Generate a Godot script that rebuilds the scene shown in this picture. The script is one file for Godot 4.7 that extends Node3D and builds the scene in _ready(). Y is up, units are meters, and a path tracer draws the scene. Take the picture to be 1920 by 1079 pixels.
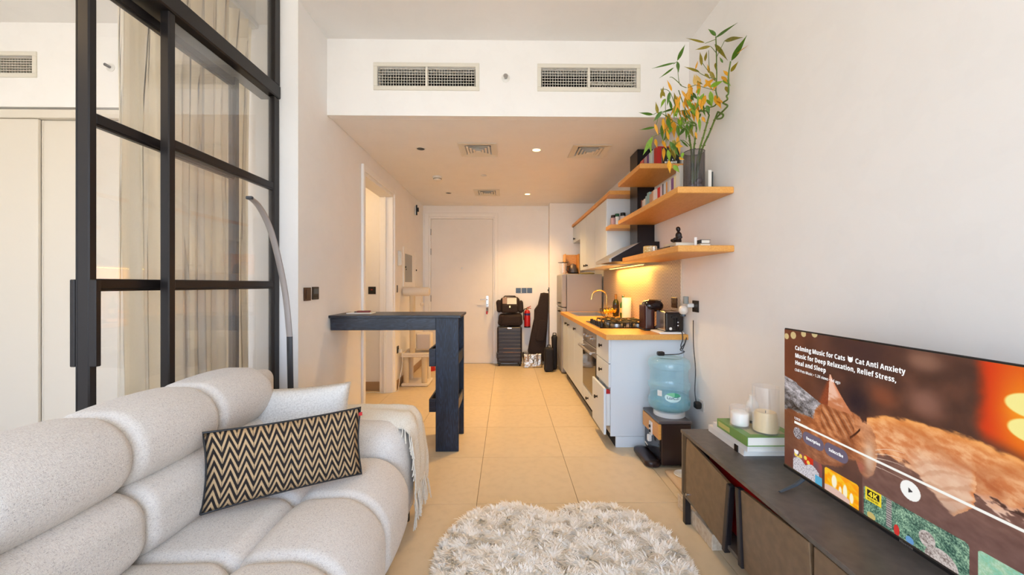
extends Node3D
# A long living room with a kitchen along the wall and a corridor to the entrance door; the bedroom lies behind a steel and glass partition.
# x runs across the room, y up, the corridor runs towards -z. P(x, y, d) is a point d metres in front of the camera's wall line.

var M := {}
var used := {}
var rng := RandomNumberGenerator.new()


class G:
	var v := PackedVector3Array()
	var n := PackedVector3Array()
	var t := PackedVector2Array()
	var c := PackedColorArray()
	var X := Transform3D.IDENTITY
	var col := Color.WHITE
	var colored := false

	func tri(a: Vector3, b: Vector3, d: Vector3, na: Vector3, nb: Vector3, nd: Vector3, ta := Vector2.ZERO, tb := Vector2.ZERO, td := Vector2.ZERO) -> void:
		var pa := X * a
		var pb := X * b
		var pd := X * d
		var qa := (X.basis * na).normalized()
		var qb := (X.basis * nb).normalized()
		var qd := (X.basis * nd).normalized()
		if (pb - pa).cross(pd - pa).dot(qa + qb + qd) > 0.0:
			v.append_array([pa, pd, pb])
			n.append_array([qa, qd, qb])
			t.append_array([ta, td, tb])
		else:
			v.append_array([pa, pb, pd])
			n.append_array([qa, qb, qd])
			t.append_array([ta, tb, td])
		if colored:
			c.append_array([col, col, col])

	func quad(a: Vector3, b: Vector3, d: Vector3, e: Vector3, nn: Vector3, ta := Vector2(0, 0), tb := Vector2(1, 0), td := Vector2(1, 1), te := Vector2(0, 1)) -> void:
		tri(a, b, d, nn, nn, nn, ta, tb, td)
		tri(a, d, e, nn, nn, nn, ta, td, te)

	# a box from corner to corner with chamfered edges
	func bx(lo: Vector3, hi: Vector3, k := 0.0) -> G:
		var h := (hi - lo).abs() * 0.5
		var o := (hi + lo) * 0.5
		var r := minf(k, minf(h.x, minf(h.y, h.z)) * 0.49)
		for ax in 3:
			var a1 := (ax + 1) % 3
			var a2 := (ax + 2) % 3
			for s in [-1.0, 1.0]:
				var nn := Vector3.ZERO
				nn[ax] = s
				var ps := []
				for q in [[-1, -1], [1, -1], [1, 1], [-1, 1]]:
					var p := Vector3.ZERO
					p[ax] = s * h[ax]
					p[a1] = q[0] * (h[a1] - r)
					p[a2] = q[1] * (h[a2] - r)
					ps.append(p + o)
				quad(ps[0], ps[1], ps[2], ps[3], nn)
				if r > 0.0:
					# chamfer between +-ax and +-a1
					for s1 in [-1.0, 1.0]:
						var e := []
						for s2 in [-1.0, 1.0]:
							var p1 := Vector3.ZERO
							p1[ax] = s * h[ax]
							p1[a1] = s1 * (h[a1] - r)
							p1[a2] = s2 * (h[a2] - r)
							var p2 := p1
							p2[ax] = s * (h[ax] - r)
							p2[a1] = s1 * h[a1]
							e.append([p1 + o, p2 + o])
						var m1 := Vector3.ZERO
						m1[ax] = s
						m1[a1] = s1
						quad(e[0][0], e[0][1], e[1][1], e[1][0], m1.normalized())
		if r > 0.0:
			for sx in [-1.0, 1.0]:
				for sy in [-1.0, 1.0]:
					for sz in [-1.0, 1.0]:
						var s3 := Vector3(sx, sy, sz)
						var i := h - Vector3(r, r, r)
						var w := s3.normalized()
						tri(o + s3 * Vector3(h.x, i.y, i.z), o + s3 * Vector3(i.x, h.y, i.z), o + s3 * Vector3(i.x, i.y, h.z), w, w, w)
		return self

	# a rounded, optionally swollen box: s size, r radii, b swelling of each face pair
	func pad(o: Vector3, s: Vector3, r: Vector3, b := Vector3.ZERO, seg := 5, mid := 6, wob := 0.0, seed_ := 1) -> G:
		var h := s * 0.5
		r = r.min(h * 0.999)
		var inn := h - r
		var fn := FastNoiseLite.new()
		fn.seed = seed_
		fn.frequency = 3.0
		var ls := []
		for ax in 3:
			var l := []
			for k in seg + 1:
				l.append(-inn[ax] - r[ax] * tan(PI / 4 * (1.0 - float(k) / seg)))
			for k in range(1, mid):
				l.append(-inn[ax] + 2.0 * inn[ax] * k / mid)
			for k in seg + 1:
				l.append(inn[ax] + r[ax] * tan(PI / 4 * float(k) / seg))
			ls.append(l)
		for ax in 3:
			var a1 := (ax + 1) % 3
			var a2 := (ax + 2) % 3
			for s1 in [-1.0, 1.0]:
				var grid := []
				for u in ls[a1]:
					var row := []
					for w in ls[a2]:
						var p := Vector3.ZERO
						p[ax] = s1 * h[ax]
						p[a1] = u
						p[a2] = w
						var q := p.clamp(-inn, inn)
						var e := ((p - q) / r).normalized()
						var f := q + e * r
						var g := f
						for k in 3:
							var k1 := (k + 1) % 3
							var k2 := (k + 2) % 3
							var x1 := clampf(f[k1] / h[k1], -1, 1)
							var x2 := clampf(f[k2] / h[k2], -1, 1)
							g[k] += f[k] / h[k] * b[k] * (1.0 - x1 * x1) * (1.0 - x2 * x2)
						if wob > 0.0:
							g += e * wob * fn.get_noise_3dv(g + o)
						row.append([g + o, e])
					grid.append(row)
				for i in grid.size() - 1:
					for j in grid[0].size() - 1:
						var q1 = grid[i][j]
						var q2 = grid[i + 1][j]
						var q3 = grid[i + 1][j + 1]
						var q4 = grid[i][j + 1]
						tri(q1[0], q2[0], q3[0], q1[1], q2[1], q3[1])
						tri(q1[0], q3[0], q4[0], q1[1], q3[1], q4[1])
		return self

	# a long cushion along z: rounded-rectangle section (half sizes hx, hy, corner radii per corner), drawn in softly at both ends
	func bolster(o: Vector3, s: Vector3, rad: Array, end_r := 0.035, swell := 0.0, crown := Vector2.ZERO) -> G:
		var hz := s.z / 2
		var zs := []
		for k in 7:
			zs.append(-hz + end_r * (1.0 - cos(PI / 2 * k / 6.0)))
		for k in range(1, 8):
			zs.append(lerpf(-hz + end_r, hz - end_r, k / 8.0))
		for k in 7:
			zs.append(hz - end_r * (1.0 - cos(PI / 2 * (6 - k) / 6.0)))
		var rings := []
		for z in zs:
			var q := clampf((absf(z) - (hz - end_r)) / end_r, 0.0, 1.0)
			var ins := end_r * 0.85 * (1.0 - sqrt(maxf(0.0, 1.0 - q * q))) - swell * (1.0 - pow(z / hz, 2.0))
			var hx := s.x / 2 - ins
			var hy := s.y / 2 - ins
			var ring := []
			for cn in 4:
				var r := maxf(0.012, minf(rad[cn] - ins * 0.5, minf(hx, hy) * 0.98))
				var sx: float = [1, -1, -1, 1][cn]
				var sy: float = [1, 1, -1, -1][cn]
				for k in 8:
					var a := PI / 2 * cn + PI / 2 * k / 7.0
					var p := Vector2(sx * (hx - r) + r * cos(a), sy * (hy - r) + r * sin(a))
					p.x += crown.x * (1.0 - pow(p.y / hy, 2.0)) * signf(p.x)
					p.y += crown.y * (1.0 - pow(p.x / hx, 2.0)) * signf(p.y)
					ring.append(o + Vector3(p.x, p.y, z))
			rings.append(ring)
		for i in rings.size() - 1:
			for k in 32:
				var a: Vector3 = rings[i][k]
				var b: Vector3 = rings[i][(k + 1) % 32]
				var c2: Vector3 = rings[i + 1][(k + 1) % 32]
				var d: Vector3 = rings[i + 1][k]
				var e := Vector3((a + b).x / 2 - o.x, (a + b).y / 2 - o.y, 0)
				tri(a, b, c2, e, e, e)
				tri(a, c2, d, e, e, e)
		for e in [0, rings.size() - 1]:
			var f := Vector3(0, 0, -1 if e == 0 else 1)
			for k in 32:
				tri(Vector3(o.x, o.y, rings[e][0].z), rings[e][k], rings[e][(k + 1) % 32], f, f, f)
		return self

	# profile: points (radius, height) from one end to the other, turned about the y axis through o
	func lathe(o: Vector3, prof: Array, seg := 20, ax := Vector3.UP, arc0 := 0.0, arc1 := TAU) -> G:
		var keep := X
		var y := ax.normalized()
		var x := y.cross(Vector3.FORWARD if absf(y.z) < 0.9 else Vector3.RIGHT).normalized()
		X = keep * Transform3D(Basis(x, y, x.cross(y)), o)
		var sn := []
		for i in prof.size() - 1:
			var d: Vector2 = (prof[i + 1] - prof[i])
			sn.append(Vector2(d.y, -d.x).normalized())
		var total := 0.0
		for i in prof.size() - 1:
			var n0: Vector2 = sn[i]
			var n1: Vector2 = sn[i]
			if i > 0 and sn[i - 1].dot(sn[i]) > 0.6:
				n0 = (sn[i - 1] + sn[i]).normalized()
			if i < sn.size() - 1 and sn[i + 1].dot(sn[i]) > 0.6:
				n1 = (sn[i + 1] + sn[i]).normalized()
			var p0: Vector2 = prof[i]
			var p1: Vector2 = prof[i + 1]
			var len := p0.distance_to(p1)
			for k in seg:
				var a0 := arc0 + (arc1 - arc0) * k / seg
				var a1 := arc0 + (arc1 - arc0) * (k + 1) / seg
				var c0 := Vector3(cos(a0), 0, sin(a0))
				var c1 := Vector3(cos(a1), 0, sin(a1))
				var q := [c0 * p0.x + Vector3.UP * p0.y, c1 * p0.x + Vector3.UP * p0.y, c1 * p1.x + Vector3.UP * p1.y, c0 * p1.x + Vector3.UP * p1.y]
				var m := [c0 * n0.x + Vector3.UP * n0.y, c1 * n0.x + Vector3.UP * n0.y, c1 * n1.x + Vector3.UP * n1.y, c0 * n1.x + Vector3.UP * n1.y]
				var u0 := float(k) / seg
				var u1 := float(k + 1) / seg
				if p0.x > 1e-6:
					tri(q[0], q[1], q[2], m[0], m[1], m[2], Vector2(u0, total), Vector2(u1, total), Vector2(u1, total + len))
				if p1.x > 1e-6:
					tri(q[0], q[2], q[3], m[0], m[2], m[3], Vector2(u0, total), Vector2(u1, total + len), Vector2(u0, total + len))
			total += len
		X = keep
		return self

	func cyl(o: Vector3, r: float, h: float, seg := 20, ax := Vector3.UP, k := 0.0) -> G:
		if k > 0.0:
			return lathe(o, [Vector2(0, 0), Vector2(r - k, 0), Vector2(r, k), Vector2(r, h - k), Vector2(r - k, h), Vector2(0, h)], seg, ax)
		return lathe(o, [Vector2(0, 0), Vector2(r, 0), Vector2(r, h), Vector2(0, h)], seg, ax)

	func ball(o: Vector3, r: Vector3, seg := 14) -> G:
		var keep := X
		X = keep * Transform3D(Basis.from_scale(r), o)
		var pr := []
		for i in seg / 2 + 1:
			var a := -PI / 2 + PI * i / (seg / 2)
			pr.append(Vector2(maxf(cos(a), 0.0) if i % (seg / 2) else 0.0, sin(a)))
		lathe(Vector3.ZERO, pr, seg)
		X = keep
		return self

	# a tube along points; rr radius or [across, along] for a flat band; taper to end
	func tube(pts: Array, r: float, seg := 8, flat := 1.0, r_end := -1.0, up := Vector3.ZERO) -> G:
		var rings := []
		var side := Vector3.ZERO
		for i in pts.size():
			var d: Vector3 = (pts[mini(i + 1, pts.size() - 1)] - pts[maxi(i - 1, 0)]).normalized()
			if i == 0:
				side = (up if up != Vector3.ZERO else (Vector3.UP if absf(d.y) < 0.9 else Vector3.RIGHT))
			side = (side - d * side.dot(d)).normalized()
			var w := d.cross(side)
			var rr := r if r_end < 0.0 else lerpf(r, r_end, float(i) / (pts.size() - 1))
			var ring := []
			for k in seg:
				var a := TAU * k / seg
				var e := side * cos(a) * flat + w * sin(a)
				var nn := (side * cos(a) / flat + w * sin(a)).normalized()
				ring.append([pts[i] + e * rr, nn])
			rings.append(ring)
		for i in rings.size() - 1:
			for k in seg:
				var q1 = rings[i][k]
				var q2 = rings[i][(k + 1) % seg]
				var q3 = rings[i + 1][(k + 1) % seg]
				var q4 = rings[i + 1][k]
				tri(q1[0], q2[0], q3[0], q1[1], q2[1], q3[1])
				tri(q1[0], q3[0], q4[0], q1[1], q3[1], q4[1])
		for e in [0, rings.size() - 1]:
			var d: Vector3 = (pts[0] - pts[1]) if e == 0 else (pts[e] - pts[e - 1])
			for k in range(1, seg - 1):
				tri(rings[e][0][0], rings[e][k][0], rings[e][k + 1][0], d, d, d)
		return self

	# polygon in the xy plane pushed along z from z0 to z1
	func prism(poly: PackedVector2Array, z0: float, z1: float) -> G:
		var ix := Geometry2D.triangulate_polygon(poly)
		for k in range(0, ix.size(), 3):
			for e in [[z0, Vector3.FORWARD], [z1, Vector3.BACK]]:
				tri(Vector3(poly[ix[k]].x, poly[ix[k]].y, e[0]), Vector3(poly[ix[k + 1]].x, poly[ix[k + 1]].y, e[0]), Vector3(poly[ix[k + 2]].x, poly[ix[k + 2]].y, e[0]), e[1] * signf(z1 - z0), e[1] * signf(z1 - z0), e[1] * signf(z1 - z0))
		var cw := Geometry2D.is_polygon_clockwise(poly)
		for k in poly.size():
			var a := poly[k]
			var b := poly[(k + 1) % poly.size()]
			var d := b - a
			var nn := Vector3(d.y, -d.x, 0) * (-1.0 if cw else 1.0)
			quad(Vector3(a.x, a.y, z0), Vector3(b.x, b.y, z0), Vector3(b.x, b.y, z1), Vector3(a.x, a.y, z1), nn.normalized())
		return self

	# rows of points joined as a surface; nn(approx) sets which side is out
	func sheet(rows: Array, out_: Vector3, uv_scale := Vector2.ONE) -> G:
		for i in rows.size() - 1:
			for j in rows[0].size() - 1:
				var p1: Vector3 = rows[i][j]
				var p2: Vector3 = rows[i + 1][j]
				var p3: Vector3 = rows[i + 1][j + 1]
				var p4: Vector3 = rows[i][j + 1]
				var t1 := Vector2(float(j) / (rows[0].size() - 1), float(i) / (rows.size() - 1)) * uv_scale
				var t2 := Vector2(float(j) / (rows[0].size() - 1), float(i + 1) / (rows.size() - 1)) * uv_scale
				var t3 := Vector2(float(j + 1) / (rows[0].size() - 1), float(i + 1) / (rows.size() - 1)) * uv_scale
				var t4 := Vector2(float(j + 1) / (rows[0].size() - 1), float(i) / (rows.size() - 1)) * uv_scale
				tri(p1, p2, p3, out_, out_, out_, t1, t2, t3)
				tri(p1, p3, p4, out_, out_, out_, t1, t3, t4)
		return self

	func mesh() -> ArrayMesh:
		var a := []
		a.resize(Mesh.ARRAY_MAX)
		a[Mesh.ARRAY_VERTEX] = v
		a[Mesh.ARRAY_NORMAL] = n
		a[Mesh.ARRAY_TEX_UV] = t
		if colored:
			a[Mesh.ARRAY_COLOR] = c
		var m := ArrayMesh.new()
		m.add_surface_from_arrays(Mesh.PRIMITIVE_TRIANGLES, a)
		return m

	# normals averaged over touching faces
	func smooth() -> ArrayMesh:
		var acc := {}
		for i in range(0, v.size(), 3):
			var fn := (v[i + 2] - v[i]).cross(v[i + 1] - v[i])
			for k in 3:
				var key := (v[i + k] * 20000.0).round()
				acc[key] = acc.get(key, Vector3.ZERO) + fn
		for i in v.size():
			var s: Vector3 = acc[(v[i] * 20000.0).round()]
			if s.length_squared() > 0.0:
				n[i] = s.normalized()
		return mesh()


func P(x: float, y: float, d: float) -> Vector3:
	return Vector3(x, y, -d)


# a box by its x, y and depth ranges
func B(x0: float, x1: float, y0: float, y1: float, d0: float, d1: float, k := 0.0) -> G:
	return G.new().bx(Vector3(minf(x0, x1), y0, -maxf(d0, d1)), Vector3(maxf(x0, x1), y1, -minf(d0, d1)), k)


func numbered(parent: Node, called: String) -> String:
	if not parent.has_node(NodePath(called)):
		return called
	var k: int = used.get([parent, called], 0) + 1
	while parent.has_node(NodePath("%s_%03d" % [called, k])):
		k += 1
	used[[parent, called]] = k
	return "%s_%03d" % [called, k]


func tag(o: Node3D, label: String, category: String, group := "", kind := "") -> Node3D:
	if label:
		o.set_meta("label", label)
	if category:
		o.set_meta("category", category)
	if group:
		o.set_meta("group", group)
	if kind:
		o.set_meta("kind", kind)
	return o


func thing(called: String, label: String, category: String, at := Vector3.ZERO, group := "", kind := "") -> Node3D:
	var o := Node3D.new()
	o.name = numbered(self, called)
	add_child(o)
	o.position = at
	return tag(o, label, category, group, kind)


func part(parent: Node3D, called: String, m: Variant, mat: Material, label := "", at := Vector3.ZERO) -> MeshInstance3D:
	var o := MeshInstance3D.new()
	o.name = numbered(parent, called)
	o.mesh = m.mesh() if m is G else m
	o.material_override = mat
	o.cast_shadow = GeometryInstance3D.SHADOW_CASTING_SETTING_ON
	parent.add_child(o)
	o.position = at
	if label:
		o.set_meta("label", label)
	return o


func one(called: String, label: String, category: String, m: Variant, mat: Material, at := Vector3.ZERO, group := "", kind := "") -> MeshInstance3D:
	var o := part(self, called, m, mat, "", at)
	tag(o, label, category, group, kind)
	return o


# a slab with rectangular openings: axis is the thin axis, u and w run along the other two
func slab(ax: int, t0: float, t1: float, u0: float, u1: float, w0: float, w1: float, holes: Array) -> G:
	var g := G.new()
	var us := [u0, u1]
	var ws := [w0, w1]
	for h in holes:
		us.append_array([h[0], h[1]])
		ws.append_array([h[2], h[3]])
	us.sort()
	ws.sort()
	for i in us.size() - 1:
		for j in ws.size() - 1:
			if us[i + 1] - us[i] < 1e-4 or ws[j + 1] - ws[j] < 1e-4:
				continue
			var cu: float = (us[i] + us[i + 1]) * 0.5
			var cw: float = (ws[j] + ws[j + 1]) * 0.5
			var open := false
			for h in holes:
				open = open or (cu > h[0] and cu < h[1] and cw > h[2] and cw < h[3])
			if open:
				continue
			if ax == 0:
				g.bx(Vector3(t0, ws[j], -us[i + 1]), Vector3(t1, ws[j + 1], -us[i]))
			elif ax == 2:
				g.bx(Vector3(us[i], ws[j], -t1), Vector3(us[i + 1], ws[j + 1], -t0))
			else:
				g.bx(Vector3(us[i], t0, -ws[j + 1]), Vector3(us[i + 1], t1, -ws[j]))
	return g


# ---------------------------------------------------------------- materials
func mat(called: String, c: Color, rough := 0.6, metal := 0.0, spec := 0.5) -> StandardMaterial3D:
	var m := StandardMaterial3D.new()
	m.resource_name = called
	m.albedo_color = c
	m.roughness = rough
	m.metallic = metal
	m.metallic_specular = spec
	M[called] = m
	return m


func s255(r: float, g: float, b: float) -> Color:
	return Color(r / 255.0, g / 255.0, b / 255.0)


func noise_img(size: int, freq: float, oct: int, seed_: int, kind := FastNoiseLite.TYPE_SIMPLEX_SMOOTH) -> Image:
	var f := FastNoiseLite.new()
	f.noise_type = kind
	f.seed = seed_
	f.frequency = freq
	f.fractal_octaves = oct
	var im := f.get_seamless_image(size, size)
	im.convert(Image.FORMAT_L8)
	return im


# maps a grey image to a run of colours
func ramp_tex(im: Image, cols: Array) -> ImageTexture:
	var src := im.get_data()
	var out := PackedByteArray()
	out.resize(src.size() * 3)
	var lut := []
	for k in 256:
		var p := k / 255.0 * (cols.size() - 1)
		var i := mini(int(p), cols.size() - 2)
		var c: Color = cols[i].lerp(cols[i + 1], p - i)
		lut.append([int(clampf(c.r, 0, 1) * 255), int(clampf(c.g, 0, 1) * 255), int(clampf(c.b, 0, 1) * 255)])
	for i in src.size():
		var e = lut[src[i]]
		out[i * 3] = e[0]
		out[i * 3 + 1] = e[1]
		out[i * 3 + 2] = e[2]
	return ImageTexture.create_from_image(Image.create_from_data(im.get_width(), im.get_height(), false, Image.FORMAT_RGB8, out))


func grey_tex(im: Image) -> ImageTexture:
	return ImageTexture.create_from_image(im)


func tri_map(m: StandardMaterial3D, scale: Vector3, world := false) -> void:
	m.uv1_triplanar = true
	m.uv1_world_triplanar = world
	m.uv1_scale = scale


func woody(called: String, cols: Array, along: int, rough: float, fine := 9.0, coarse := 0.7, bump := 0.02) -> StandardMaterial3D:
	var m := mat(called, Color.WHITE, rough)
	m.albedo_texture = ramp_tex(wood_im, cols)
	var s := Vector3(fine, fine, fine) * 0.5
	s[along] = coarse
	tri_map(m, s)
	m.heightmap_enabled = true
	m.heightmap_texture = grey_tex(wood_im)
	m.heightmap_scale = bump
	return m


var wood_im: Image


func _ready() -> void:
	rng.seed = 7
	# ---- camera: level, a hair towards the kitchen wall, lens shifted a little down
	var cam := Camera3D.new()
	cam.name = "camera"
	cam.projection = Camera3D.PROJECTION_FRUSTUM
	cam.near = 0.05
	cam.far = 60.0
	cam.size = 2.0 * 539.5 / 713.0 * 0.05
	cam.frustum_offset = Vector2(0, -5.5 / 713.0 * 0.05)
	cam.position = Vector3(0, 1.286, 0)
	cam.rotation.y = -atan(10.0 / 713.0)
	add_child(cam)
	cam.current = true
	# ---- sky and exposure
	var we := WorldEnvironment.new()
	we.name = "world_environment"
	var env := Environment.new()
	env.background_mode = Environment.BG_SKY
	var sky := Sky.new()
	var sm := ProceduralSkyMaterial.new()
	sm.sky_top_color = Color(0.68, 0.81, 1.0)
	sm.sky_horizon_color = Color(0.90, 0.95, 1.0)
	sm.ground_horizon_color = Color(0.93, 0.93, 0.92)
	sm.ground_bottom_color = Color(0.80, 0.79, 0.77)
	sm.sky_energy_multiplier = 1.0
	sm.ground_energy_multiplier = 1.0
	sky.sky_material = sm
	env.sky = sky
	env.background_energy_multiplier = 4.4
	env.tonemap_mode = Environment.TONE_MAPPER_LINEAR
	env.tonemap_exposure = EXPOSURE
	env.sdfgi_enabled = true
	env.ssao_enabled = true
	env.ssil_enabled = true
	we.environment = env
	add_child(we)
	materials()
	shell()
	ceiling_fittings()
	partition_and_bedroom()
	entrance()
	kitchen()
	kitchen_shelves()
	bar()
	cat_corner()
	luggage()
	sofa()
	arc_lamp()
	rug()
	television()
	dispenser()
	plant()


const EXPOSURE := 1.85


func materials() -> void:
	wood_im = noise_img(256, 0.011, 5, 11)
	# rings: fold the noise so that it runs in lines
	var d := wood_im.get_data()
	var fine := noise_img(256, 0.09, 3, 5).get_data()
	for i in d.size():
		var w := d[i] / 255.0
		d[i] = int(clampf((0.5 + 0.5 * sin(w * 30.0)) * 0.5 + w * 0.35 + fine[i] / 255.0 * 0.12, 0, 1) * 255)
	wood_im = Image.create_from_data(256, 256, false, Image.FORMAT_L8, d)
	var paint_im := noise_img(256, 0.02, 4, 3)
	for e in [["paint", s255(245, 242, 238)], ["ceiling_paint", s255(244, 241, 237)], ["trim_paint", s255(246, 243, 238)], ["door_paint", s255(238, 233, 226)]]:
		var m := mat(e[0], Color.WHITE, 0.75, 0.0, 0.35)
		var c: Color = e[1]
		m.albedo_texture = ramp_tex(paint_im, [c.darkened(0.008), c, c.lightened(0.008)])
		tri_map(m, Vector3.ONE * 0.6, true)
	mat("grout", s255(120, 100, 80), 0.9)
	var tile_im := noise_img(256, 0.035, 5, 21)
	for k in 3:
		var m := mat("tile_%d" % k, Color.WHITE, 0.42, 0.0, 0.4)
		var c := [s255(214, 193, 158), s255(212, 191, 156), s255(216, 195, 160)][k] as Color
		m.albedo_texture = ramp_tex(tile_im, [c.darkened(0.03), c, c.lightened(0.04)])
		tri_map(m, Vector3.ONE * (1.1 + 0.2 * k), true)
	mat("skirting", s255(168, 138, 108), 0.5)
	mat("black_steel", s255(34, 30, 30), 0.38, 0.3)
	var gl := mat("glass", Color(1, 1, 1, 0.06), 0.02, 0.0, 0.5)
	gl.transparency = BaseMaterial3D.TRANSPARENCY_ALPHA
	mat("white_plastic", s255(232, 230, 224), 0.4)
	mat("vent_white", s255(226, 220, 206), 0.5)
	mat("black_and_gap_shade", s255(24, 22, 20), 0.9)  # black toe kicks, and the painted-on dark of small openings
	mat("duct_steel", s255(150, 150, 148), 0.5, 0.4)
	mat("chrome", s255(205, 205, 205), 0.18, 1.0)
	mat("steel", s255(176, 172, 168), 0.34, 0.85)
	mat("black_plastic", s255(22, 22, 24), 0.35)
	mat("bronze", s255(52, 44, 38), 0.35, 0.6)
	mat("bronze_plate", s255(74, 50, 36), 0.3, 0.4)
	mat("slate_plate", s255(70, 82, 92), 0.35, 0.3)
	mat("cabinet_paint", s255(214, 221, 225), 0.42)
	mat("red", s255(186, 22, 24), 0.4)
	mat("white_glaze", s255(236, 234, 228), 0.25)
	woody("oak", [s255(216, 148, 72), s255(226, 162, 84), s255(234, 174, 94)], 2, 0.45)
	woody("oak_cross", [s255(216, 148, 72), s255(226, 162, 84), s255(234, 174, 94)], 0, 0.45)
	woody("oak_top", [s255(212, 150, 70), s255(224, 162, 80), s255(232, 172, 92)], 2, 0.4)
	woody("black_wood", [s255(14, 21, 32), s255(22, 33, 50), s255(42, 58, 84)], 1, 0.5, 7.0, 0.6, 0.03)
	woody("black_wood_flat", [s255(22, 26, 34), s255(34, 40, 52), s255(54, 62, 78)], 0, 0.36, 7.0, 0.6, 0.03)
	var w := mat("wardrobe_paint", s255(226, 217, 202), 0.5)
	# lamps
	for e in [["warm_glow", Color(1.0, 0.80, 0.48), 6.0]]:
		var m := mat(e[0], Color(0.9, 0.85, 0.75), 0.5)
		m.emission_enabled = true
		m.emission = e[1]
		m.emission_energy_multiplier = e[2]


# openings for the three ceiling diffusers: x from, x to, d from, d to
const DIFF := [[-0.388, -0.148, 3.5, 3.74], [0.67, 0.91, 3.53, 3.77], [-0.392, -0.152, 5.18, 5.42]]


func struct(called: String, label: String, m: Variant, material: Material, at := Vector3.ZERO) -> MeshInstance3D:
	return one(called, label, "", m, material, at, "", "structure")


func shell() -> void:
	var p: Material = M.paint
	# floor: a grout bed and tiles of 60 cm on it
	var fl := struct("floor", "beige porcelain tiled floor running from the living room into the corridor", B(-4.3, 1.5, -0.15, -0.004, -2.3, 6.4), M.grout)
	var xs := []
	for k in range(-6, 4):
		xs.append(-0.176 + 0.6 * k)
	for i in xs.size():
		for j in range(-8, 7):
			var x0: float = maxf(xs[i], -4.28)
			var x1: float = minf(xs[i] + 0.6, 1.44)
			var d0 := maxf(2.23 + 0.6 * j, -2.2)
			var d1 := minf(2.23 + 0.6 * j + 0.6, 6.3)
			if x1 - x0 < 0.02 or d1 - d0 < 0.02 or (x1 < -1.3 and d0 > 4.7) or (x1 < -2.8 and d0 > 3.3):
				continue
			part(fl, "tile", B(x0 + 0.0014, x1 - 0.0014, -0.01, 0.0, d0 + 0.0014, d1 - 0.0014, 0.0008), M["tile_%d" % rng.randi_range(0, 2)])
	# living room
	struct("wall_right", "long white painted wall behind the television and the kitchen", slab(0, 1.4, 1.55, -2.3, 6.4, -0.15, 3.3, []), p)
	struct("wall_left", "white corridor wall with the washroom doorway", slab(0, -1.5, -1.36, 2.5, 6.2, -0.15, 3.2, [[3.63, 4.56, -0.2, 2.36]]), p)
	struct("wall_entrance", "white end wall of the corridor holding the entrance door", slab(2, 6.2, 6.4, -1.5, 0.69, -0.15, 3.2, [[-1.262, -0.195, -0.2, 2.385]]), p)
	struct("wall_entrance_outside", "plain landing wall closing off the back of the entrance door", B(-1.5, 0.69, -0.15, 2.75, 6.4, 6.45), p)
	struct("wall_alcove", "white wall stepping forward beside the fridge", B(0.68, 1.4, -0.15, 3.2, 6.0, 6.4), p)
	struct("wall_rear", "white wall with tall windows opposite the kitchen corridor", slab(2, -2.45, -2.3, -4.45, 1.55, -0.15, 3.3, [[-1.3, 1.34, 0.05, 3.0], [-3.8, -2.0, 0.05, 2.8]]), p)
	struct("wall_bedroom_side", "white side wall of the bedroom", B(-4.45, -4.3, -0.15, 3.3, -2.3, 3.45), p)
	struct("wall_bedroom_back", "white wall behind the bedroom wardrobe", B(-4.3, -1.5, -0.15, 3.3, 3.3, 3.4), p)
	struct("wall_bedroom_corner", "white wall between the wardrobe and the glass partition", B(-1.92, -1.5, 0.0, 2.55, 2.75, 3.3), p)
	var holes := [[-0.98, -0.238, 2.792, 2.942], [0.264, 0.994, 2.792, 2.942]]
	struct("wall_bulkhead", "white bulkhead above the corridor opening with two air grilles", slab(2, 2.9, 3.0, -1.36, 1.4, 2.575, 3.15, holes), p)
	struct("wall_bedroom_bulkhead", "white bulkhead over the bedroom wardrobe with an air grille", slab(2, 2.75, 2.83, -4.3, -1.5, 2.55, 3.15, [[-4.05, -3.366, 2.787, 2.912]]), p)
	struct("ceiling", "plain white ceiling of the living room and bedroom", B(-4.45, 1.55, 3.15, 3.3, -2.45, 3.4), M.ceiling_paint)
	struct("ceiling_plenum", "concrete slab over the corridor ceiling space", B(-1.6, 1.55, 3.15, 3.3, 3.4, 6.45), M.duct_steel)
	struct("ceiling_corridor", "lower white ceiling over the kitchen and corridor", slab(1, 2.574, 2.64, -1.5, 1.4, 3.0, 6.4, DIFF), M.ceiling_paint)
	var inner := part(get_node("ceiling_corridor"), "ceiling_panel", slab(1, 2.57, 2.574, -1.352, 1.392, 2.965, 5.992, DIFF), M.ceiling_paint)
	part(get_node("ceiling_corridor"), "ceiling_edge", B(-1.36, 1.4, 2.57, 2.575, 2.9, 2.961), M.ceiling_paint)
	part(get_node("ceiling_corridor"), "ceiling_panel", B(-1.352, 0.68, 2.57, 2.574, 5.995, 6.2), M.ceiling_paint)
	# washroom behind the left doorway
	struct("wall_washroom_far", "white washroom wall with a black switch plate", B(-2.8, -1.5, -0.15, 2.6, 4.63, 4.75), p)
	struct("wall_washroom_near", "white washroom wall backing onto the bedroom", B(-2.8, -1.5, -0.15, 2.6, 3.4, 3.5), p)
	struct("wall_washroom_side", "white washroom wall opposite its door", B(-2.9, -2.8, -0.15, 2.6, 3.4, 4.75), p)
	struct("ceiling_washroom", "white washroom ceiling", B(-2.9, -1.5, 2.5, 2.6, 3.4, 4.75), M.ceiling_paint)
	# skirting
	struct("baseboard_corridor", "taupe skirting along the corridor wall beyond the washroom door", B(-1.36, -1.348, 0, 0.1, 4.64, 6.2, 0.002), M.skirting)
	struct("baseboard_living", "taupe skirting along the wall under the bar counter", B(-1.36, -1.348, 0, 0.1, 2.5, 3.58, 0.002), M.skirting)
	struct("baseboard_washroom", "taupe skirting on the washroom wall", B(-2.8, -1.5, 0, 0.11, 4.618, 4.63, 0.002), M.skirting)
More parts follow.
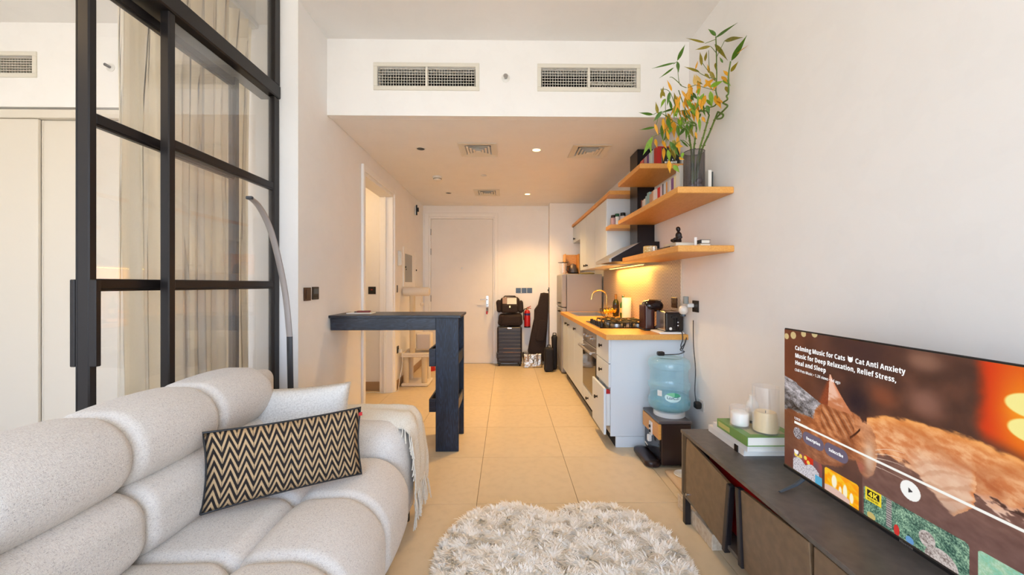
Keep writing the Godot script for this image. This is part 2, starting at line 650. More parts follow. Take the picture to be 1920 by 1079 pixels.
	struct("baseboard_kitchen", "white skirting along the television wall", B(1.388, 1.4, 0, 0.08, -2.3, 2.98, 0.002), M.trim_paint)
	# windows behind the camera
	for e in [[1, -1.3, 1.34, "living room"], [2, -3.8, -2.0, "bedroom"]]:
		var wn := thing("window_%d" % e[0], "tall black framed %s window filling the rear wall" % e[3], "", Vector3.ZERO, "", "structure")
		var top: float = 3.0 if e[0] == 1 else 2.8
		for x in [e[1] + 0.03, (e[1] + e[2]) / 2.0, e[2] - 0.03]:
			part(wn, "window_post", B(x - 0.03, x + 0.03, 0.05, top, -2.4, -2.35, 0.004), M.black_steel)
		for y in [0.08, top - 0.03]:
			part(wn, "window_rail", B(e[1], e[2], y - 0.03, y + 0.03, -2.4, -2.35, 0.004), M.black_steel)
	# washroom doorway
	var dr := thing("door_2", "white framed open doorway to the washroom in the corridor wall", "", Vector3.ZERO, "", "structure")
	part(dr, "door_jamb", B(-1.51, -1.35, 0, 2.36, 3.6, 3.655, 0.004), M.trim_paint)
	part(dr, "door_jamb", B(-1.51, -1.35, 0, 2.36, 4.535, 4.59, 0.004), M.trim_paint)
	part(dr, "door_head", B(-1.51, -1.35, 2.325, 2.36, 3.655, 4.535, 0.004), M.trim_paint)
	part(dr, "door_stop", B(-1.455, -1.43, 0, 2.325, 4.515, 4.535, 0.002), M.trim_paint)
	part(dr, "door_casing", B(-1.36, -1.335, 0, 2.42, 3.57, 3.625, 0.006), M.trim_paint)
	part(dr, "door_casing", B(-1.36, -1.335, 0, 2.42, 4.565, 4.64, 0.006), M.trim_paint)
	part(dr, "door_casing", B(-1.36, -1.335, 2.36, 2.42, 3.625, 4.565, 0.006), M.trim_paint)


func grid_vent(called: String, label: String, x0: float, x1: float, y0: float, y1: float, d: float, halves: int, damper := false) -> void:
	var o := thing(called, label, "air vent", P((x0 + x1) / 2, (y0 + y1) / 2, d), "", "")
	var off := -o.position
	var put := func(nm, g): part(o, nm, g, M.vent_white, "", off)
	# frame
	put.call("frame", B(x0 - 0.03, x1 + 0.03, y1, y1 + 0.03, d - 0.008, d + 0.004, 0.003))
	put.call("frame", B(x0 - 0.03, x1 + 0.03, y0 - 0.03, y0, d - 0.008, d + 0.004, 0.003))
	put.call("frame", B(x0 - 0.03, x0, y0, y1, d - 0.008, d + 0.004, 0.003))
	put.call("frame", B(x1, x1 + 0.03, y0, y1, d - 0.008, d + 0.004, 0.003))
	var w := (x1 - x0) / halves
	for h in halves:
		var a := x0 + w * h
		if h > 0:
			put.call("mullion", B(a - 0.009, a + 0.009, y0, y1, d - 0.006, d + 0.03, 0.002))
		for k in 7:
			var y := y0 + (y1 - y0) * (k + 0.5) / 7.0
			var sl := G.new()
			sl.X = Transform3D(Basis(Vector3.RIGHT, 0.45), P(a + w / 2, y, d + 0.012))
			sl.bx(Vector3(-w / 2 + 0.005, -0.0017, -0.008), Vector3(w / 2 - 0.005, 0.0017, 0.008))
			put.call("slat", sl)
		var nf := int(w / 0.0196)
		for k in nf:
			var x := a + w * (k + 0.5) / nf
			put.call("fin", B(x - 0.0016, x + 0.0016, y0, y1, d + 0.02, d + 0.034))
		if damper and h == halves - 1:
			put.call("damper", B(a + 0.012, a + w - 0.012, y0 + 0.045, y0 + 0.075, d + 0.05, d + 0.055))


func ceiling_fittings() -> void:
	grid_vent("air_grille", "wide white air grille of two even halves above the entrance door side", -0.98, -0.238, 2.792, 2.942, 2.9, 2)
	grid_vent("air_grille", "wide white air grille with a pale bar inside, above the kitchen side", 0.264, 0.994, 2.792, 2.942, 2.9, 2, true)
	grid_vent("air_grille", "white air grille on the bedroom bulkhead over the wardrobe", -4.05, -3.366, 2.787, 2.912, 2.75, 2)
	# ducts behind
	# sprinkler on the bulkhead
	var s := thing("sprinkler_head", "small chrome sprinkler head on the bulkhead between the two grilles", "sprinkler", P(-0.008, 2.86, 2.9))
	part(s, "escutcheon", G.new().cyl(Vector3.ZERO, 0.032, 0.006, 24, Vector3.BACK, 0.002), M.white_plastic)
	part(s, "nozzle", G.new().cyl(Vector3(0, 0, 0.006), 0.011, 0.03, 14, Vector3.BACK, 0.003), M.chrome)
	part(s, "deflector", G.new().cyl(Vector3(0, 0, 0.034), 0.017, 0.003, 14, Vector3.BACK), M.steel)
	var s2 := thing("sprinkler_head", "small sprinkler head on the bedroom bulkhead", "sprinkler", P(-2.82, 2.833, 2.75))
	part(s2, "escutcheon", G.new().cyl(Vector3.ZERO, 0.03, 0.006, 20, Vector3.BACK, 0.002), M.white_plastic)
	part(s2, "nozzle", G.new().cyl(Vector3(0, 0, 0.006), 0.01, 0.04, 12, Vector3.BACK, 0.003), M.bronze)
	# square diffusers
	for e in [[-0.268, 3.62, "square white ceiling diffuser between the two rows of downlights, over the bar counter"], [0.79, 3.65, "square white ceiling diffuser above the wall cabinets"], [-0.272, 5.3, "square white ceiling diffuser just before the entrance door"]]:
		var o := thing("ceiling_diffuser", e[2], "air vent", P(e[0], 2.57, e[1]))
		var dg := G.new()
		dg.bx(Vector3(-0.13, 0.25, -0.13), Vector3(0.13, 0.26, 0.13))
		for q in 4:
			dg.X = Transform3D(Basis(Vector3.UP, q * PI / 2), Vector3.ZERO)
			dg.bx(Vector3(-0.13, 0.07, 0.12), Vector3(0.13, 0.25, 0.13))
		part(o, "duct_box", dg, M.duct_steel)
		for k in 4:
			var r1 := 0.178 - 0.0 if k == 0 else 0.128 - 0.03 * k + 0.012
			var r0 := 0.125 if k == 0 else r1 - 0.02
			var y := -0.008 if k == 0 else -0.006 - 0.004 * k
			var g := G.new()
			for q in 4:
				g.X = Transform3D(Basis(Vector3.UP, q * PI / 2), Vector3.ZERO)
				# a sloped strip with thickness
				var a := Vector3(-r1, y, r1)
				var b := Vector3(r1, y, r1)
				var c := Vector3(r0, y + (0.006 if k else 0.003), r0)
				var f := Vector3(-r0, y + (0.006 if k else 0.003), r0)
				var dn := Vector3(0, -1, -0.2)
				g.quad(a, b, c, f, dn)
				g.quad(a + Vector3.UP * 0.004, b + Vector3.UP * 0.004, c + Vector3.UP * 0.004, f + Vector3.UP * 0.004, -dn)
				g.quad(a, b, b + Vector3.UP * 0.004, a + Vector3.UP * 0.004, Vector3.BACK)
				g.quad(f, c, c + Vector3.UP * 0.004, f + Vector3.UP * 0.004, Vector3.FORWARD)
			part(o, "frame" if k == 0 else "vane", g, M.vent_white)
		part(o, "centre_plate", G.new().bx(Vector3(-0.024, -0.02, -0.024), Vector3(0.024, -0.016, 0.024), 0.001), M.vent_white)
	# downlights
	for e in [[0.284, 3.615, true, "lit warm round downlight above the kitchen floor, over the bar counter end"], [0.295, 5.382, true, "lit warm round downlight near the entrance door"], [-0.811, 3.6, false, "unlit dark round downlight above the bar counter"], [-0.814, 5.335, false, "unlit dark round downlight above the cat tree"]]:
		var o := thing("downlight", e[3], "ceiling lamp", P(e[0], 2.57, e[1]))
		part(o, "trim_ring", G.new().lathe(Vector3.ZERO, [Vector2(0.036, -0.001), Vector2(0.038, -0.005), Vector2(0.047, -0.003), Vector2(0.048, 0.0)], 28), M.white_plastic)
		if e[2]:
			part(o, "lamp_disc", G.new().cyl(Vector3(0, -0.003, 0), 0.036, 0.002, 24), M.warm_glow)
			var l := SpotLight3D.new()
			l.name = "spot"
			l.position = Vector3(0, -0.012, 0)
			l.rotation.x = -PI / 2
			l.light_color = Color(1.0, 0.81, 0.53)
			l.light_energy = 2.2
			l.spot_angle = 60
			l.spot_angle_attenuation = 1.0
			l.light_size = 0.036
			l.spot_range = 12
			l.spot_attenuation = 2
			l.shadow_enabled = true
			o.add_child(l)
		else:
			part(o, "dark_lens", G.new().cyl(Vector3(0, -0.003, 0), 0.036, 0.002, 24), M.black_plastic)
	var sd := thing("smoke_detector", "round white smoke detector on the corridor ceiling", "smoke detector", P(-0.826, 2.57, 4.544))
	part(sd, "base", G.new().lathe(Vector3.ZERO, [Vector2(0.056, 0), Vector2(0.056, -0.018), Vector2(0.05, -0.022)], 28), M.white_plastic)
	part(sd, "sensor", G.new().lathe(Vector3.ZERO, [Vector2(0.044, -0.02), Vector2(0.044, -0.03), Vector2(0.034, -0.042), Vector2(0.0, -0.044)], 28), M.white_plastic)
	part(sd, "painted_slots", G.new().lathe(Vector3.ZERO, [Vector2(0.048, -0.0225), Vector2(0.048, -0.0275)], 28), M.black_and_gap_shade)
	var cs := thing("ceiling_sprinkler", "flat round sprinkler cover on the corridor ceiling between the diffusers", "sprinkler", P(-0.269, 2.57, 4.47))
	part(cs, "cover", G.new().cyl(Vector3(0, -0.008, 0), 0.034, 0.005, 24, Vector3.UP, 0.001), M.white_plastic)
	part(cs, "collar", G.new().cyl(Vector3(0, -0.003, 0), 0.024, 0.003, 20), M.black_and_gap_shade)
	# unseen bedroom lamp, added to warm and brighten the bedroom and its curtain
	var bl := thing("added_bedroom_lamp", "added round warm ceiling lamp, out of view, brightening the bedroom", "ceiling lamp", P(-2.95, 3.15, 0.7))
	part(bl, "lamp_body", G.new().cyl(Vector3(0, -0.04, 0), 0.2, 0.04, 32, Vector3.UP, 0.008), M.white_plastic)
	part(bl, "lamp_diffuser", G.new().cyl(Vector3(0, -0.045, 0), 0.18, 0.005, 32), M.warm_glow)
	var ol := OmniLight3D.new()
	ol.name = "added_bedroom_light"
	ol.position = Vector3(0, -0.1, 0)
	ol.light_color = Color(1.0, 0.86, 0.66)
	ol.light_energy = 0.15
	ol.light_size = 0.15
	ol.omni_range = 10
	ol.omni_attenuation = 2
	ol.shadow_enabled = true
	bl.add_child(ol)
	# washroom lamp
	var wl := thing("washroom_lamp", "round warm ceiling lamp inside the washroom", "ceiling lamp", P(-2.1, 2.5, 4.05))
	part(wl, "lamp_body", G.new().cyl(Vector3(0, -0.03, 0), 0.13, 0.03, 28, Vector3.UP, 0.006), M.white_plastic)
	part(wl, "lamp_diffuser", G.new().cyl(Vector3(0, -0.034, 0), 0.115, 0.004, 28), M.warm_glow)
	var al := OmniLight3D.new()
	al.name = "washroom_light"
	al.position = Vector3(0, -0.06, 0)
	al.light_color = Color(1.0, 0.86, 0.68)
	al.light_energy = 0.16
	al.light_size = 0.1
	al.omni_range = 8
	al.omni_attenuation = 2
	al.shadow_enabled = true
	wl.add_child(al)


func pane_frame(o: Node3D, x: float, d0: float, d1: float, y0: float, y1: float, rails: Array, post := 0.05, thick := 0.045, rail := 0.04, far_post := 0.0) -> void:
	var st: Material = M.black_steel
	var fp := far_post if far_post > 0.0 else post
	part(o, "post", B(x - thick / 2, x + thick / 2, y0, y1, d0, d0 + post, 0.004), st)
	part(o, "post", B(x - thick / 2, x + thick / 2, y0, y1, d1 - fp, d1, 0.004), st)
	var ys := [y0]
	for y in rails:
		part(o, "rail", B(x - thick / 2 + 0.004, x + thick / 2 - 0.004, y - rail / 2, y + rail / 2, d0 + post, d1 - fp, 0.003), st)
		# glazing bead
		part(o, "glazing_bead", B(x - 0.008, x + 0.014, y - rail / 2 - 0.008, y - rail / 2, d0 + post, d1 - fp, 0.001), st)
		ys.append(y)
	ys.append(y1)
	for k in ys.size() - 1:
		if ys[k + 1] - ys[k] < 0.1:
			continue
		part(o, "glass_pane", B(x - 0.003, x + 0.003, ys[k] + rail / 2, ys[k + 1] - rail / 2, d0 + post, d1 - fp), M.glass)


func partition_and_bedroom() -> void:
	var o := thing("glass_partition", "black steel and glass partition fixed to the white wall end behind the sofa", "partition")
	var x := -1.5
	pane_frame(o, x, 1.687, 2.499, 0.0, 2.49, [0.03, 0.662, 1.288, 1.915], 0.035, 0.04, 0.04, 0.055)
	# the heavy transom that carries the sliding track, and the fixed lights over it
	part(o, "transom", B(-1.6, -1.47, 2.49, 2.575, -2.3, 2.499, 0.006), M.black_steel)
	for d in [2.47, 1.705, 0.6, -0.5, -1.6]:
		part(o, "post", B(x - 0.025, x + 0.025, 2.575, 3.15, d - 0.029, d + 0.029, 0.004), M.black_steel)
	var ds := [2.441, 1.734, 1.676, 0.629, 0.571, -0.471, -0.529, -1.571, -1.629, -2.3]
	for k in range(0, ds.size(), 2):
		part(o, "glass_pane", B(x - 0.003, x + 0.003, 2.575, 3.15, ds[k + 1], ds[k]), M.glass)
	var s := thing("sliding_glass_door", "black framed sliding glass door with pull bars, pushed back behind the fixed partition", "door")
	pane_frame(s, -1.57, 1.43, 2.225, 0.012, 2.475, [0.05, 0.662, 1.288, 1.915, 2.445], 0.03, 0.045)
	part(s, "post_cover", B(-1.599, -1.593, 0.012, 2.475, 1.432, 1.458, 0.001), M.black_steel)
	for side in [[-1.617, -1.599], [-1.547, -1.521]]:
		part(s, "pull_bar", B(side[0], side[1], 0.98, 1.305, 1.428, 1.45, 0.003), M.black_steel)
	# curtain: a pleated sheet with thickness
	var cm := mat("linen", Color.WHITE, 0.9)
	cm.albedo_texture = ramp_tex(noise_img(256, 0.12, 3, 31), [s255(238, 230, 214), s255(246, 240, 226), s255(250, 246, 236)])
	tri_map(cm, Vector3(14, 3, 14))
	cm.backlight_enabled = true
	cm.backlight = Color(1.0, 0.97, 0.9)
	var cu := thing("curtain", "cream linen curtain hanging in deep folds behind the glass partition", "curtain", P(-1.8, 0, 2.2))
	for band in [[1.76, 2.04, 2.2, 0.5], [2.04, 2.44, 4.2, 1.3], [2.44, 2.7, 2.6, 2.1]]:
		var rows := [[]]
		for side in 1:
			for i in 15:
				var row := []
				var y := 0.015 + 3.09 * i / 14.0
				for j in 49:
					var q := j / 48.0
					var d: float = lerpf(band[0], band[1], q)
					var squeeze := 1.0 - 0.12 * sin(PI * clampf(y / 3.1, 0, 1)) if band[0] > 2.3 else 1.0
					var ph: float = q * TAU * band[2] + band[3]
					var amp := 0.034 + 0.01 * sin(d * 9.0)
					var xx := -1.8 + amp * sin(ph) + 0.012 * sin(ph * 2.3 + y * 0.8) + 0.006 * sin(y * 2.0 + ph)
					d += 0.02 * cos(ph) + 0.006 * sin(y * 1.3 + ph)
					row.append(P(xx + side * 0.006, y, lerpf(band[0], d, squeeze)) - cu.position)
				rows[side].append(row)
		var g := G.new()
		g.sheet(rows[0], Vector3.RIGHT)
		part(cu, "curtain_panel", g.smooth(), cm)
	part(cu, "curtain_rail", B(-1.83, -1.77, 3.11, 3.15, -2.2, 2.74, 0.004).mesh(), M.white_plastic, "", -cu.position)
	# wardrobe
	var w := thing("built_in_wardrobe", "cream built-in wardrobe with tall sliding doors in the bedroom", "wardrobe", P(-3.1, 0, 2.8))
	var off := -w.position
	part(w, "carcass", B(-4.298, -1.922, 0.2, 2.52, 2.832, 3.298), M.wardrobe_paint, "", off)
	part(w, "plinth", B(-4.298, -1.922, 0.0, 0.215, 2.76, 2.83, 0.002), M.wardrobe_paint, "", off)
	part(w, "fascia", B(-4.298, -1.922, 2.475, 2.535, 2.752, 2.83, 0.003), M.wardrobe_paint, "", off)
	var dx := [-4.297, -3.35, -2.62, -1.923]
	for k in 3:
		var fd := 2.765 if k % 2 == 0 else 2.79
		part(w, "sliding_door", B(dx[k] - (0.02 if k % 2 else 0.0), dx[k + 1] + (0.02 if k % 2 else 0.0), 0.222, 2.472, fd, fd + 0.02, 0.003), M.wardrobe_paint, "", off)
		if k == 1:
			part(w, "finger_pull", B(dx[k] + 0.0, dx[k] + 0.012, 0.222, 2.472, fd - 0.002, fd, 0.001), M.wardrobe_paint, "", off)


func plate(called: String, label: String, cat: String, at: Vector3, nrm: Vector3, w: float, h: float, m: Material, extra := "", group := "") -> Node3D:
	# a switch or socket plate on a wall, nrm points into the room
	var o := thing(called, label, cat, at, group)
	o.basis = Basis.looking_at(-nrm, Vector3.UP)
	part(o, "faceplate", G.new().bx(Vector3(-w / 2, -h / 2, 0), Vector3(w / 2, h / 2, 0.009), 0.003), m)
	if extra == "rocker":
		part(o, "rocker", G.new().bx(Vector3(-w * 0.3, -h * 0.36, 0.009), Vector3(w * 0.3, h * 0.36, 0.012), 0.001), m)
	elif extra == "socket":
		for e in [[0, 0.2, 0.007, 0.014], [-0.2, -0.15, 0.012, 0.007], [0.2, -0.15, 0.012, 0.007]]:
			part(o, "slot", G.new().bx(Vector3(e[0] * w - e[2] / 2, e[1] * h - e[3] / 2, 0.0085), Vector3(e[0] * w + e[2] / 2, e[1] * h + e[3] / 2, 0.0096)), M.black_and_gap_shade)  # pin holes are black blocks, their inner shade painted on
	elif extra == "neon":
		part(o, "rocker", G.new().bx(Vector3(-w * 0.3, -h * 0.32, 0.009), Vector3(w * 0.3, h * 0.32, 0.011), 0.001), m)
		part(o, "red_indicator", G.new().bx(Vector3(-w * 0.1, h * 0.04, 0.011), Vector3(w * 0.1, h * 0.16, 0.0125), 0.0005), M.red)
	elif extra == "thermostat":
		part(o, "display", G.new().bx(Vector3(-w * 0.36, -h * 0.05, 0.009), Vector3(w * 0.36, h * 0.36, 0.0105), 0.0005), M.slate_plate)
		for k in 3:
			part(o, "button", G.new().bx(Vector3(-w * 0.3 + w * 0.22 * k, -h * 0.3, 0.009), Vector3(-w * 0.3 + w * 0.22 * k + w * 0.14, -h * 0.2, 0.011), 0.0005), M.bronze)
	return o


func entrance() -> void:
	# entrance door
	var d := thing("door_1", "white flush entrance door with a chrome lever at the corridor end", "", P(-0.73, 0, 6.2), "", "structure")
	var off := -d.position
	part(d, "door_leaf", B(-1.231, -0.226, 0.006, 2.354, 6.205, 6.25, 0.003), M.door_paint, "", off)
	for e in [[-1.262, -1.234, 0.0, 2.385], [-0.223, -0.195, 0.0, 2.385]]:
		part(d, "door_jamb", B(e[0], e[1], e[2], e[3], 6.195, 6.33, 0.003), M.trim_paint, "", off)
	part(d, "door_head", B(-1.234, -0.223, 2.357, 2.385, 6.195, 6.33, 0.003), M.trim_paint, "", off)
	for e in [[-1.33, -1.262, 0.0, 2.45], [-0.195, -0.14, 0.0, 2.45]]:
		part(d, "door_casing", B(e[0], e[1], e[2], e[3], 6.182, 6.2, 0.004), M.trim_paint, "", off)
	part(d, "door_casing", B(-1.262, -0.195, 2.385, 2.45, 6.182, 6.2, 0.004), M.trim_paint, "", off)
	part(d, "threshold", B(-1.23, -0.226, 0.0, 0.006, 6.2, 6.3), M.steel, "", off)
	for y in [0.25, 1.06, 1.82, 2.14]:
		part(d, "hinge", G.new().cyl(P(-1.233, y - 0.05, 6.2), 0.009, 0.1, 10), M.steel, "", off)
	part(d, "peephole", G.new().cyl(P(-0.729, 1.555, 6.206), 0.013, 0.006, 16, Vector3.BACK, 0.002), M.chrome, "", off)
	var hp := part(d, "lock_plate", B(-0.335, -0.295, 0.92, 1.1, 6.198, 6.206, 0.003), M.chrome, "", off)
	part(hp, "lever", G.new().tube([P(-0.315, 1.043, 6.2), P(-0.315, 1.043, 6.155), P(-0.33, 1.043, 6.148), P(-0.43, 1.043, 6.148)], 0.009, 10), M.chrome)
	part(hp, "cylinder", G.new().cyl(P(-0.315, 0.96, 6.2), 0.011, 0.02, 14, Vector3.BACK), M.steel)
	var ky := thing("key_bunch", "bunch of keys with a red tag hanging in the entrance door lock", "keys", P(-0.315, 0.955, 6.176))
	part(ky, "key", G.new().bx(Vector3(-0.003, -0.012, -0.004), Vector3(0.003, 0.012, 0.02), 0.001), M.steel)
	part(ky, "ring", G.new().lathe(Vector3(0, -0.03, 0.012), [Vector2(0.016, -0.001), Vector2(0.018, 0), Vector2(0.016, 0.001), Vector2(0.015, 0), Vector2(0.016, -0.001)], 18, Vector3.RIGHT), M.steel)
	part(ky, "key", G.new().bx(Vector3(-0.014, -0.10, 0.008), Vector3(-0.002, -0.045, 0.011), 0.001), M.black_plastic)
	part(ky, "tag", G.new().bx(Vector3(-0.02, -0.15, 0.010), Vector3(0.008, -0.10, 0.014), 0.002), M.red)
	part(ky, "key", G.new().bx(Vector3(0.004, -0.12, 0.008), Vector3(0.015, -0.045, 0.011), 0.001), M.bronze_plate)
	# plates on the end wall
	var tags := ["slate thermostat plate with a dark window beside the entrance door", "first slate switch plate beside the thermostat on the end wall", "second slate switch plate from the thermostat, beside the alcove"]
	for k in 3:
		plate("switch_plate", tags[k], "switch", P([0.191, 0.284, 0.374][k], 1.19, 6.2), Vector3.BACK, 0.082, 0.082, M.slate_plate, ["thermostat", "rocker", "rocker"][k])
	# left wall fittings
	var r := Vector3.RIGHT
	plate("switch_plate", "brown bronze rocker switch on the white wall beside the arc lamp", "switch", P(-1.36, 1.221, 2.605), r, 0.086, 0.09, M.bronze_plate, "rocker")
	plate("thermostat", "bronze thermostat with a small display next to the brown switch", "thermostat", P(-1.36, 1.225, 2.715), r, 0.086, 0.09, M.bronze, "thermostat")
	plate("switch_plate", "black switch plate with a red light on the washroom wall", "switch", P(-1.63, 1.215, 4.63), Vector3.BACK, 0.09, 0.09, M.black_plastic, "neon")
	plate("switch_plate", "black switch plate just above the cat tree perch", "switch", P(-1.36, 1.233, 4.7), r, 0.088, 0.09, M.black_plastic, "rocker")
	plate("wall_socket", "black wall socket with a white plug near the cat tree", "socket", P(-1.36, 0.477, 4.75), r, 0.088, 0.088, M.black_plastic, "socket")
	var pg := thing("power_plug", "white plug and cable in the black socket by the cat tree", "plug", P(-1.351, 0.46, 4.76))
	part(pg, "plug_body", G.new().pad(Vector3(0.024, 0, 0), Vector3(0.045, 0.045, 0.045), Vector3(0.012, 0.012, 0.012), Vector3.ZERO, 3, 1), M.white_plastic)
	var cab := []
	for e in [[-1.305, 0.44, 4.76], [-1.3, 0.3, 4.77], [-1.325, 0.12, 4.73], [-1.32, 0.012, 4.66], [-1.31, 0.006, 4.6], [-1.36, 0.006, 4.53], [-1.45, 0.006, 4.5], [-1.6, 0.006, 4.54], [-1.75, 0.006, 4.45]]:
		cab.append(P(e[0], e[1], e[2]) - pg.position)
	part(pg, "cable", G.new().tube(smooth_path(cab, 4), 0.0045, 6), M.white_plastic)
	# intercom and distribution board
	var ic := thing("intercom", "slim white intercom on the corridor wall beside the washroom door", "intercom", P(-1.36, 1.615, 4.8))
	part(ic, "body", B(-1.36, -1.33, 1.52, 1.71, 4.765, 4.835, 0.006), M.white_plastic, "", -ic.position)
	part(ic, "handset", B(-1.33, -1.315, 1.53, 1.70, 4.77, 4.795, 0.005), M.white_plastic, "", -ic.position)
	var db := thing("fuse_box", "recessed white fuse box with a grey metal flap on the corridor wall", "fuse box", P(-1.36, 1.52, 5.25))
	var o2 := -db.position
	part(db, "frame", slab(0, -1.36, -1.348, 5.0, 5.57, 1.26, 1.785, [[5.06, 5.46, 1.32, 1.70]]), M.trim_paint, "", o2)
	part(db, "flap", B(-1.358, -1.352, 1.32, 1.70, 5.06, 5.46, 0.002), M.slate_grey if M.has("slate_grey") else mat("slate_grey", s255(160, 158, 148), 0.35, 0.4), "", o2)
	part(db, "latch", G.new().cyl(P(-1.352, 1.52, 5.10), 0.012, 0.01, 12, Vector3.RIGHT), M.black_plastic, "", o2)
	part(db, "latch", G.new().cyl(P(-1.352, 1.49, 5.13), 0.008, 0.008, 12, Vector3.RIGHT), M.black_plastic, "", o2)
	var ap := thing("access_panel", "flush white access panel with a dark knob beside the fuse box", "panel", P(-1.36, 1.5, 5.85))
	part(ap, "panel", B(-1.36, -1.354, 1.25, 1.77, 5.65, 6.12, 0.002), M.trim_paint, "", -ap.position)
	part(ap, "knob", G.new().cyl(P(-1.354, 1.5, 5.7), 0.012, 0.012, 12, Vector3.RIGHT), M.black_plastic, "", -ap.position)
	var ch := thing("door_chime", "small white door chime with a dark bracket high on the corridor wall", "door chime", P(-1.36, 2.385, 5.66))
	part(ch, "body", B(-1.36, -1.325, 2.32, 2.45, 5.64, 5.7, 0.006), M.white_plastic, "", -ch.position)
	part(ch, "bracket", B(-1.335, -1.318, 2.31, 2.46, 5.61, 5.64, 0.003), M.black_plastic, "", -ch.position)
	part(ch, "bracket", B(-1.318, -1.295, 2.36, 2.42, 5.61, 5.635, 0.003), M.black_plastic, "", -ch.position)
	var hk := thing("wall_latch", "small black latch plate on the edge of the alcove wall", "latch", P(0.68, 1.19, 6.08))
	part(hk, "latch_plate", B(0.668, 0.68, 1.15, 1.24, 6.05, 6.08, 0.002), M.black_plastic, "", -hk.position)
	part(hk, "pin", G.new().cyl(P(0.66, 1.18, 6.066), 0.006, 0.03, 10), M.bronze, "", -hk.position)


func smooth_path(pts: Array, k := 5) -> Array:
	var out := []
	for i in pts.size() - 1:
		var a: Vector3 = pts[maxi(i - 1, 0)]
		var b: Vector3 = pts[i]
		var c: Vector3 = pts[i + 1]
		var d: Vector3 = pts[mini(i + 2, pts.size() - 1)]
		for j in k:
			out.append(b.cubic_interpolate(c, a, d, float(j) / k))
	out.append(pts[-1])
	return out


func knob(parent: Node3D, at: Vector3, dir: Vector3) -> void:
	# shell-backed cup knob
	var k := part(parent, "knob", G.new().lathe(at, [Vector2(0.0, 0.0), Vector2(0.012, 0.0), Vector2(0.007, 0.006), Vector2(0.007, 0.014), Vector2(0.016, 0.02), Vector2(0.0165, 0.026), Vector2(0.0, 0.031)], 16, dir), M.bronze, "dark bronze knob")


func base_unit(label: String, d0: float, d1: float) -> Node3D:
	var o := thing("base_cabinet", label, "cabinet", P(1.1, 0, (d0 + d1) / 2), "kitchen base cabinets")
	part(o, "carcass", B(0.822, 1.385, 0.1, 0.71 if d0 > 4.4 else 0.858, d0 + 0.001, d1 - 0.001), M.cabinet_paint, "", -o.position)
	part(o, "toe_kick", B(0.86, 0.88, 0.0, 0.1, d0 + 0.001, d1 - 0.001), M.black_and_gap_shade, "", -o.position)
	return o


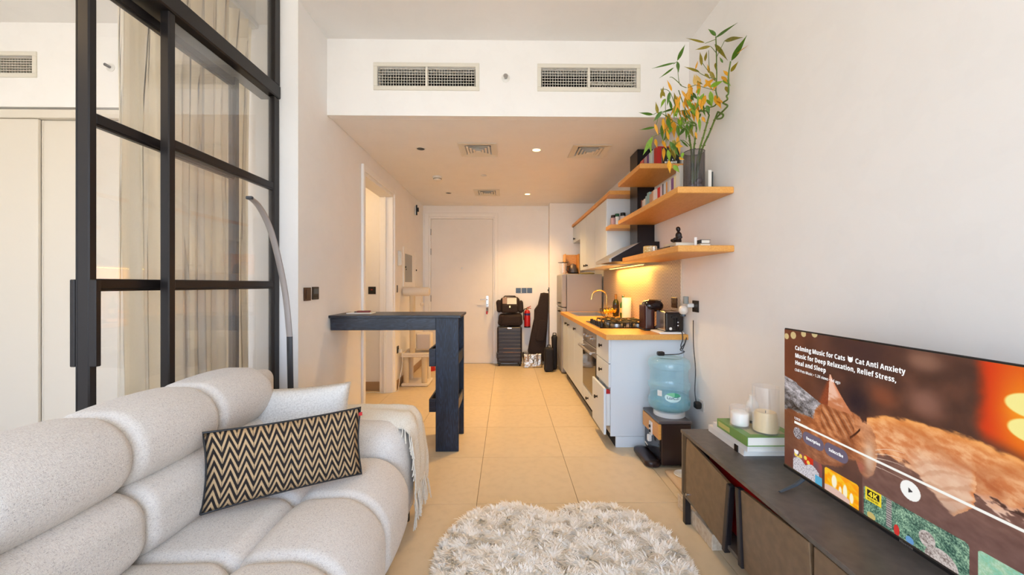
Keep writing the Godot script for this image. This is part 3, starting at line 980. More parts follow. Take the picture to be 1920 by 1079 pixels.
func kitchen() -> void:
	# sink unit, single door unit, drawers
	var a := base_unit("pale grey sink cabinet with two doors beside the fridge", 4.49, 5.4)
	for e in [[4.955, 5.397, 5.06], [4.493, 4.949, 4.86]]:
		var dr := part(a, "door", B(0.80, 0.82, 0.105, 0.852, e[0], e[1], 0.003), M.cabinet_paint, "", -a.position)
		knob(dr, P(0.80, 0.77, e[2]), Vector3.LEFT)
	var b := base_unit("narrow pale grey base cabinet between sink cabinet and oven", 3.98, 4.49)
	var bd := part(b, "door", B(0.80, 0.82, 0.105, 0.852, 3.983, 4.487, 0.003), M.cabinet_paint, "", -b.position)
	knob(bd, P(0.80, 0.77, 4.42), Vector3.LEFT)
	var c := thing("drawer_cabinet", "pale grey three drawer cabinet at the counter end, bottom drawer ajar", "cabinet", P(1.1, 0, 3.14), "kitchen base cabinets")
	var oc := -c.position
	part(c, "carcass", B(0.822, 1.385, 0.1, 0.858, 3.0, 3.379), M.cabinet_paint, "", oc)
	part(c, "end_panel", B(0.818, 1.398, 0.088, 0.859, 2.985, 3.0, 0.002), M.cabinet_paint, "", oc)
	part(c, "plinth", B(0.86, 1.398, 0.0, 0.086, 2.987, 3.002, 0.002), M.cabinet_paint, "", oc)
	part(c, "toe_kick", B(0.86, 0.88, 0.0, 0.1, 3.002, 3.379), M.black_and_gap_shade, "", oc)
	for e in [[0.665, 0.852, 0.80, 0.775], [0.475, 0.659, 0.80, 0.575], [0.105, 0.469, 0.762, 0.345]]:
		var f := part(c, "drawer_front", B(e[2], e[2] + 0.02, e[0], e[1], 2.975, 3.376, 0.003), M.cabinet_paint, "", oc)
		knob(f, P(e[2], e[3], 3.19), Vector3.LEFT)
		if e[2] < 0.78:
			part(f, "drawer_side", B(e[2] + 0.02, 0.83, e[0] + 0.06, e[1] - 0.04, 3.01, 3.022), M.white_plastic)
			part(f, "drawer_side", B(e[2] + 0.02, 0.83, e[0] + 0.06, e[1] - 0.04, 3.345, 3.357), M.white_plastic)
			part(f, "drawer_edge", B(e[2] + 0.02, 0.84, e[1] - 0.05, e[1] - 0.025, 3.004, 3.05), M.red)
	# oven
	var ov := thing("built_in_oven", "stainless built-in oven with black glass door under the hob", "oven", P(1.1, 0, 3.68))
	var oo := -ov.position
	var gm := mat("oven_glass", s255(26, 20, 16), 0.06, 0.0, 0.75)
	part(ov, "housing", B(0.825, 1.385, 0.1, 0.858, 3.381, 3.979), M.black_plastic, "", oo)
	var cp := part(ov, "control_panel", B(0.80, 0.825, 0.715, 0.845, 3.385, 3.975, 0.003), M.steel, "", oo)
	for d in [3.546, 3.73, 3.849]:
		part(cp, "dial", G.new().lathe(P(0.80, 0.779, d), [Vector2(0.0, 0.0), Vector2(0.023, 0.0), Vector2(0.023, 0.005), Vector2(0.018, 0.008), Vector2(0.017, 0.026), Vector2(0.0, 0.028)], 20, Vector3.LEFT), M.steel)
	var od := part(ov, "oven_door", B(0.80, 0.825, 0.245, 0.708, 3.385, 3.975, 0.003), M.steel, "", oo)
	part(od, "door_glass", B(0.796, 0.80, 0.262, 0.62, 3.395, 3.965, 0.001), gm)
	part(od, "handle", G.new().tube([P(0.755, 0.665, 3.41), P(0.755, 0.665, 3.95)], 0.013, 12), M.steel)
	for d in [3.44, 3.92]:
		part(od, "handle_post", G.new().cyl(P(0.80, 0.665, d), 0.009, 0.045, 10, Vector3.LEFT), M.steel)
	var uo := part(ov, "drawer_front", B(0.80, 0.82, 0.105, 0.238, 3.383, 3.977, 0.003), M.cabinet_paint, "", oo)
	knob(uo, P(0.80, 0.17, 3.72), Vector3.LEFT)
	part(ov, "toe_kick", B(0.86, 0.88, 0.0, 0.1, 3.381, 3.979), M.black_and_gap_shade, "", oo)
	# worktop with a cut-out for the sink
	one("kitchen_worktop", "long orange oak worktop over the pale grey base cabinets", "worktop", worktop_mesh(), M.oak_top)
	# sink
	var sk := thing("kitchen_sink", "steel sink let into the oak worktop near the fridge", "sink", P(1.06, 0.9, 4.95))
	var so := -sk.position
	part(sk, "rim", slab(1, 0.9, 0.903, 0.855, 1.265, 4.625, 5.285, [[0.885, 1.235, 4.655, 5.255]]), M.steel, "", so)
	part(sk, "basin", B(0.885, 1.235, 0.72, 0.725, 4.655, 5.255), M.steel, "", so)
	for e in [[0.88, 0.885, 4.65, 5.26], [1.235, 1.24, 4.65, 5.26]]:
		part(sk, "basin_wall", B(e[0], e[1], 0.72, 0.9, e[2], e[3]), M.steel, "", so)
	for d in [4.65, 5.255]:
		part(sk, "basin_wall", B(0.885, 1.235, 0.72, 0.9, d, d + 0.005), M.steel, "", so)
	part(sk, "drain", G.new().cyl(P(1.06, 0.725, 4.95), 0.04, 0.003, 20), M.chrome, "", so)
	# tap
	var tp := thing("kitchen_tap", "tall brass coloured gooseneck kitchen tap behind the sink", "tap", P(1.3, 0.9, 4.93))
	var br := mat("brass", s255(214, 184, 120), 0.2, 1.0)
	part(tp, "base", G.new().lathe(Vector3.ZERO, [Vector2(0.0, 0.0), Vector2(0.028, 0), Vector2(0.028, 0.012), Vector2(0.02, 0.02), Vector2(0.018, 0.09), Vector2(0.0, 0.092)], 18), br)
	var tpp := []
	for k in 13:
		var an := PI * k / 12.0
		tpp.append(Vector3(-0.095 + 0.095 * cos(an), 0.235 + 0.075 * sin(an), 0.0))
	part(tp, "spout", G.new().tube([Vector3(0, 0.08, 0), Vector3(0, 0.16, 0)] + tpp + [Vector3(-0.2, 0.19, 0)], 0.0105, 12), br)
	part(tp, "lever", G.new().tube([Vector3(0, 0.06, 0.018), Vector3(-0.01, 0.075, 0.06), Vector3(-0.02, 0.1, 0.09)], 0.006, 8), br)
	# gas hob
	hob()
	# backsplash
	one("backsplash_panel", "beige backsplash with a grey chevron print behind the worktop", "backsplash", backsplash_mesh(), backsplash_mat())
	# wall cabinets
	var wc := thing("wall_cabinet", "pale grey wall cabinet with tall doors above the worktop", "cabinet", P(1.22, 1.49, 4.7))
	var wo := -wc.position
	part(wc, "carcass", B(1.07, 1.398, 1.49, 2.189, 4.0, 5.43), M.cabinet_paint, "", wo)
	part(wc, "side_panel", B(1.052, 1.398, 1.488, 2.189, 3.982, 3.9995, 0.002), M.cabinet_paint, "", wo)
	for e in [[4.003, 4.5, 0.0], [4.506, 4.985, 4.92], [4.991, 5.427, 5.06]]:
		var dd := part(wc, "door", B(1.05, 1.069, 1.487, 2.186, e[0], e[1], 0.003), M.cabinet_paint, "", wo)
		if e[2] > 0:
			knob(dd, P(1.05, 1.535, e[2]), Vector3.LEFT)
	var wf := thing("wall_cabinet", "short pale grey cabinet high above the fridge", "cabinet", P(1.22, 1.94, 5.7))
	part(wf, "carcass", B(1.07, 1.398, 1.94, 2.189, 5.432, 5.995), M.cabinet_paint, "", -wf.position)
	var fd := part(wf, "door", B(1.05, 1.069, 1.938, 2.186, 5.434, 5.993, 0.003), M.cabinet_paint, "", -wf.position)
	knob(fd, P(1.05, 1.99, 5.83), Vector3.LEFT)
	one("cabinet_top_board", "long oak board lying along the top of the wall cabinets", "shelf", B(1.03, 1.399, 2.19, 2.23, 3.795, 5.995, 0.004), M.oak)
	one("oak_shelf", "short oak shelf for pill bottles between hood and wall cabinet", "shelf", B(1.04, 1.399, 1.85, 1.89, 3.795, 3.98, 0.003), M.oak_cross)
	var bl := [["small dark red capped pill bottle on the short oak shelf", s255(190, 150, 150), s255(40, 26, 26), 1.085, 0.1], ["white pill bottle with a green cap on the short oak shelf", s255(228, 226, 220), s255(24, 84, 50), 1.125, 0.115], ["white pill bottle with a black cap on the short oak shelf", s255(230, 214, 204), s255(20, 20, 22), 1.185, 0.125]]
	for e in bl:
		var pb := thing("pill_bottle", e[0], "bottle", P(e[3], 1.89, 3.86), "pill bottles on the short oak shelf")
		var r := 0.026 if e[4] < 0.12 else 0.03
		part(pb, "bottle_body", G.new().lathe(Vector3.ZERO, [Vector2(0, 0), Vector2(r, 0), Vector2(r, e[4] * 0.68), Vector2(r * 0.7, e[4] * 0.78), Vector2(0, e[4] * 0.78)], 20), mat("pill_%d" % bl.find(e), e[1], 0.4))
		part(pb, "cap", G.new().cyl(Vector3(0, e[4] * 0.76, 0), r * 0.85, e[4] * 0.26, 18, Vector3.UP, 0.002), mat("pill_cap_%d" % bl.find(e), e[2], 0.4))
	# hood
	var hd := thing("cooker_hood", "black chimney cooker hood with a sloped steel lip over the hob", "cooker hood", P(1.2, 1.5, 3.72))
	var ho := -hd.position
	var hm := mat("hood_black", s255(24, 20, 26), 0.3, 0.2)
	part(hd, "chimney", B(1.235, 1.398, 1.66, 2.566, 3.575, 3.79, 0.003), hm, "", ho)
	var hg := G.new()
	hg.prism(PackedVector2Array([Vector2(0.955, 1.497), Vector2(1.398, 1.497), Vector2(1.398, 1.68), Vector2(1.235, 1.68), Vector2(0.955, 1.522)]), -3.46, -3.978)
	part(hd, "canopy", hg, hm, "", ho)
	var hl := G.new()
	hl.prism(PackedVector2Array([Vector2(0.935, 1.492), Vector2(0.955, 1.492), Vector2(0.957, 1.5245), Vector2(1.2, 1.6618), Vector2(1.196, 1.668), Vector2(0.935, 1.522)]), -3.458, -3.979)
	part(hd, "steel_lip", hl, M.steel, "brushed steel lip", ho)
	# light strip under the wall cabinet
	var ls := thing("under_cabinet_lamp", "warm light strip glowing under the wall cabinet onto the backsplash", "lamp", P(1.30, 1.482, 4.45))
	part(ls, "housing", G.new().bx(Vector3(-0.02, -0.004, -0.3), Vector3(0.02, 0.004, 0.83), 0.002), M.white_plastic)
	part(ls, "lamp_strip", G.new().bx(Vector3(-0.014, -0.007, -0.29), Vector3(0.014, -0.004, 0.82)), M.strip_glow if M.has("strip_glow") else strip_mat())
	var al := AreaLight3D.new()
	al.name = "strip_light"
	al.area_size = Vector2(0.03, 1.1)
	al.position = Vector3(0, -0.011, 0.265)
	al.rotation.x = -PI / 2
	al.light_color = Color(1.0, 0.74, 0.34)
	al.light_energy = 0.75
	al.area_range = 8
	al.shadow_enabled = true
	ls.add_child(al)
	# fridge
	var fr := thing("fridge", "grey steel fridge at the far end of the worktop", "fridge", P(1.1, 0, 5.72))
	var fo := -fr.position
	var fm := mat("fridge_steel", s255(158, 155, 155), 0.5, 0.0)
	part(fr, "body", B(0.865, 1.37, 0.02, 1.437, 5.45, 5.99, 0.006), fm, "", fo)
	part(fr, "door", B(0.79, 0.86, 0.02, 0.95, 5.45, 5.99, 0.012), fm, "", fo)
	part(fr, "door", B(0.79, 0.86, 0.96, 1.437, 5.45, 5.99, 0.012), fm, "", fo)
	for y in [0.9, 1.02]:
		part(fr, "handle", G.new().tube([P(0.79, y, 5.5), P(0.755, y, 5.5), P(0.755, y, 5.62), P(0.79, y, 5.62)], 0.008, 8), M.bronze, "", fo)
	# on the fridge
	var wb := thing("wooden_crate", "open orange wooden crate standing on the fridge", "crate", P(1.0, 1.437, 5.75))
	part(wb, "back_board", G.new().bx(Vector3(-0.11, 0.03, -0.14), Vector3(0.08, 0.31, -0.125), 0.003), M.oak_cross)
	part(wb, "side_board", G.new().bx(Vector3(-0.125, 0.0, -0.14), Vector3(-0.11, 0.31, 0.06), 0.003), M.oak)
	part(wb, "side_board", G.new().bx(Vector3(0.08, 0.0, -0.14), Vector3(0.095, 0.31, 0.06), 0.003), M.oak)
	part(wb, "bottom_board", G.new().bx(Vector3(-0.11, 0.0, -0.14), Vector3(0.08, 0.015, 0.06), 0.003), M.oak_cross)
	var kt := thing("moka_pot", "dark grey coffee pot with a black handle in the crate on the fridge", "pot", P(1.0, 1.453, 5.72))
	part(kt, "pot_body", G.new().lathe(Vector3.ZERO, [Vector2(0, 0), Vector2(0.07, 0), Vector2(0.066, 0.06), Vector2(0.048, 0.13), Vector2(0.04, 0.135), Vector2(0, 0.15)], 18), mat("pot_grey", s255(110, 98, 92), 0.4, 0.5))
	part(kt, "handle", G.new().tube([Vector3(-0.05, 0.11, 0.01), Vector3(-0.1, 0.1, 0.02), Vector3(-0.1, 0.05, 0.02), Vector3(-0.065, 0.02, 0.01)], 0.006, 8), M.black_plastic)
	part(kt, "base_ring", G.new().cyl(Vector3.ZERO, 0.076, 0.018, 18, Vector3.UP, 0.004), M.black_plastic)
	var jar := thing("glass_jar", "tall clear glass jar with a thin dark lid on the fridge front edge", "jar", P(0.835, 1.437, 5.62))
	part(jar, "jar_body", G.new().lathe(Vector3.ZERO, [Vector2(0, 0), Vector2(0.045, 0), Vector2(0.05, 0.02), Vector2(0.055, 0.17), Vector2(0.052, 0.17), Vector2(0.046, 0.02), Vector2(0, 0.012)], 20), M.glass)
	part(jar, "lid", G.new().lathe(Vector3(0, 0.17, 0), [Vector2(0, 0), Vector2(0.075, 0), Vector2(0.075, 0.006), Vector2(0.02, 0.01), Vector2(0.0, 0.018)], 20), M.bronze)
	var cl := one("folded_cloth", "olive folded cloth lying on top of the fridge", "cloth", G.new().pad(Vector3(0, 0.012, 0), Vector3(0.2, 0.024, 0.16), Vector3(0.04, 0.011, 0.04), Vector3.ZERO, 3, 3, 0.01, 4).smooth(), mat("olive_cloth", s255(166, 150, 92), 0.9), P(1.18, 1.437, 5.56))
	counter_things()


func strip_mat() -> StandardMaterial3D:
	var m := mat("strip_glow", Color(0.9, 0.8, 0.6), 0.5)
	m.emission_enabled = true
	m.emission = Color(1.0, 0.78, 0.35)
	m.emission_energy_multiplier = 3.0
	return m


func worktop_mesh() -> ArrayMesh:
	var g := slab(1, 0.86, 0.9, 0.765, 1.3985, 2.91, 5.425, [[0.878, 1.242, 4.648, 5.262]])
	return g.mesh()


func backsplash_mesh() -> ArrayMesh:
	var g := G.new()
	var x := 1.388
	g.quad(P(x, 0.9, 3.015), P(x, 0.9, 5.43), P(x, 1.488, 5.43), P(x, 1.488, 3.015), Vector3.LEFT, Vector2(0, 0), Vector2(2.415, 0), Vector2(2.415, 0.588), Vector2(0, 0.588))
	g.quad(P(x, 0.9, 3.015), P(x, 1.488, 3.015), P(1.3995, 1.488, 3.015), P(1.3995, 0.9, 3.015), Vector3.BACK, Vector2.ZERO, Vector2.ZERO, Vector2.ZERO, Vector2.ZERO)
	g.quad(P(x, 1.488, 3.015), P(x, 1.488, 5.43), P(1.3995, 1.488, 5.43), P(1.3995, 1.488, 3.015), Vector3.UP, Vector2.ZERO, Vector2.ZERO, Vector2.ZERO, Vector2.ZERO)
	return g.mesh()


func backsplash_mat() -> StandardMaterial3D:
	# one chevron period of 17 cm across, stripes 3 cm apart
	var w := 256
	var im := Image.create(w, w, false, Image.FORMAT_RGB8)
	for j in w:
		for i in w:
			var u := float(i) / w
			var zig := absf(u - 0.5) * 2.0
			var s := fposmod(float(j) / w * 4.0 + zig * 3.7, 1.0)
			var line := 1.0 if s < 0.3 else 0.0
			var c := s255(212, 194, 170).lerp(s255(112, 104, 98), line)
			im.set_pixel(i, j, c)
	var m := mat("chevron", Color.WHITE, 0.4)
	m.albedo_texture = ImageTexture.create_from_image(im)
	m.uv1_scale = Vector3(1.0 / 0.17, 1.0 / 0.12, 1)
	return m


func hob() -> void:
	var o := thing("gas_hob", "black four burner gas hob with iron grates set on the worktop", "hob", P(1.07, 0.9, 3.63))
	var bk := mat("hob_glass", s255(20, 19, 20), 0.12)
	var iron := mat("cast_iron", s255(30, 28, 27), 0.55, 0.3)
	part(o, "plate", G.new().bx(Vector3(-0.25, 0.0, -0.3), Vector3(0.25, 0.009, 0.3), 0.002), bk)
	for bx_ in [[-0.06, 0.15, 0.05], [-0.06, -0.14, 0.036], [0.14, 0.15, 0.04], [0.14, -0.14, 0.05]]:
		var at := Vector3(bx_[0], 0.009, bx_[1])
		var r: float = bx_[2]
		var b := part(o, "burner", G.new().lathe(at, [Vector2(r * 1.1, 0), Vector2(r * 1.1, 0.006), Vector2(r, 0.008), Vector2(r * 0.98, 0.018), Vector2(0, 0.018)], 22), M.steel)
		part(b, "burner_cap", G.new().lathe(at + Vector3(0, 0.018, 0), [Vector2(r * 0.8, 0), Vector2(r * 0.82, 0.006), Vector2(0, 0.009)], 22), bk)
		var g := G.new()
		for k in 4:
			var an := PI / 4 + k * PI / 2
			var e := Vector3(cos(an), 0, sin(an))
			g.tube([at + e * 0.025 + Vector3(0, 0.037, 0), at + e * 0.125 + Vector3(0, 0.037, 0), at + e * 0.13], 0.0055, 6)
		var s := 0.088
		for k in 4:
			var an := k * PI / 2
			var e := Vector3(cos(an), 0, sin(an))
			var f := Vector3(-e.z, 0, e.x)
			g.tube([at + e * s + f * s + Vector3(0, 0.034, 0), at + e * s - f * s + Vector3(0, 0.034, 0)], 0.005, 6)
		part(o, "grate", g, iron)
	for k in 5:
		part(o, "dial", G.new().lathe(Vector3(-0.21, 0.009, -0.2 + 0.1 * k), [Vector2(0.02, 0), Vector2(0.02, 0.006), Vector2(0.017, 0.01), Vector2(0.016, 0.03), Vector2(0, 0.032)], 16), M.bronze)


func counter_things() -> void:
	# wine bottle, green bottle, paper roll
	var wn := thing("wine_bottle", "dark wine bottle with a black label behind the fruit basket", "bottle", P(1.325, 0.9, 4.6))
	var dk := mat("dark_glass", s255(38, 44, 20), 0.08)
	part(wn, "bottle_body", bottle_shape(0.037, 0.27, 0.012), dk)
	part(wn, "label", G.new().lathe(Vector3(0, 0.055, 0), [Vector2(0.0375, 0), Vector2(0.0375, 0.09)], 24), mat("dark_label", s255(34, 20, 24), 0.6))
	part(wn, "capsule", G.new().lathe(Vector3(0, 0.205, 0), [Vector2(0.0145, 0), Vector2(0.0145, 0.066), Vector2(0, 0.067)], 16), mat("amber_foil", s255(148, 104, 40), 0.35, 0.3))
	var gb := thing("green_bottle", "green glass bottle with a pale label beside the paper roll", "bottle", P(1.352, 0.9, 4.4))
	part(gb, "bottle_body", bottle_shape(0.034, 0.25, 0.012), mat("green_glass", s255(44, 96, 38), 0.08))
	part(gb, "label", G.new().lathe(Vector3(0, 0.06, 0), [Vector2(0.0345, 0), Vector2(0.0345, 0.055)], 24), mat("pale_label", s255(206, 190, 130), 0.6))
	part(gb, "cap", G.new().cyl(Vector3(0, 0.245, 0), 0.014, 0.02, 14), M.brass)
	var pr := thing("paper_roll", "white kitchen paper roll standing against the backsplash", "paper roll", P(1.33, 0.9, 4.2))
	part(pr, "roll", G.new().lathe(Vector3.ZERO, [Vector2(0.018, 0.0), Vector2(0.048, 0.0), Vector2(0.05, 0.004), Vector2(0.05, 0.236), Vector2(0.048, 0.24), Vector2(0.018, 0.24)], 24), mat("paper_white", s255(240, 238, 234), 0.9))
	part(pr, "core", G.new().lathe(Vector3.ZERO, [Vector2(0.0185, 0.0), Vector2(0.0185, 0.24)], 16), mat("cardboard", s255(170, 136, 96), 0.9))
	# wire basket with bananas
	var bk := thing("wire_fruit_basket", "black wire basket holding yellow bananas on the worktop", "basket", P(1.2, 0.9, 4.42))
	for k in 18:
		var an := TAU * k / 18
		var pts := []
		for j in 6:
			var q := j / 5.0
			pts.append(Vector3(cos(an), 0, sin(an)) * (0.05 + 0.06 * sin(q * PI / 2)) + Vector3(0, 0.004 + 0.1 * q * q, 0))
		part(bk, "wire", G.new().tube(pts, 0.0018, 5), M.bronze)
	for e in [[0.05, 0.004], [0.11, 0.104]]:
		var pts := []
		for k in 25:
			pts.append(Vector3(cos(TAU * k / 24) * e[0], e[1], sin(TAU * k / 24) * e[0]))
		part(bk, "wire_ring", G.new().tube(pts, 0.003, 6), M.bronze)
	var ym := mat("banana_skin", s255(238, 186, 34), 0.5)
	var bt := mat("banana_tip", s255(70, 52, 24), 0.7)
	for k in 4:
		var ba := thing("banana", "yellow banana lying in the black wire basket", "banana", bk.position + Vector3(-0.05 + 0.034 * k, 0.07 + 0.004 * k, 0.0), "bananas in the wire basket")
		ba.rotation.y = PI / 2 - 0.06 + 0.04 * k
		var pts := []
		for j in 11:
			var an := -0.9 + 1.8 * j / 10.0
			pts.append(Vector3(sin(an) * 0.085, -cos(an) * 0.085 + 0.075, 0))
		var rr := G.new()
		# taper both ends
		for j in 10:
			var r0 := 0.017 * sqrt(maxf(0.06, sin(PI * (j + 0.3) / 10.6)))
			var r1 := 0.017 * sqrt(maxf(0.06, sin(PI * (j + 1.3) / 10.6)))
			rr.tube([pts[j], pts[j + 1]], r0, 8, 1.0, r1, Vector3.BACK)
		part(ba, "fruit", rr.smooth(), ym)
		part(ba, "stalk", G.new().tube([pts[10], pts[10] + Vector3(0.012, 0.016, 0)], 0.005, 6), bt)
	# coffee machine
	var cf := thing("coffee_machine", "dark brown capsule coffee machine with a rounded glossy head behind the toaster", "coffee machine", P(1.235, 0.9, 3.235))
	var gl := mat("gloss_black", s255(26, 20, 22), 0.08)
	var brn := mat("dark_maroon", s255(58, 28, 26), 0.25)
	part(cf, "body", G.new().pad(Vector3(-0.03, 0.11, -0.02), Vector3(0.09, 0.22, 0.16), Vector3(0.02, 0.02, 0.03), Vector3.ZERO, 4, 2), brn)
	part(cf, "head", G.new().pad(Vector3(0.01, 0.205, 0.0), Vector3(0.165, 0.085, 0.14), Vector3(0.05, 0.04, 0.045), Vector3(0.0, 0.01, 0.0), 5, 3).smooth(), gl)
	part(cf, "lever", G.new().pad(Vector3(0.03, 0.252, 0.0), Vector3(0.11, 0.018, 0.05), Vector3(0.008, 0.008, 0.02), Vector3.ZERO, 3, 1), M.chrome)
	part(cf, "drip_tray", G.new().pad(Vector3(0.055, 0.02, 0.0), Vector3(0.085, 0.04, 0.12), Vector3(0.012, 0.01, 0.03), Vector3.ZERO, 3, 1), brn)
	part(cf, "foot", G.new().pad(Vector3(0.0, 0.006, 0.0), Vector3(0.17, 0.012, 0.17), Vector3(0.02, 0.004, 0.02), Vector3.ZERO, 2, 1), M.black_plastic)
	# tray and toaster
	one("serving_tray", "thin white tray under the toaster at the counter end", "tray", G.new().pad(Vector3(0, 0.008, 0), Vector3(0.2, 0.016, 0.21), Vector3(0.02, 0.006, 0.02), Vector3.ZERO, 3, 1), M.white_glaze, P(1.285, 0.9, 3.03))
	var ts := thing("toaster", "black and chrome two slice toaster on the white tray", "toaster", P(1.305, 0.916, 3.04))
	part(ts, "body", G.new().pad(Vector3(0, 0.082, 0), Vector3(0.145, 0.156, 0.17), Vector3(0.014, 0.016, 0.014), Vector3.ZERO, 4, 1), M.chrome)
	var ep := part(ts, "end_panel", G.new().pad(Vector3(0.003, 0.08, 0.087), Vector3(0.142, 0.15, 0.018), Vector3(0.014, 0.014, 0.006), Vector3.ZERO, 3, 1), M.gloss_black)
	part(ep, "lever_slot", G.new().bx(Vector3(-0.004, 0.045, 0.096), Vector3(0.004, 0.125, 0.098)), M.black_and_gap_shade)  # dark of the lever opening laid on as a black strip
	part(ep, "lever", G.new().bx(Vector3(-0.018, 0.108, 0.096), Vector3(0.018, 0.122, 0.114), 0.004), M.black_plastic)
	part(ep, "dial", G.new().cyl(Vector3(-0.03, 0.026, 0.095), 0.011, 0.01, 18, Vector3.BACK, 0.002), M.white_plastic)
	for y in [0.05, 0.075]:
		part(ep, "button", G.new().cyl(Vector3(0.03, y, 0.095), 0.006, 0.005, 12, Vector3.BACK, 0.001), M.chrome)
	for xx in [-0.03, 0.03]:
		part(ts, "bread_slot", G.new().bx(Vector3(xx - 0.014, 0.1575, -0.06), Vector3(xx + 0.014, 0.1605, 0.06)), M.black_and_gap_shade)  # black sheets paint the darkness inside the bread openings
	for e in [[-0.055, -0.07], [0.055, -0.07], [-0.055, 0.07], [0.055, 0.07]]:
		part(ts, "foot", G.new().cyl(Vector3(e[0], 0, e[1]), 0.01, 0.006, 10), M.black_plastic)
	# toaster cable over the counter end
	var cb := []
	for e in [[1.34, 0.945, 2.94], [1.345, 0.93, 2.918], [1.348, 0.908, 2.9], [1.345, 0.86, 2.89], [1.33, 0.82, 2.885], [1.34, 0.79, 2.885], [1.355, 0.82, 2.885], [1.37, 0.86, 2.888], [1.375, 0.88, 2.888], [1.36, 0.84, 2.882], [1.325, 0.795, 2.88], [1.33, 0.782, 2.878], [1.345, 0.778, 2.86], [1.28, 0.772, 2.8], [1.2, 0.775, 2.76], [1.14, 0.776, 2.75]]:
		cb.append(P(e[0], e[1], e[2]))
	var tc := thing("toaster_cable", "looped black power cable hanging from the worktop end onto the water bottle", "cable", cb[0])
	var cl := []
	for p in smooth_path(cb, 5):
		cl.append(p - cb[0])
	part(tc, "cord", G.new().tube(cl, 0.0035, 6), M.black_plastic)
	part(tc, "plug", G.new().pad(cl[-1] + Vector3(-0.02, 0.008, 0.0), Vector3(0.05, 0.03, 0.04), Vector3(0.01, 0.01, 0.01), Vector3.ZERO, 3, 1), M.black_plastic)
	# sockets
	plate("wall_socket", "dark bronze double socket on the chevron backsplash", "socket", P(1.388, 1.137, 3.12), Vector3.LEFT, 0.1, 0.085, M.bronze_plate, "socket")
	plate("wall_socket", "dark wall socket on the white wall behind the plug-in diffuser", "socket", P(1.4, 1.125, 2.79), Vector3.LEFT, 0.086, 0.086, M.bronze, "socket")
	var df := thing("scent_diffuser", "plug-in scent diffuser with a clear bulb and grey cap", "diffuser", P(1.372, 1.13, 2.83))
	part(df, "bracket", G.new().pad(Vector3(0.0, 0.0, 0.0), Vector3(0.05, 0.03, 0.05), Vector3(0.01, 0.01, 0.01), Vector3.ZERO, 3, 1), M.white_plastic)
	part(df, "grey_cap", G.new().cyl(Vector3(-0.03, 0.012, 0.0), 0.02, 0.055, 18, Vector3.UP, 0.003), mat("mid_grey", s255(140, 146, 142), 0.5))
	part(df, "bulb", G.new().ball(Vector3(-0.045, -0.035, -0.01), Vector3(0.034, 0.036, 0.034), 16), mat("milky", s255(226, 218, 206), 0.15))
	part(df, "blue_collar", G.new().cyl(Vector3(-0.045, -0.082, -0.01), 0.018, 0.014, 16), M.slate_plate)


func bottle_shape(r: float, h: float, neck: float) -> G:
	return G.new().lathe(Vector3.ZERO, [Vector2(0, 0), Vector2(r * 0.92, 0), Vector2(r, 0.006), Vector2(r, h * 0.6), Vector2(r * 0.85, h * 0.68), Vector2(neck * 1.1, h * 0.78), Vector2(neck, h * 0.82), Vector2(neck, h * 0.96), Vector2(neck * 1.2, h * 0.965), Vector2(neck * 1.2, h), Vector2(0, h)], 22)


func book(label: String, size: Vector3, at: Vector3, cover: Color, group := "", turn := 0.0, spine_axis := 0, title := "", lean := 0.0) -> Node3D:
	# size: x thickness of pages across, y height, z thickness for standing books; spine faces -x
	var o := thing("book", label, "book", at, group)
	o.rotation.y = turn
	o.rotation.x = lean
	var key := "cover_" + cover.to_html()
	var m: Material = M[key] if M.has(key) else mat(key, cover, 0.5)
	var pm: Material = M.pages if M.has("pages") else mat("pages", s255(238, 232, 218), 0.9)
	var w := size.x
	var h := size.y
	var t := size.z
	part(o, "pages", G.new().bx(Vector3(0.002, 0.003, -t / 2 + 0.0018), Vector3(w - 0.003, h - 0.003, t / 2 - 0.0018)), pm)
	var g := G.new()
	g.bx(Vector3(0, 0, -t / 2), Vector3(0.002, h, t / 2), 0.0005)
	g.bx(Vector3(0.002, 0, -t / 2), Vector3(w, h, -t / 2 + 0.0018))
	g.bx(Vector3(0.002, 0, t / 2 - 0.0018), Vector3(w, h, t / 2))
	part(o, "cover", g, m)
	return o


func flat_book(label: String, x0: float, x1: float, y0: float, y1: float, d0: float, d1: float, cover: Color, group := "") -> Node3D:
	# lying book, spine towards -x
	var o := thing("book", label, "book", P(x0, y0, d0), group)
	var key := "cover_" + cover.to_html()
	var m: Material = M[key] if M.has(key) else mat(key, cover, 0.45)
	var pm: Material = M.pages if M.has("pages") else mat("pages", s255(238, 232, 218), 0.9)
	part(o, "pages", B(x0 + 0.004, x1 - 0.004, y0 + 0.003, y1 - 0.003, d0 + 0.004, d1 - 0.004), pm, "", -o.position)
	var g := B(x0, x1, y0, y0 + 0.003, d0, d1)
	g.bx(P(x0, y1 - 0.003, d1), P(x1, y1, d0))
	g.bx(P(x0, y0 + 0.003, d1), P(x0 + 0.004, y1 - 0.003, d0))
	part(o, "cover", g, m, "", -o.position)
	return o


func lettering(parent: Node3D, called: String, text: String, cap: float, at: Vector3, turn: Basis, m: Material, bold := true, depth := 0.001, anchor := HORIZONTAL_ALIGNMENT_LEFT, width := 0.0) -> MeshInstance3D:
	var tm := TextMesh.new()
	var f := SystemFont.new()
	f.font_names = PackedStringArray(["Droid Sans"])
	f.font_weight = 700 if bold else 400
	tm.font = f
	tm.text = text
	tm.font_size = 32
	tm.pixel_size = cap / (32.0 * 0.715)
	tm.depth = depth
	tm.horizontal_alignment = anchor
	tm.vertical_alignment = VERTICAL_ALIGNMENT_CENTER
	var o := part(parent, called, tm, m)
	o.transform = Transform3D(turn, at)
	if width > 0.0:
		var w := tm.get_aabb().size.x
		if w > 0.0:
			o.transform = Transform3D(turn * Basis.from_scale(Vector3(width / w, 1, 1)), at)
	return o


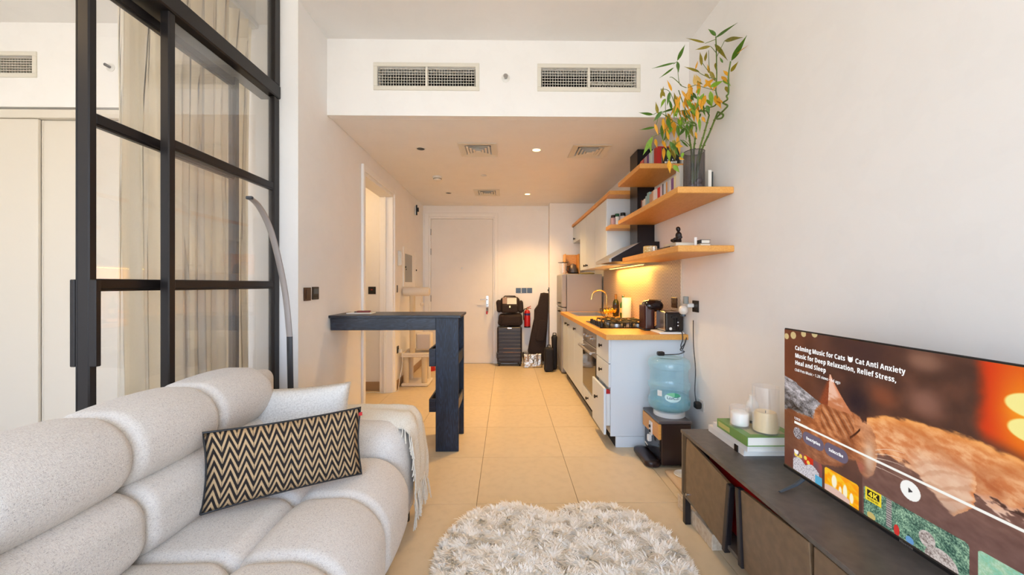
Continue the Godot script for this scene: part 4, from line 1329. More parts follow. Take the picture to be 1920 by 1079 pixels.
func kitchen_shelves() -> void:
	one("floating_shelf", "lowest long oak wall shelf carrying a dark figurine", "shelf", B(1.05, 1.3995, 1.488, 1.528, 2.316, 3.44, 0.004), M.oak)
	one("floating_shelf", "middle long oak wall shelf carrying the vase and paperbacks", "shelf", B(1.05, 1.3995, 1.85, 1.89, 2.32, 3.572, 0.004), M.oak)
	one("floating_shelf", "topmost short oak wall shelf tucked under the corridor ceiling", "shelf", B(1.05, 1.3995, 2.205, 2.245, 2.985, 3.572, 0.004), M.oak)
	# middle shelf: paperbacks from the vase towards the hood
	var row := [[0.034, 0.17, s255(222, 220, 212), "white paperback with a dark mark, first in the row behind the vase"], [0.02, 0.145, s255(236, 224, 178), "cream paperback second in the row from the vase"], [0.024, 0.14, s255(122, 76, 140), "purple paperback on the middle oak shelf"], [0.016, 0.135, s255(232, 230, 226), "thin white paperback just after the purple one"], [0.018, 0.14, s255(202, 198, 204), "pale grey paperback next to the orange spine"], [0.014, 0.138, s255(226, 158, 74), "thin orange paperback on the middle oak shelf"], [0.024, 0.14, s255(210, 216, 224), "pale blue paperback between orange and charcoal spines"], [0.012, 0.142, s255(72, 66, 72), "thin charcoal paperback on the middle oak shelf"], [0.022, 0.136, s255(224, 200, 206), "pale pink paperback beside the charcoal spine"], [0.03, 0.135, s255(206, 18, 22), "bright red paperback on the middle oak shelf"], [0.02, 0.132, s255(232, 226, 224), "white paperback beside the bright red one"], [0.026, 0.14, s255(240, 226, 218), "ivory paperback second after the bright red one"], [0.02, 0.138, s255(210, 164, 128), "tan paperback before the bookend gap"]]
	var d := 2.62
	for e in row:
		book(e[3], Vector3(0.105, e[1] + (0.055 if d < 2.67 else 0.028), e[0] * 1.75 - 0.001), P(1.2, 1.89, d + e[0] * 0.875), e[2], "paperbacks on the middle oak shelf")
		d += e[0] * 1.75 + 0.002
	lettering(get_node("book"), "title", "•", 0.02, Vector3(-0.0005, 0.03, 0), Basis(Vector3.UP, -PI / 2), M.black_plastic, true, 0.0006, HORIZONTAL_ALIGNMENT_CENTER)
	var row2 := [[0.022, 0.125, s255(196, 150, 120), "brown paperback after the gap on the middle shelf"], [0.03, 0.15, s255(136, 176, 178), "teal paperback taller than its neighbours by the hood"], [0.02, 0.13, s255(160, 190, 196), "pale teal paperback beside the taller teal one"], [0.024, 0.115, s255(230, 224, 216), "short white paperback near the hood"], [0.018, 0.11, s255(214, 206, 196), "short beige paperback next to the short white one"], [0.016, 0.12, s255(120, 60, 44), "rust paperback last in the row beside the hood"]]
	d += 0.008
	for e in row2:
		book(e[3], Vector3(0.105, e[1] + (0.055 if d < 2.67 else 0.028), e[0] * 1.75 - 0.001), P(1.2, 1.89, d + e[0] * 0.875), e[2], "paperbacks on the middle oak shelf")
		d += e[0] * 1.75 + 0.002
	# books behind the vase against the wall
	book("pale sage hardback standing behind the smoky vase", Vector3(0.045, 0.165, 0.026), P(1.255, 1.89, 2.55), s255(196, 194, 176))
	book("thin white book with a dark edge leaning at the wall behind the vase", Vector3(0.022, 0.14, 0.1), P(1.308, 1.89, 2.50), s255(232, 228, 218))
	book("dark slate thin book standing behind the vase beside the thin white one", Vector3(0.007, 0.13, 0.1), P(1.334, 1.89, 2.50), s255(60, 66, 66))
	# topmost shelf
	var cols := [[s255(186, 30, 26), "wide red", 0.036, 0.15], [s255(176, 186, 196), "grey blue", 0.018, 0.155], [s255(206, 222, 226), "icy blue", 0.024, 0.15], [s255(196, 214, 212), "mint", 0.018, 0.148], [s255(96, 62, 132), "purple", 0.03, 0.135], [s255(196, 168, 176), "dusty rose", 0.016, 0.13], [s255(150, 156, 168), "slate", 0.018, 0.12], [s255(196, 60, 76), "crimson", 0.02, 0.115], [s255(226, 150, 120), "salmon", 0.018, 0.11], [s255(206, 40, 30), "narrow scarlet", 0.018, 0.105]]
	d = 3.035
	for e in cols:
		book("%s paperback on the topmost oak shelf" % e[1], Vector3(0.1, 0.15 + 0.1 * (e[3] - 0.13), e[2] * 1.7 - 0.001), P(1.205, 2.245, d + e[2] * 0.85), e[0], "paperbacks on the topmost oak shelf")
		d += e[2] * 1.7 + 0.002
	var bh := thing("hardback_book", "black hardback with white lettering facing the room on the topmost shelf", "book", P(1.312, 2.245, 3.022))
	part(bh, "pages", G.new().bx(Vector3(-0.068, 0.003, -0.012), Vector3(0.066, 0.135, -0.002)), M.pages)
	var bc := part(bh, "cover", G.new().bx(Vector3(-0.07, 0.0, -0.002), Vector3(0.07, 0.138, 0.001)), M.black_plastic)
	part(bh, "back_cover", G.new().bx(Vector3(-0.07, 0.0, -0.014), Vector3(0.07, 0.138, -0.012)), M.black_plastic)
	# blurred white lettering: short strokes in two rows
	for e in [[-0.05, 0.012, 0.016, 0.014], [-0.03, 0.012, 0.012, 0.016], [-0.028, 0.034, 0.008, 0.009], [0.0, 0.012, 0.016, 0.015], [0.02, 0.014, 0.012, 0.013], [0.036, 0.012, 0.012, 0.018], [0.01, 0.036, 0.008, 0.01]]:
		part(bc, "letter", G.new().bx(Vector3(e[0], e[1], 0.001), Vector3(e[0] + e[2], e[1] + e[3], 0.0016)), M.white_plastic)
	# lowest shelf
	var tin := thing("candle_tin", "gold patterned candle tin on the lowest oak shelf by the hood", "candle", P(1.13, 1.528, 2.98))
	part(tin, "tin_body", G.new().lathe(Vector3.ZERO, [Vector2(0, 0), Vector2(0.05, 0), Vector2(0.052, 0.004), Vector2(0.052, 0.058), Vector2(0.049, 0.06), Vector2(0.0, 0.058)], 28), spotted("gold_pattern", s255(196, 150, 60), s255(236, 222, 180), 0.3))
	part(tin, "wax", G.new().cyl(Vector3(0, 0.052, 0), 0.046, 0.007, 24), M.white_glaze)
	flat_book("dark brown slanted book under the figurine", 1.09, 1.22, 1.528, 1.545, 2.53, 2.74, s255(66, 44, 40))
	flat_book("cream book second in the pile under the figurine", 1.13, 1.26, 1.545, 1.57, 2.53, 2.72, s255(212, 196, 170))
	var fg := thing("figurine", "dark bronze figurine seated cross-legged on the small book pile", "figurine", P(1.19, 1.57, 2.62))
	var fm := mat("dark_bronze", s255(34, 22, 22), 0.35, 0.3)
	part(fg, "figure", figurine_mesh(), fm)
	one("white_candle_stick", "slim white stick candle standing on the lowest oak shelf", "candle", G.new().cyl(Vector3.ZERO, 0.009, 0.058, 14, Vector3.UP, 0.001), M.white_glaze, P(1.2, 1.528, 2.4))
	flat_book("small cream book lying beside the slim white candle", 1.22, 1.29, 1.528, 1.545, 2.38, 2.48, s255(216, 200, 172))
	var nb := flat_book("small book with black covers on the cream one beside the candle", 1.225, 1.285, 1.545, 1.57, 2.38, 2.46, s255(44, 44, 46))
	one("clear_tealight_glass", "little clear tealight glass between the gold tin and the figurine books", "glass", G.new().lathe(Vector3.ZERO, [Vector2(0, 0), Vector2(0.02, 0), Vector2(0.022, 0.04), Vector2(0.02, 0.04), Vector2(0.018, 0.004), Vector2(0, 0.003)], 18), M.glass, P(1.09, 1.528, 2.8))


func figurine_mesh() -> ArrayMesh:
	# one continuous little body: rounded bones joined by a soft minimum, meshed on a grid
	var bones := [[Vector3(0, 0.02, 0), Vector3(0, 0.06, 0.004), 0.018, 0.02], [Vector3(0, 0.06, 0.004), Vector3(0.0, 0.078, 0), 0.016, 0.007], [Vector3(0, 0.098, 0.0), Vector3(-0.002, 0.104, 0.0), 0.0145, 0.0145], [Vector3(0.006, 0.016, 0.0), Vector3(-0.034, 0.028, 0.02), 0.013, 0.01], [Vector3(0.006, 0.016, 0.0), Vector3(-0.034, 0.024, -0.02), 0.013, 0.01], [Vector3(-0.034, 0.028, 0.02), Vector3(-0.02, 0.01, -0.012), 0.009, 0.007], [Vector3(-0.034, 0.024, -0.02), Vector3(-0.02, 0.01, 0.014), 0.009, 0.007], [Vector3(0, 0.064, 0.018), Vector3(0.008, 0.04, 0.026), 0.008, 0.0065], [Vector3(0.008, 0.04, 0.026), Vector3(-0.018, 0.03, 0.016), 0.0065, 0.005], [Vector3(0, 0.064, -0.018), Vector3(0.008, 0.04, -0.026), 0.008, 0.0065], [Vector3(0.008, 0.04, -0.026), Vector3(-0.018, 0.03, -0.016), 0.0065, 0.005]]
	return blob(bones, 0.0042, 0.006)


func blob(bones: Array, cell: float, k: float) -> ArrayMesh:
	var lo := Vector3.ONE * 1e9
	var hi := -lo
	for b in bones:
		var r := maxf(b[2], b[3]) + cell * 2
		lo = lo.min(b[0] - Vector3.ONE * r).min(b[1] - Vector3.ONE * r)
		hi = hi.max(b[0] + Vector3.ONE * r).max(b[1] + Vector3.ONE * r)
	var nx := int((hi.x - lo.x) / cell) + 2
	var ny := int((hi.y - lo.y) / cell) + 2
	var nz := int((hi.z - lo.z) / cell) + 2
	var f := PackedFloat32Array()
	f.resize(nx * ny * nz)
	for x in nx:
		for y in ny:
			for z in nz:
				var p := lo + Vector3(x, y, z) * cell
				var acc := 0.0
				for b in bones:
					var ab: Vector3 = b[1] - b[0]
					var h := clampf((p - b[0]).dot(ab) / maxf(ab.length_squared(), 1e-9), 0, 1)
					var dist: float = (p - b[0] - ab * h).length() - lerpf(b[2], b[3], h)
					acc += exp(-dist / k * 2.0)
				f[(x * ny + y) * nz + z] = -log(maxf(acc, 1e-20)) * k / 2.0
	var at := {}
	for x in nx - 1:
		for y in ny - 1:
			for z in nz - 1:
				var s := Vector3.ZERO
				var n := 0
				for e in [[0, 0, 0, 1, 0, 0], [0, 1, 0, 1, 1, 0], [0, 0, 1, 1, 0, 1], [0, 1, 1, 1, 1, 1], [0, 0, 0, 0, 1, 0], [1, 0, 0, 1, 1, 0], [0, 0, 1, 0, 1, 1], [1, 0, 1, 1, 1, 1], [0, 0, 0, 0, 0, 1], [1, 0, 0, 1, 0, 1], [0, 1, 0, 0, 1, 1], [1, 1, 0, 1, 1, 1]]:
					var fa := f[((x + e[0]) * ny + y + e[1]) * nz + z + e[2]]
					var fb := f[((x + e[3]) * ny + y + e[4]) * nz + z + e[5]]
					if (fa < 0) != (fb < 0):
						s += Vector3(e[0], e[1], e[2]).lerp(Vector3(e[3], e[4], e[5]), fa / (fa - fb))
						n += 1
				if n:
					at[Vector3i(x, y, z)] = lo + (Vector3(x, y, z) + s / n) * cell
	var g := G.new()
	for x in range(1, nx - 1):
		for y in range(1, ny - 1):
			for z in range(1, nz - 1):
				var f0 := f[(x * ny + y) * nz + z]
				for ax in 3:
					var q := Vector3i(x, y, z)
					q[ax] += 1
					var f1 := f[(q.x * ny + q.y) * nz + q.z]
					if (f0 < 0) == (f1 < 0):
						continue
					var a1 := (ax + 1) % 3
					var a2 := (ax + 2) % 3
					var c := []
					for e in [[-1, -1], [0, -1], [0, 0], [-1, 0]]:
						var w := Vector3i(x, y, z)
						w[a1] += e[0]
						w[a2] += e[1]
						if at.has(w):
							c.append(at[w])
					if c.size() < 4:
						continue
					var nn := Vector3.ZERO
					nn[ax] = 1.0 if f0 < 0 else -1.0
					g.tri(c[0], c[1], c[2], nn, nn, nn)
					g.tri(c[0], c[2], c[3], nn, nn, nn)
	return g.smooth()


func spotted(called: String, a: Color, b: Color, rough: float) -> StandardMaterial3D:
	var m := mat(called, Color.WHITE, rough)
	m.albedo_texture = ramp_tex(noise_img(128, 0.06, 2, 77, FastNoiseLite.TYPE_CELLULAR), [a, a, b, b])
	tri_map(m, Vector3.ONE * 14.0)
	return m


func bar() -> void:
	var o := thing("bar_counter", "black oak high bar counter on one open shelf leg against the white wall", "bar counter", P(-0.85, 0, 3.1))
	var off := -o.position
	var bw: Material = M.black_wood
	var bf: Material = M.black_wood_flat
	part(o, "top", B(-1.358, -0.352, 1.03, 1.05, 2.915, 3.315, 0.002), bf, "", off)
	part(o, "front_apron", B(-1.346, -0.546, 0.935, 1.03, 2.93, 2.95, 0.002), bf, "", off)
	part(o, "rear_apron", B(-1.346, -0.546, 0.935, 1.03, 3.28, 3.30, 0.002), bf, "", off)
	part(o, "leg_panel", B(-0.546, -0.37, 0, 1.03, 2.93, 2.95, 0.002), bw, "", off)
	part(o, "leg_panel", B(-0.546, -0.37, 0, 1.03, 3.28, 3.30, 0.002), bw, "", off)
	part(o, "wall_batten", B(-1.358, -1.346, 0.935, 1.03, 2.95, 3.28, 0.001), bf, "", off)
	for y in [0.655, 0.303]:
		var tr := part(o, "tray", B(-0.598, -0.378, y, y + 0.014, 2.951, 3.279, 0.001), bf, "", off)
		part(tr, "tray_side", B(-0.598, -0.584, y + 0.014, y + (0.135 if y > 0.5 else 0.1), 2.951, 3.279, 0.001), bf)
		part(tr, "tray_side", B(-0.39, -0.376, y + 0.014, y + 0.085, 2.951, 3.279, 0.001), bf)
		part(tr, "tray_end", B(-0.598, -0.548, y, y + (0.135 if y > 0.5 else 0.1), 2.936, 2.951, 0.001), bf)
		part(tr, "tray_end", B(-0.598, -0.548, y, y + (0.135 if y > 0.5 else 0.1), 3.279, 3.294, 0.001), bf)
	# things on it
	var nb := one("notepad", "white notepad lying on the bar counter near the wall", "notepad", B(-0.1, 0.1, 0, 0.008, -0.055, 0.055, 0.001), M.pages, P(-1.19, 1.05, 3.13))
	var wl := thing("wallet", "red brown leather wallet on the white notepad", "wallet", P(-1.17, 1.058, 3.13))
	wl.rotation.y = 0.2
	part(wl, "leather", G.new().pad(Vector3(0, 0.007, 0), Vector3(0.11, 0.014, 0.06), Vector3(0.012, 0.006, 0.012), Vector3.ZERO, 3, 1), mat("wallet_leather", s255(120, 40, 30), 0.4))
	part(wl, "strap", G.new().bx(Vector3(-0.07, 0.002, -0.012), Vector3(-0.05, 0.01, 0.02), 0.002), M.black_plastic)
	var tb := thing("patterned_tumbler", "floral patterned tumbler standing in the upper tray of the bar leg", "tumbler", P(-0.445, 0.6695, 3.06))
	part(tb, "tumbler_body", G.new().lathe(Vector3.ZERO, [Vector2(0, 0), Vector2(0.03, 0), Vector2(0.032, 0.005), Vector2(0.038, 0.17), Vector2(0, 0.17)], 22), spotted("floral", s255(92, 66, 48), s255(206, 176, 146), 0.5))
	part(tb, "lid", G.new().cyl(Vector3(0, 0.17, 0), 0.039, 0.018, 22, Vector3.UP, 0.004), M.bronze)
	var ob := one("lighter", "small orange lighter lying in the lower tray of the bar leg", "lighter", B(-0.01, 0.01, 0, 0.075, -0.006, 0.006, 0.003), mat("orange_plastic", s255(220, 80, 40), 0.4), P(-0.405, 0.317, 2.99))


func cat_corner() -> void:
	var pl := mat("plush", Color.WHITE, 0.95)
	pl.albedo_texture = ramp_tex(noise_img(256, 0.1, 4, 41), [s255(208, 190, 164), s255(230, 216, 194), s255(240, 230, 212)])
	tri_map(pl, Vector3.ONE * 5)
	pl.rim_enabled = true
	pl.rim = 0.3
	var sis := mat("sisal", Color.WHITE, 0.95)
	sis.albedo_texture = ramp_tex(noise_img(128, 0.05, 2, 43), [s255(206, 184, 146), s255(232, 214, 180)])
	tri_map(sis, Vector3(2, 60, 2))
	var o := thing("cat_tree", "cream plush cat tree with posts, box and roll perch by the fuse box", "cat tree", P(-1.16, 0, 4.96))
	part(o, "base", G.new().pad(Vector3(0, 0.02, 0), Vector3(0.34, 0.04, 0.34), Vector3(0.018, 0.018, 0.018), Vector3.ZERO, 3, 2), pl)
	for e in [[-0.115, 0.115], [0.115, 0.115], [-0.115, -0.115], [0.115, -0.115]]:
		part(o, "post", G.new().cyl(Vector3(e[0], 0.04, e[1]), 0.036, 0.335, 20), sis if e[1] > 0 else pl)
	part(o, "platform", G.new().pad(Vector3(0.015, 0.385, 0), Vector3(0.37, 0.03, 0.36), Vector3(0.014, 0.013, 0.014), Vector3.ZERO, 3, 2), pl)
	for e in [[Vector3(0.015, 0.408, 0.17), Vector3(0.37, 0.036, 0.024)], [Vector3(0.015, 0.408, -0.17), Vector3(0.37, 0.036, 0.024)], [Vector3(-0.16, 0.408, 0), Vector3(0.024, 0.036, 0.32)], [Vector3(0.19, 0.408, 0), Vector3(0.024, 0.036, 0.32)]]:
		part(o, "platform_rim", G.new().pad(e[0], e[1], Vector3(0.011, 0.014, 0.011), Vector3.ZERO, 3, 1), pl)
	part(o, "main_post", G.new().cyl(Vector3(-0.065, 0.4, 0.0), 0.035, 0.75, 20), sis)
	var bx_ := part(o, "box", G.new().pad(Vector3(0.075, 0.54, -0.08), Vector3(0.2, 0.22, 0.14), Vector3(0.014, 0.014, 0.014), Vector3.ZERO, 3, 2), pl)
	part(bx_, "box_face", G.new().pad(Vector3(0.075, 0.54, -0.008), Vector3(0.165, 0.185, 0.012), Vector3(0.005, 0.005, 0.005), Vector3.ZERO, 2, 1), mat("plush_grey", s255(206, 194, 186), 0.95))
	part(o, "perch", G.new().lathe(Vector3(-0.185, 1.195, 0), [Vector2(0, 0), Vector2(0.04, 0.0), Vector2(0.056, 0.012), Vector2(0.058, 0.17), Vector2(0.056, 0.33), Vector2(0.04, 0.345), Vector2(0, 0.345)], 24, Vector3.RIGHT), pl)
	var ty := part(o, "toy_string", G.new().tube([Vector3(0.06, 1.15, 0.02), Vector3(0.062, 1.05, 0.02)], 0.002, 5), pl)
	part(ty, "toy_ball", G.new().ball(Vector3(0.062, 1.03, 0.02), Vector3(0.026, 0.024, 0.026), 14), pl)
	var rb := thing("pet_bowl", "small red pet bowl on the floor behind the bar leg", "bowl", P(-1.15, 0, 5.72))
	part(rb, "bowl", G.new().lathe(Vector3.ZERO, [Vector2(0, 0.0), Vector2(0.085, 0.0), Vector2(0.075, 0.066), Vector2(0.065, 0.066), Vector2(0.055, 0.02), Vector2(0, 0.018)], 26), M.red)
	part(rb, "food", G.new().cyl(Vector3(0, 0.018, 0), 0.055, 0.016, 20, Vector3.UP, 0.004), mat("kibble", s255(120, 74, 40), 0.9))


func luggage() -> void:
	var nav := mat("suitcase_shell", s255(40, 36, 42), 0.38)
	var o := thing("suitcase", "dark ribbed hard shell suitcase on wheels under the bags by the entrance door", "suitcase", P(0.045, 0, 6.06))
	part(o, "shell", G.new().pad(Vector3(0, 0.335, 0), Vector3(0.395, 0.57, 0.19), Vector3(0.035, 0.03, 0.04), Vector3.ZERO, 4, 2), nav)
	for k in 9:
		part(o, "rib", G.new().pad(Vector3(0, 0.10 + k * 0.058, 0.093), Vector3(0.36, 0.034, 0.014), Vector3(0.012, 0.006, 0.006), Vector3.ZERO, 2, 1), nav)
	for k in 2:
		part(o, "edge_trim", G.new().bx(Vector3(-0.1, 0.31 - 0.06 * k - 0.03, 0.0995), Vector3(0.18, 0.314 - 0.06 * k - 0.03, 0.1015), 0.0008), mat("copper", s255(140, 96, 60), 0.4, 0.6) if k == 0 else M.copper)
	for e in [[-0.165, 0.07], [0.165, 0.07], [-0.165, -0.07], [0.165, -0.07]]:
		var w := part(o, "wheel_housing", G.new().pad(Vector3(e[0], 0.05, e[1]), Vector3(0.05, 0.04, 0.05), Vector3(0.012, 0.012, 0.012), Vector3.ZERO, 2, 1), M.black_plastic)
		part(w, "wheel", G.new().cyl(Vector3(e[0] - 0.012, 0.022, e[1]), 0.022, 0.024, 16, Vector3.RIGHT, 0.003), M.black_plastic)
	part(o, "corner_guard", G.new().pad(Vector3(-0.185, 0.17, 0.0), Vector3(0.04, 0.1, 0.2), Vector3(0.012, 0.02, 0.02), Vector3.ZERO, 2, 1), nav)
	var bag := mat("bag_cloth", Color.WHITE, 0.85)
	bag.albedo_texture = ramp_tex(noise_img(128, 0.08, 3, 51), [s255(26, 17, 15), s255(42, 28, 24), s255(58, 40, 32)])
	tri_map(bag, Vector3.ONE * 6)
	part(o, "top_handle", G.new().pad(Vector3(0.0, 0.6, 0.098), Vector3(0.08, 0.028, 0.012), Vector3(0.008, 0.008, 0.004), Vector3.ZERO, 2, 1), M.chrome)
	var b1 := thing("duffel_bag", "dark brown soft duffel bag lying on the ribbed suitcase", "bag", P(0.062, 0.626, 6.06))
	part(b1, "bag_body", G.new().pad(Vector3(0, 0.103, 0), Vector3(0.375, 0.2, 0.19), Vector3(0.06, 0.06, 0.06), Vector3(0.0, 0.0, 0.01), 5, 4, 0.03, 8).smooth(), bag)
	part(b1, "strap", G.new().tube([Vector3(-0.15, 0.01, 0.09), Vector3(-0.14, 0.1, 0.115), Vector3(-0.1, 0.18, 0.1)], 0.012, 6, 0.3), bag)
	part(b1, "zip", G.new().tube([Vector3(-0.15, 0.165, 0.088), Vector3(0, 0.172, 0.097), Vector3(0.15, 0.165, 0.088)], 0.003, 5), M.bronze)
	var b2 := thing("camera_bag", "dark brown shoulder bag with side pockets on top of the duffel", "bag", P(0.05, 0.834, 6.06))
	part(b2, "bag_body", G.new().pad(Vector3(0.0, 0.125, 0), Vector3(0.30, 0.25, 0.17), Vector3(0.06, 0.05, 0.05), Vector3(0.0, 0.0, 0.008), 5, 3, 0.015, 9).smooth(), bag)
	for s in [-1, 1]:
		part(b2, "side_pocket", G.new().pad(Vector3(s * 0.17, 0.105, 0.01), Vector3(0.075, 0.19, 0.13), Vector3(0.03, 0.04, 0.04), Vector3.ZERO, 4, 2, 0.02, 12 + s).smooth(), bag)
	part(b2, "front_pocket", G.new().pad(Vector3(0.0, 0.075, 0.088), Vector3(0.25, 0.13, 0.03), Vector3(0.025, 0.025, 0.012), Vector3.ZERO, 3, 2), bag)
	part(b2, "white_card", G.new().bx(Vector3(-0.045, 0.145, 0.094), Vector3(0.105, 0.245, 0.097)), M.pages, "white card sticking out of the front pocket")
	part(b2, "photo_card", G.new().bx(Vector3(-0.115, 0.15, 0.093), Vector3(-0.05, 0.25, 0.096)), mat("tan_print", s255(170, 140, 120), 0.6))
	part(b2, "carry_handle", G.new().tube([Vector3(-0.1, 0.245, 0.04), Vector3(-0.08, 0.268, 0.04), Vector3(0.08, 0.268, 0.04), Vector3(0.1, 0.245, 0.04)], 0.009, 8), bag)
	part(b2, "buckle", G.new().bx(Vector3(-0.01, 0.09, 0.103), Vector3(0.01, 0.12, 0.107), 0.002), M.brass)
	# fire extinguisher
	var fe := thing("fire_extinguisher", "red fire extinguisher hanging on the end wall beside the bags", "fire extinguisher", P(0.332, 0.595, 6.14))
	part(fe, "cylinder", G.new().lathe(Vector3.ZERO, [Vector2(0, 0), Vector2(0.048, 0), Vector2(0.05, 0.01), Vector2(0.05, 0.235), Vector2(0.042, 0.265), Vector2(0.018, 0.285), Vector2(0, 0.285)], 24), M.red)
	part(fe, "base_ring", G.new().lathe(Vector3.ZERO, [Vector2(0.0505, 0.0), Vector2(0.0505, 0.02)], 24), M.black_plastic)
	part(fe, "valve", G.new().cyl(Vector3(0, 0.285, 0), 0.014, 0.03, 14), M.brass)
	part(fe, "handle", G.new().tube([Vector3(-0.01, 0.312, 0), Vector3(0.03, 0.33, 0.02), Vector3(0.055, 0.345, 0.03)], 0.006, 6), M.red)
	part(fe, "lever", G.new().tube([Vector3(-0.01, 0.305, 0), Vector3(0.04, 0.312, 0.02), Vector3(0.06, 0.308, 0.03)], 0.006, 6), M.red)
	part(fe, "hose", G.new().tube(smooth_path([Vector3(-0.01, 0.3, 0), Vector3(-0.05, 0.29, 0.02), Vector3(-0.062, 0.22, 0.02), Vector3(-0.058, 0.12, 0.02)], 4), 0.008, 8), M.black_plastic)
	part(fe, "blue_band", G.new().lathe(Vector3(0, 0.195, 0), [Vector2(0.0505, 0), Vector2(0.0505, 0.034)], 24), mat("band_blue", s255(46, 34, 96), 0.5))
	part(fe, "white_band", G.new().lathe(Vector3(0, 0.203, 0), [Vector2(0.0508, 0), Vector2(0.0508, 0.014)], 10, Vector3.UP, 0.9, 2.3), M.white_plastic)
	for k in 5:
		part(fe, "label_line", G.new().lathe(Vector3(0, 0.07 + 0.022 * k, 0), [Vector2(0.0508, 0), Vector2(0.0508, 0.009)], 8, Vector3.UP, 1.1, 2.2), M.white_plastic)
	part(fe, "wall_bracket", G.new().bx(Vector3(-0.03, 0.14, -0.06), Vector3(0.03, 0.24, -0.045), 0.003), M.steel)
	# leaning instrument bag
	var gb := thing("instrument_bag", "tall dark brown instrument bag leaning against the end wall", "bag", P(0.50, 0.0, 6.0))
	var poly := PackedVector2Array()
	for e in [[620, 165], [660, 160], [712, 166], [708, 300], [695, 480], [680, 640], [668, 770], [655, 800], [560, 800], [485, 778], [474, 700], [505, 560], [545, 400], [548, 320], [590, 270]]:
		poly.append(Vector2((e[0] - 590) * 0.1668 / 713.0 * 6.0, 0.235 - (e[1] - 785) * 0.1668 / 713.0 * 6.0))
	var g := G.new()
	# soft body: the outline shrinks towards both faces
	var cen := Vector2.ZERO
	for p in poly:
		cen += p / poly.size()
	var layers := [[-0.055, 0.80], [-0.045, 0.95], [-0.02, 1.0], [0.02, 1.0], [0.045, 0.95], [0.055, 0.80]]
	for k in layers.size() - 1:
		for i in poly.size():
			var a := poly[i]
			var b := poly[(i + 1) % poly.size()]
			var q := []
			for e in [[a, k], [b, k], [b, k + 1], [a, k + 1]]:
				var s: Vector2 = cen + (e[0] - cen) * Vector2(layers[e[1]][1], 0.5 + 0.5 * layers[e[1]][1])
				q.append(Vector3(s.x, s.y, layers[e[1]][0]))
			var out_ := Vector3((a + b).x / 2 - cen.x, (a + b).y / 2 - cen.y, 0)
			out_ = Vector3((b - a).y, -(b - a).x, 0)
			if out_.dot(Vector3((a + b).x / 2 - cen.x, (a + b).y / 2 - cen.y, 0)) < 0:
				out_ = -out_
			g.quad(q[0], q[1], q[2], q[3], out_)
	var ix := Geometry2D.triangulate_polygon(poly)
	for k in range(0, ix.size(), 3):
		for e in [0, 5]:
			var q := []
			for j in 3:
				var s: Vector2 = cen + (poly[ix[k + j]] - cen) * Vector2(layers[e][1], 0.5 + 0.5 * layers[e][1])
				q.append(Vector3(s.x, s.y, layers[e][0]))
			var nn := Vector3.FORWARD if e == 0 else Vector3.BACK
			g.tri(q[0], q[1], q[2], nn, nn, nn)
	var gm := part(gb, "bag_body", g.smooth(), bag)
	gm.position = Vector3(0.0, -0.2, -0.07)
	gm.scale = Vector3(1, 1.22, 1)
	var pk := part(gb, "pocket", G.new().pad(Vector3(-0.03, 0.62, -0.006), Vector3(0.14, 0.34, 0.03), Vector3(0.05, 0.05, 0.012), Vector3.ZERO, 4, 2, 0.01, 5).smooth(), bag)
	pk.rotation.z = -0.16
	pk.position = Vector3(-0.02, -0.06, 0)
	# silver cool bag
	var sv := thing("silver_cool_bag", "crumpled silver foil cool bag on the floor beside the suitcase", "bag", P(0.40, 0, 5.92))
	var sf := mat("foil", s255(206, 202, 194), 0.22, 1.0)
	sf.normal_enabled = true
	var ni := noise_img(256, 0.03, 4, 61, FastNoiseLite.TYPE_CELLULAR)
	ni.convert(Image.FORMAT_RGBA8)
	ni.bump_map_to_normal_map(9.0)
	sf.normal_texture = ImageTexture.create_from_image(ni)
	tri_map(sf, Vector3.ONE * 3)
	part(sv, "bag_body", G.new().pad(Vector3(0, 0.11, 0), Vector3(0.29, 0.215, 0.13), Vector3(0.02, 0.02, 0.02), Vector3.ZERO, 3, 9, 0.05, 3).smooth(), sf)
	for s in [-0.07, 0.07]:
		part(sv, "strap", G.new().bx(Vector3(s - 0.012, 0.1, 0.066), Vector3(s + 0.012, 0.21, 0.072), 0.002), mat("strap_grey", s255(150, 130, 110), 0.7))
	# black cases next to the cabinets
	var cs := [["upright_case", "short black padded case with a top handle beside the silver bag", 0.625, 5.62, 0.14, 0.36, 0.12], ["instrument_case", "tall narrow black case standing beside the kitchen cabinets", 0.725, 5.76, 0.085, 0.52, 0.1]]
	var cb := mat("case_cloth", Color.WHITE, 0.7)
	cb.albedo_texture = ramp_tex(noise_img(128, 0.09, 3, 52), [s255(16, 13, 15), s255(30, 25, 28)])
	tri_map(cb, Vector3.ONE * 6)
	for e in cs:
		var c := thing(e[0], e[1], "case", P(e[2], 0, e[3]))
		part(c, "case_body", G.new().pad(Vector3(0, e[5] / 2, 0), Vector3(e[4], e[5], e[6]), Vector3(0.035, 0.045, 0.035), Vector3(0.0, 0.0, 0.008), 4, 4, 0.012, 14).smooth(), cb)
		part(c, "handle", G.new().tube([Vector3(-0.025, e[5] - 0.012, 0), Vector3(-0.02, e[5] + 0.03, 0), Vector3(0.02, e[5] + 0.03, 0), Vector3(0.025, e[5] - 0.012, 0)], 0.007, 8), cb)
		part(c, "zip", G.new().tube([Vector3(-e[4] * 0.3, 0.05, e[6] / 2 + 0.006), Vector3(-e[4] * 0.3, e[5] - 0.06, e[6] / 2 + 0.006)], 0.003, 5), M.bronze)


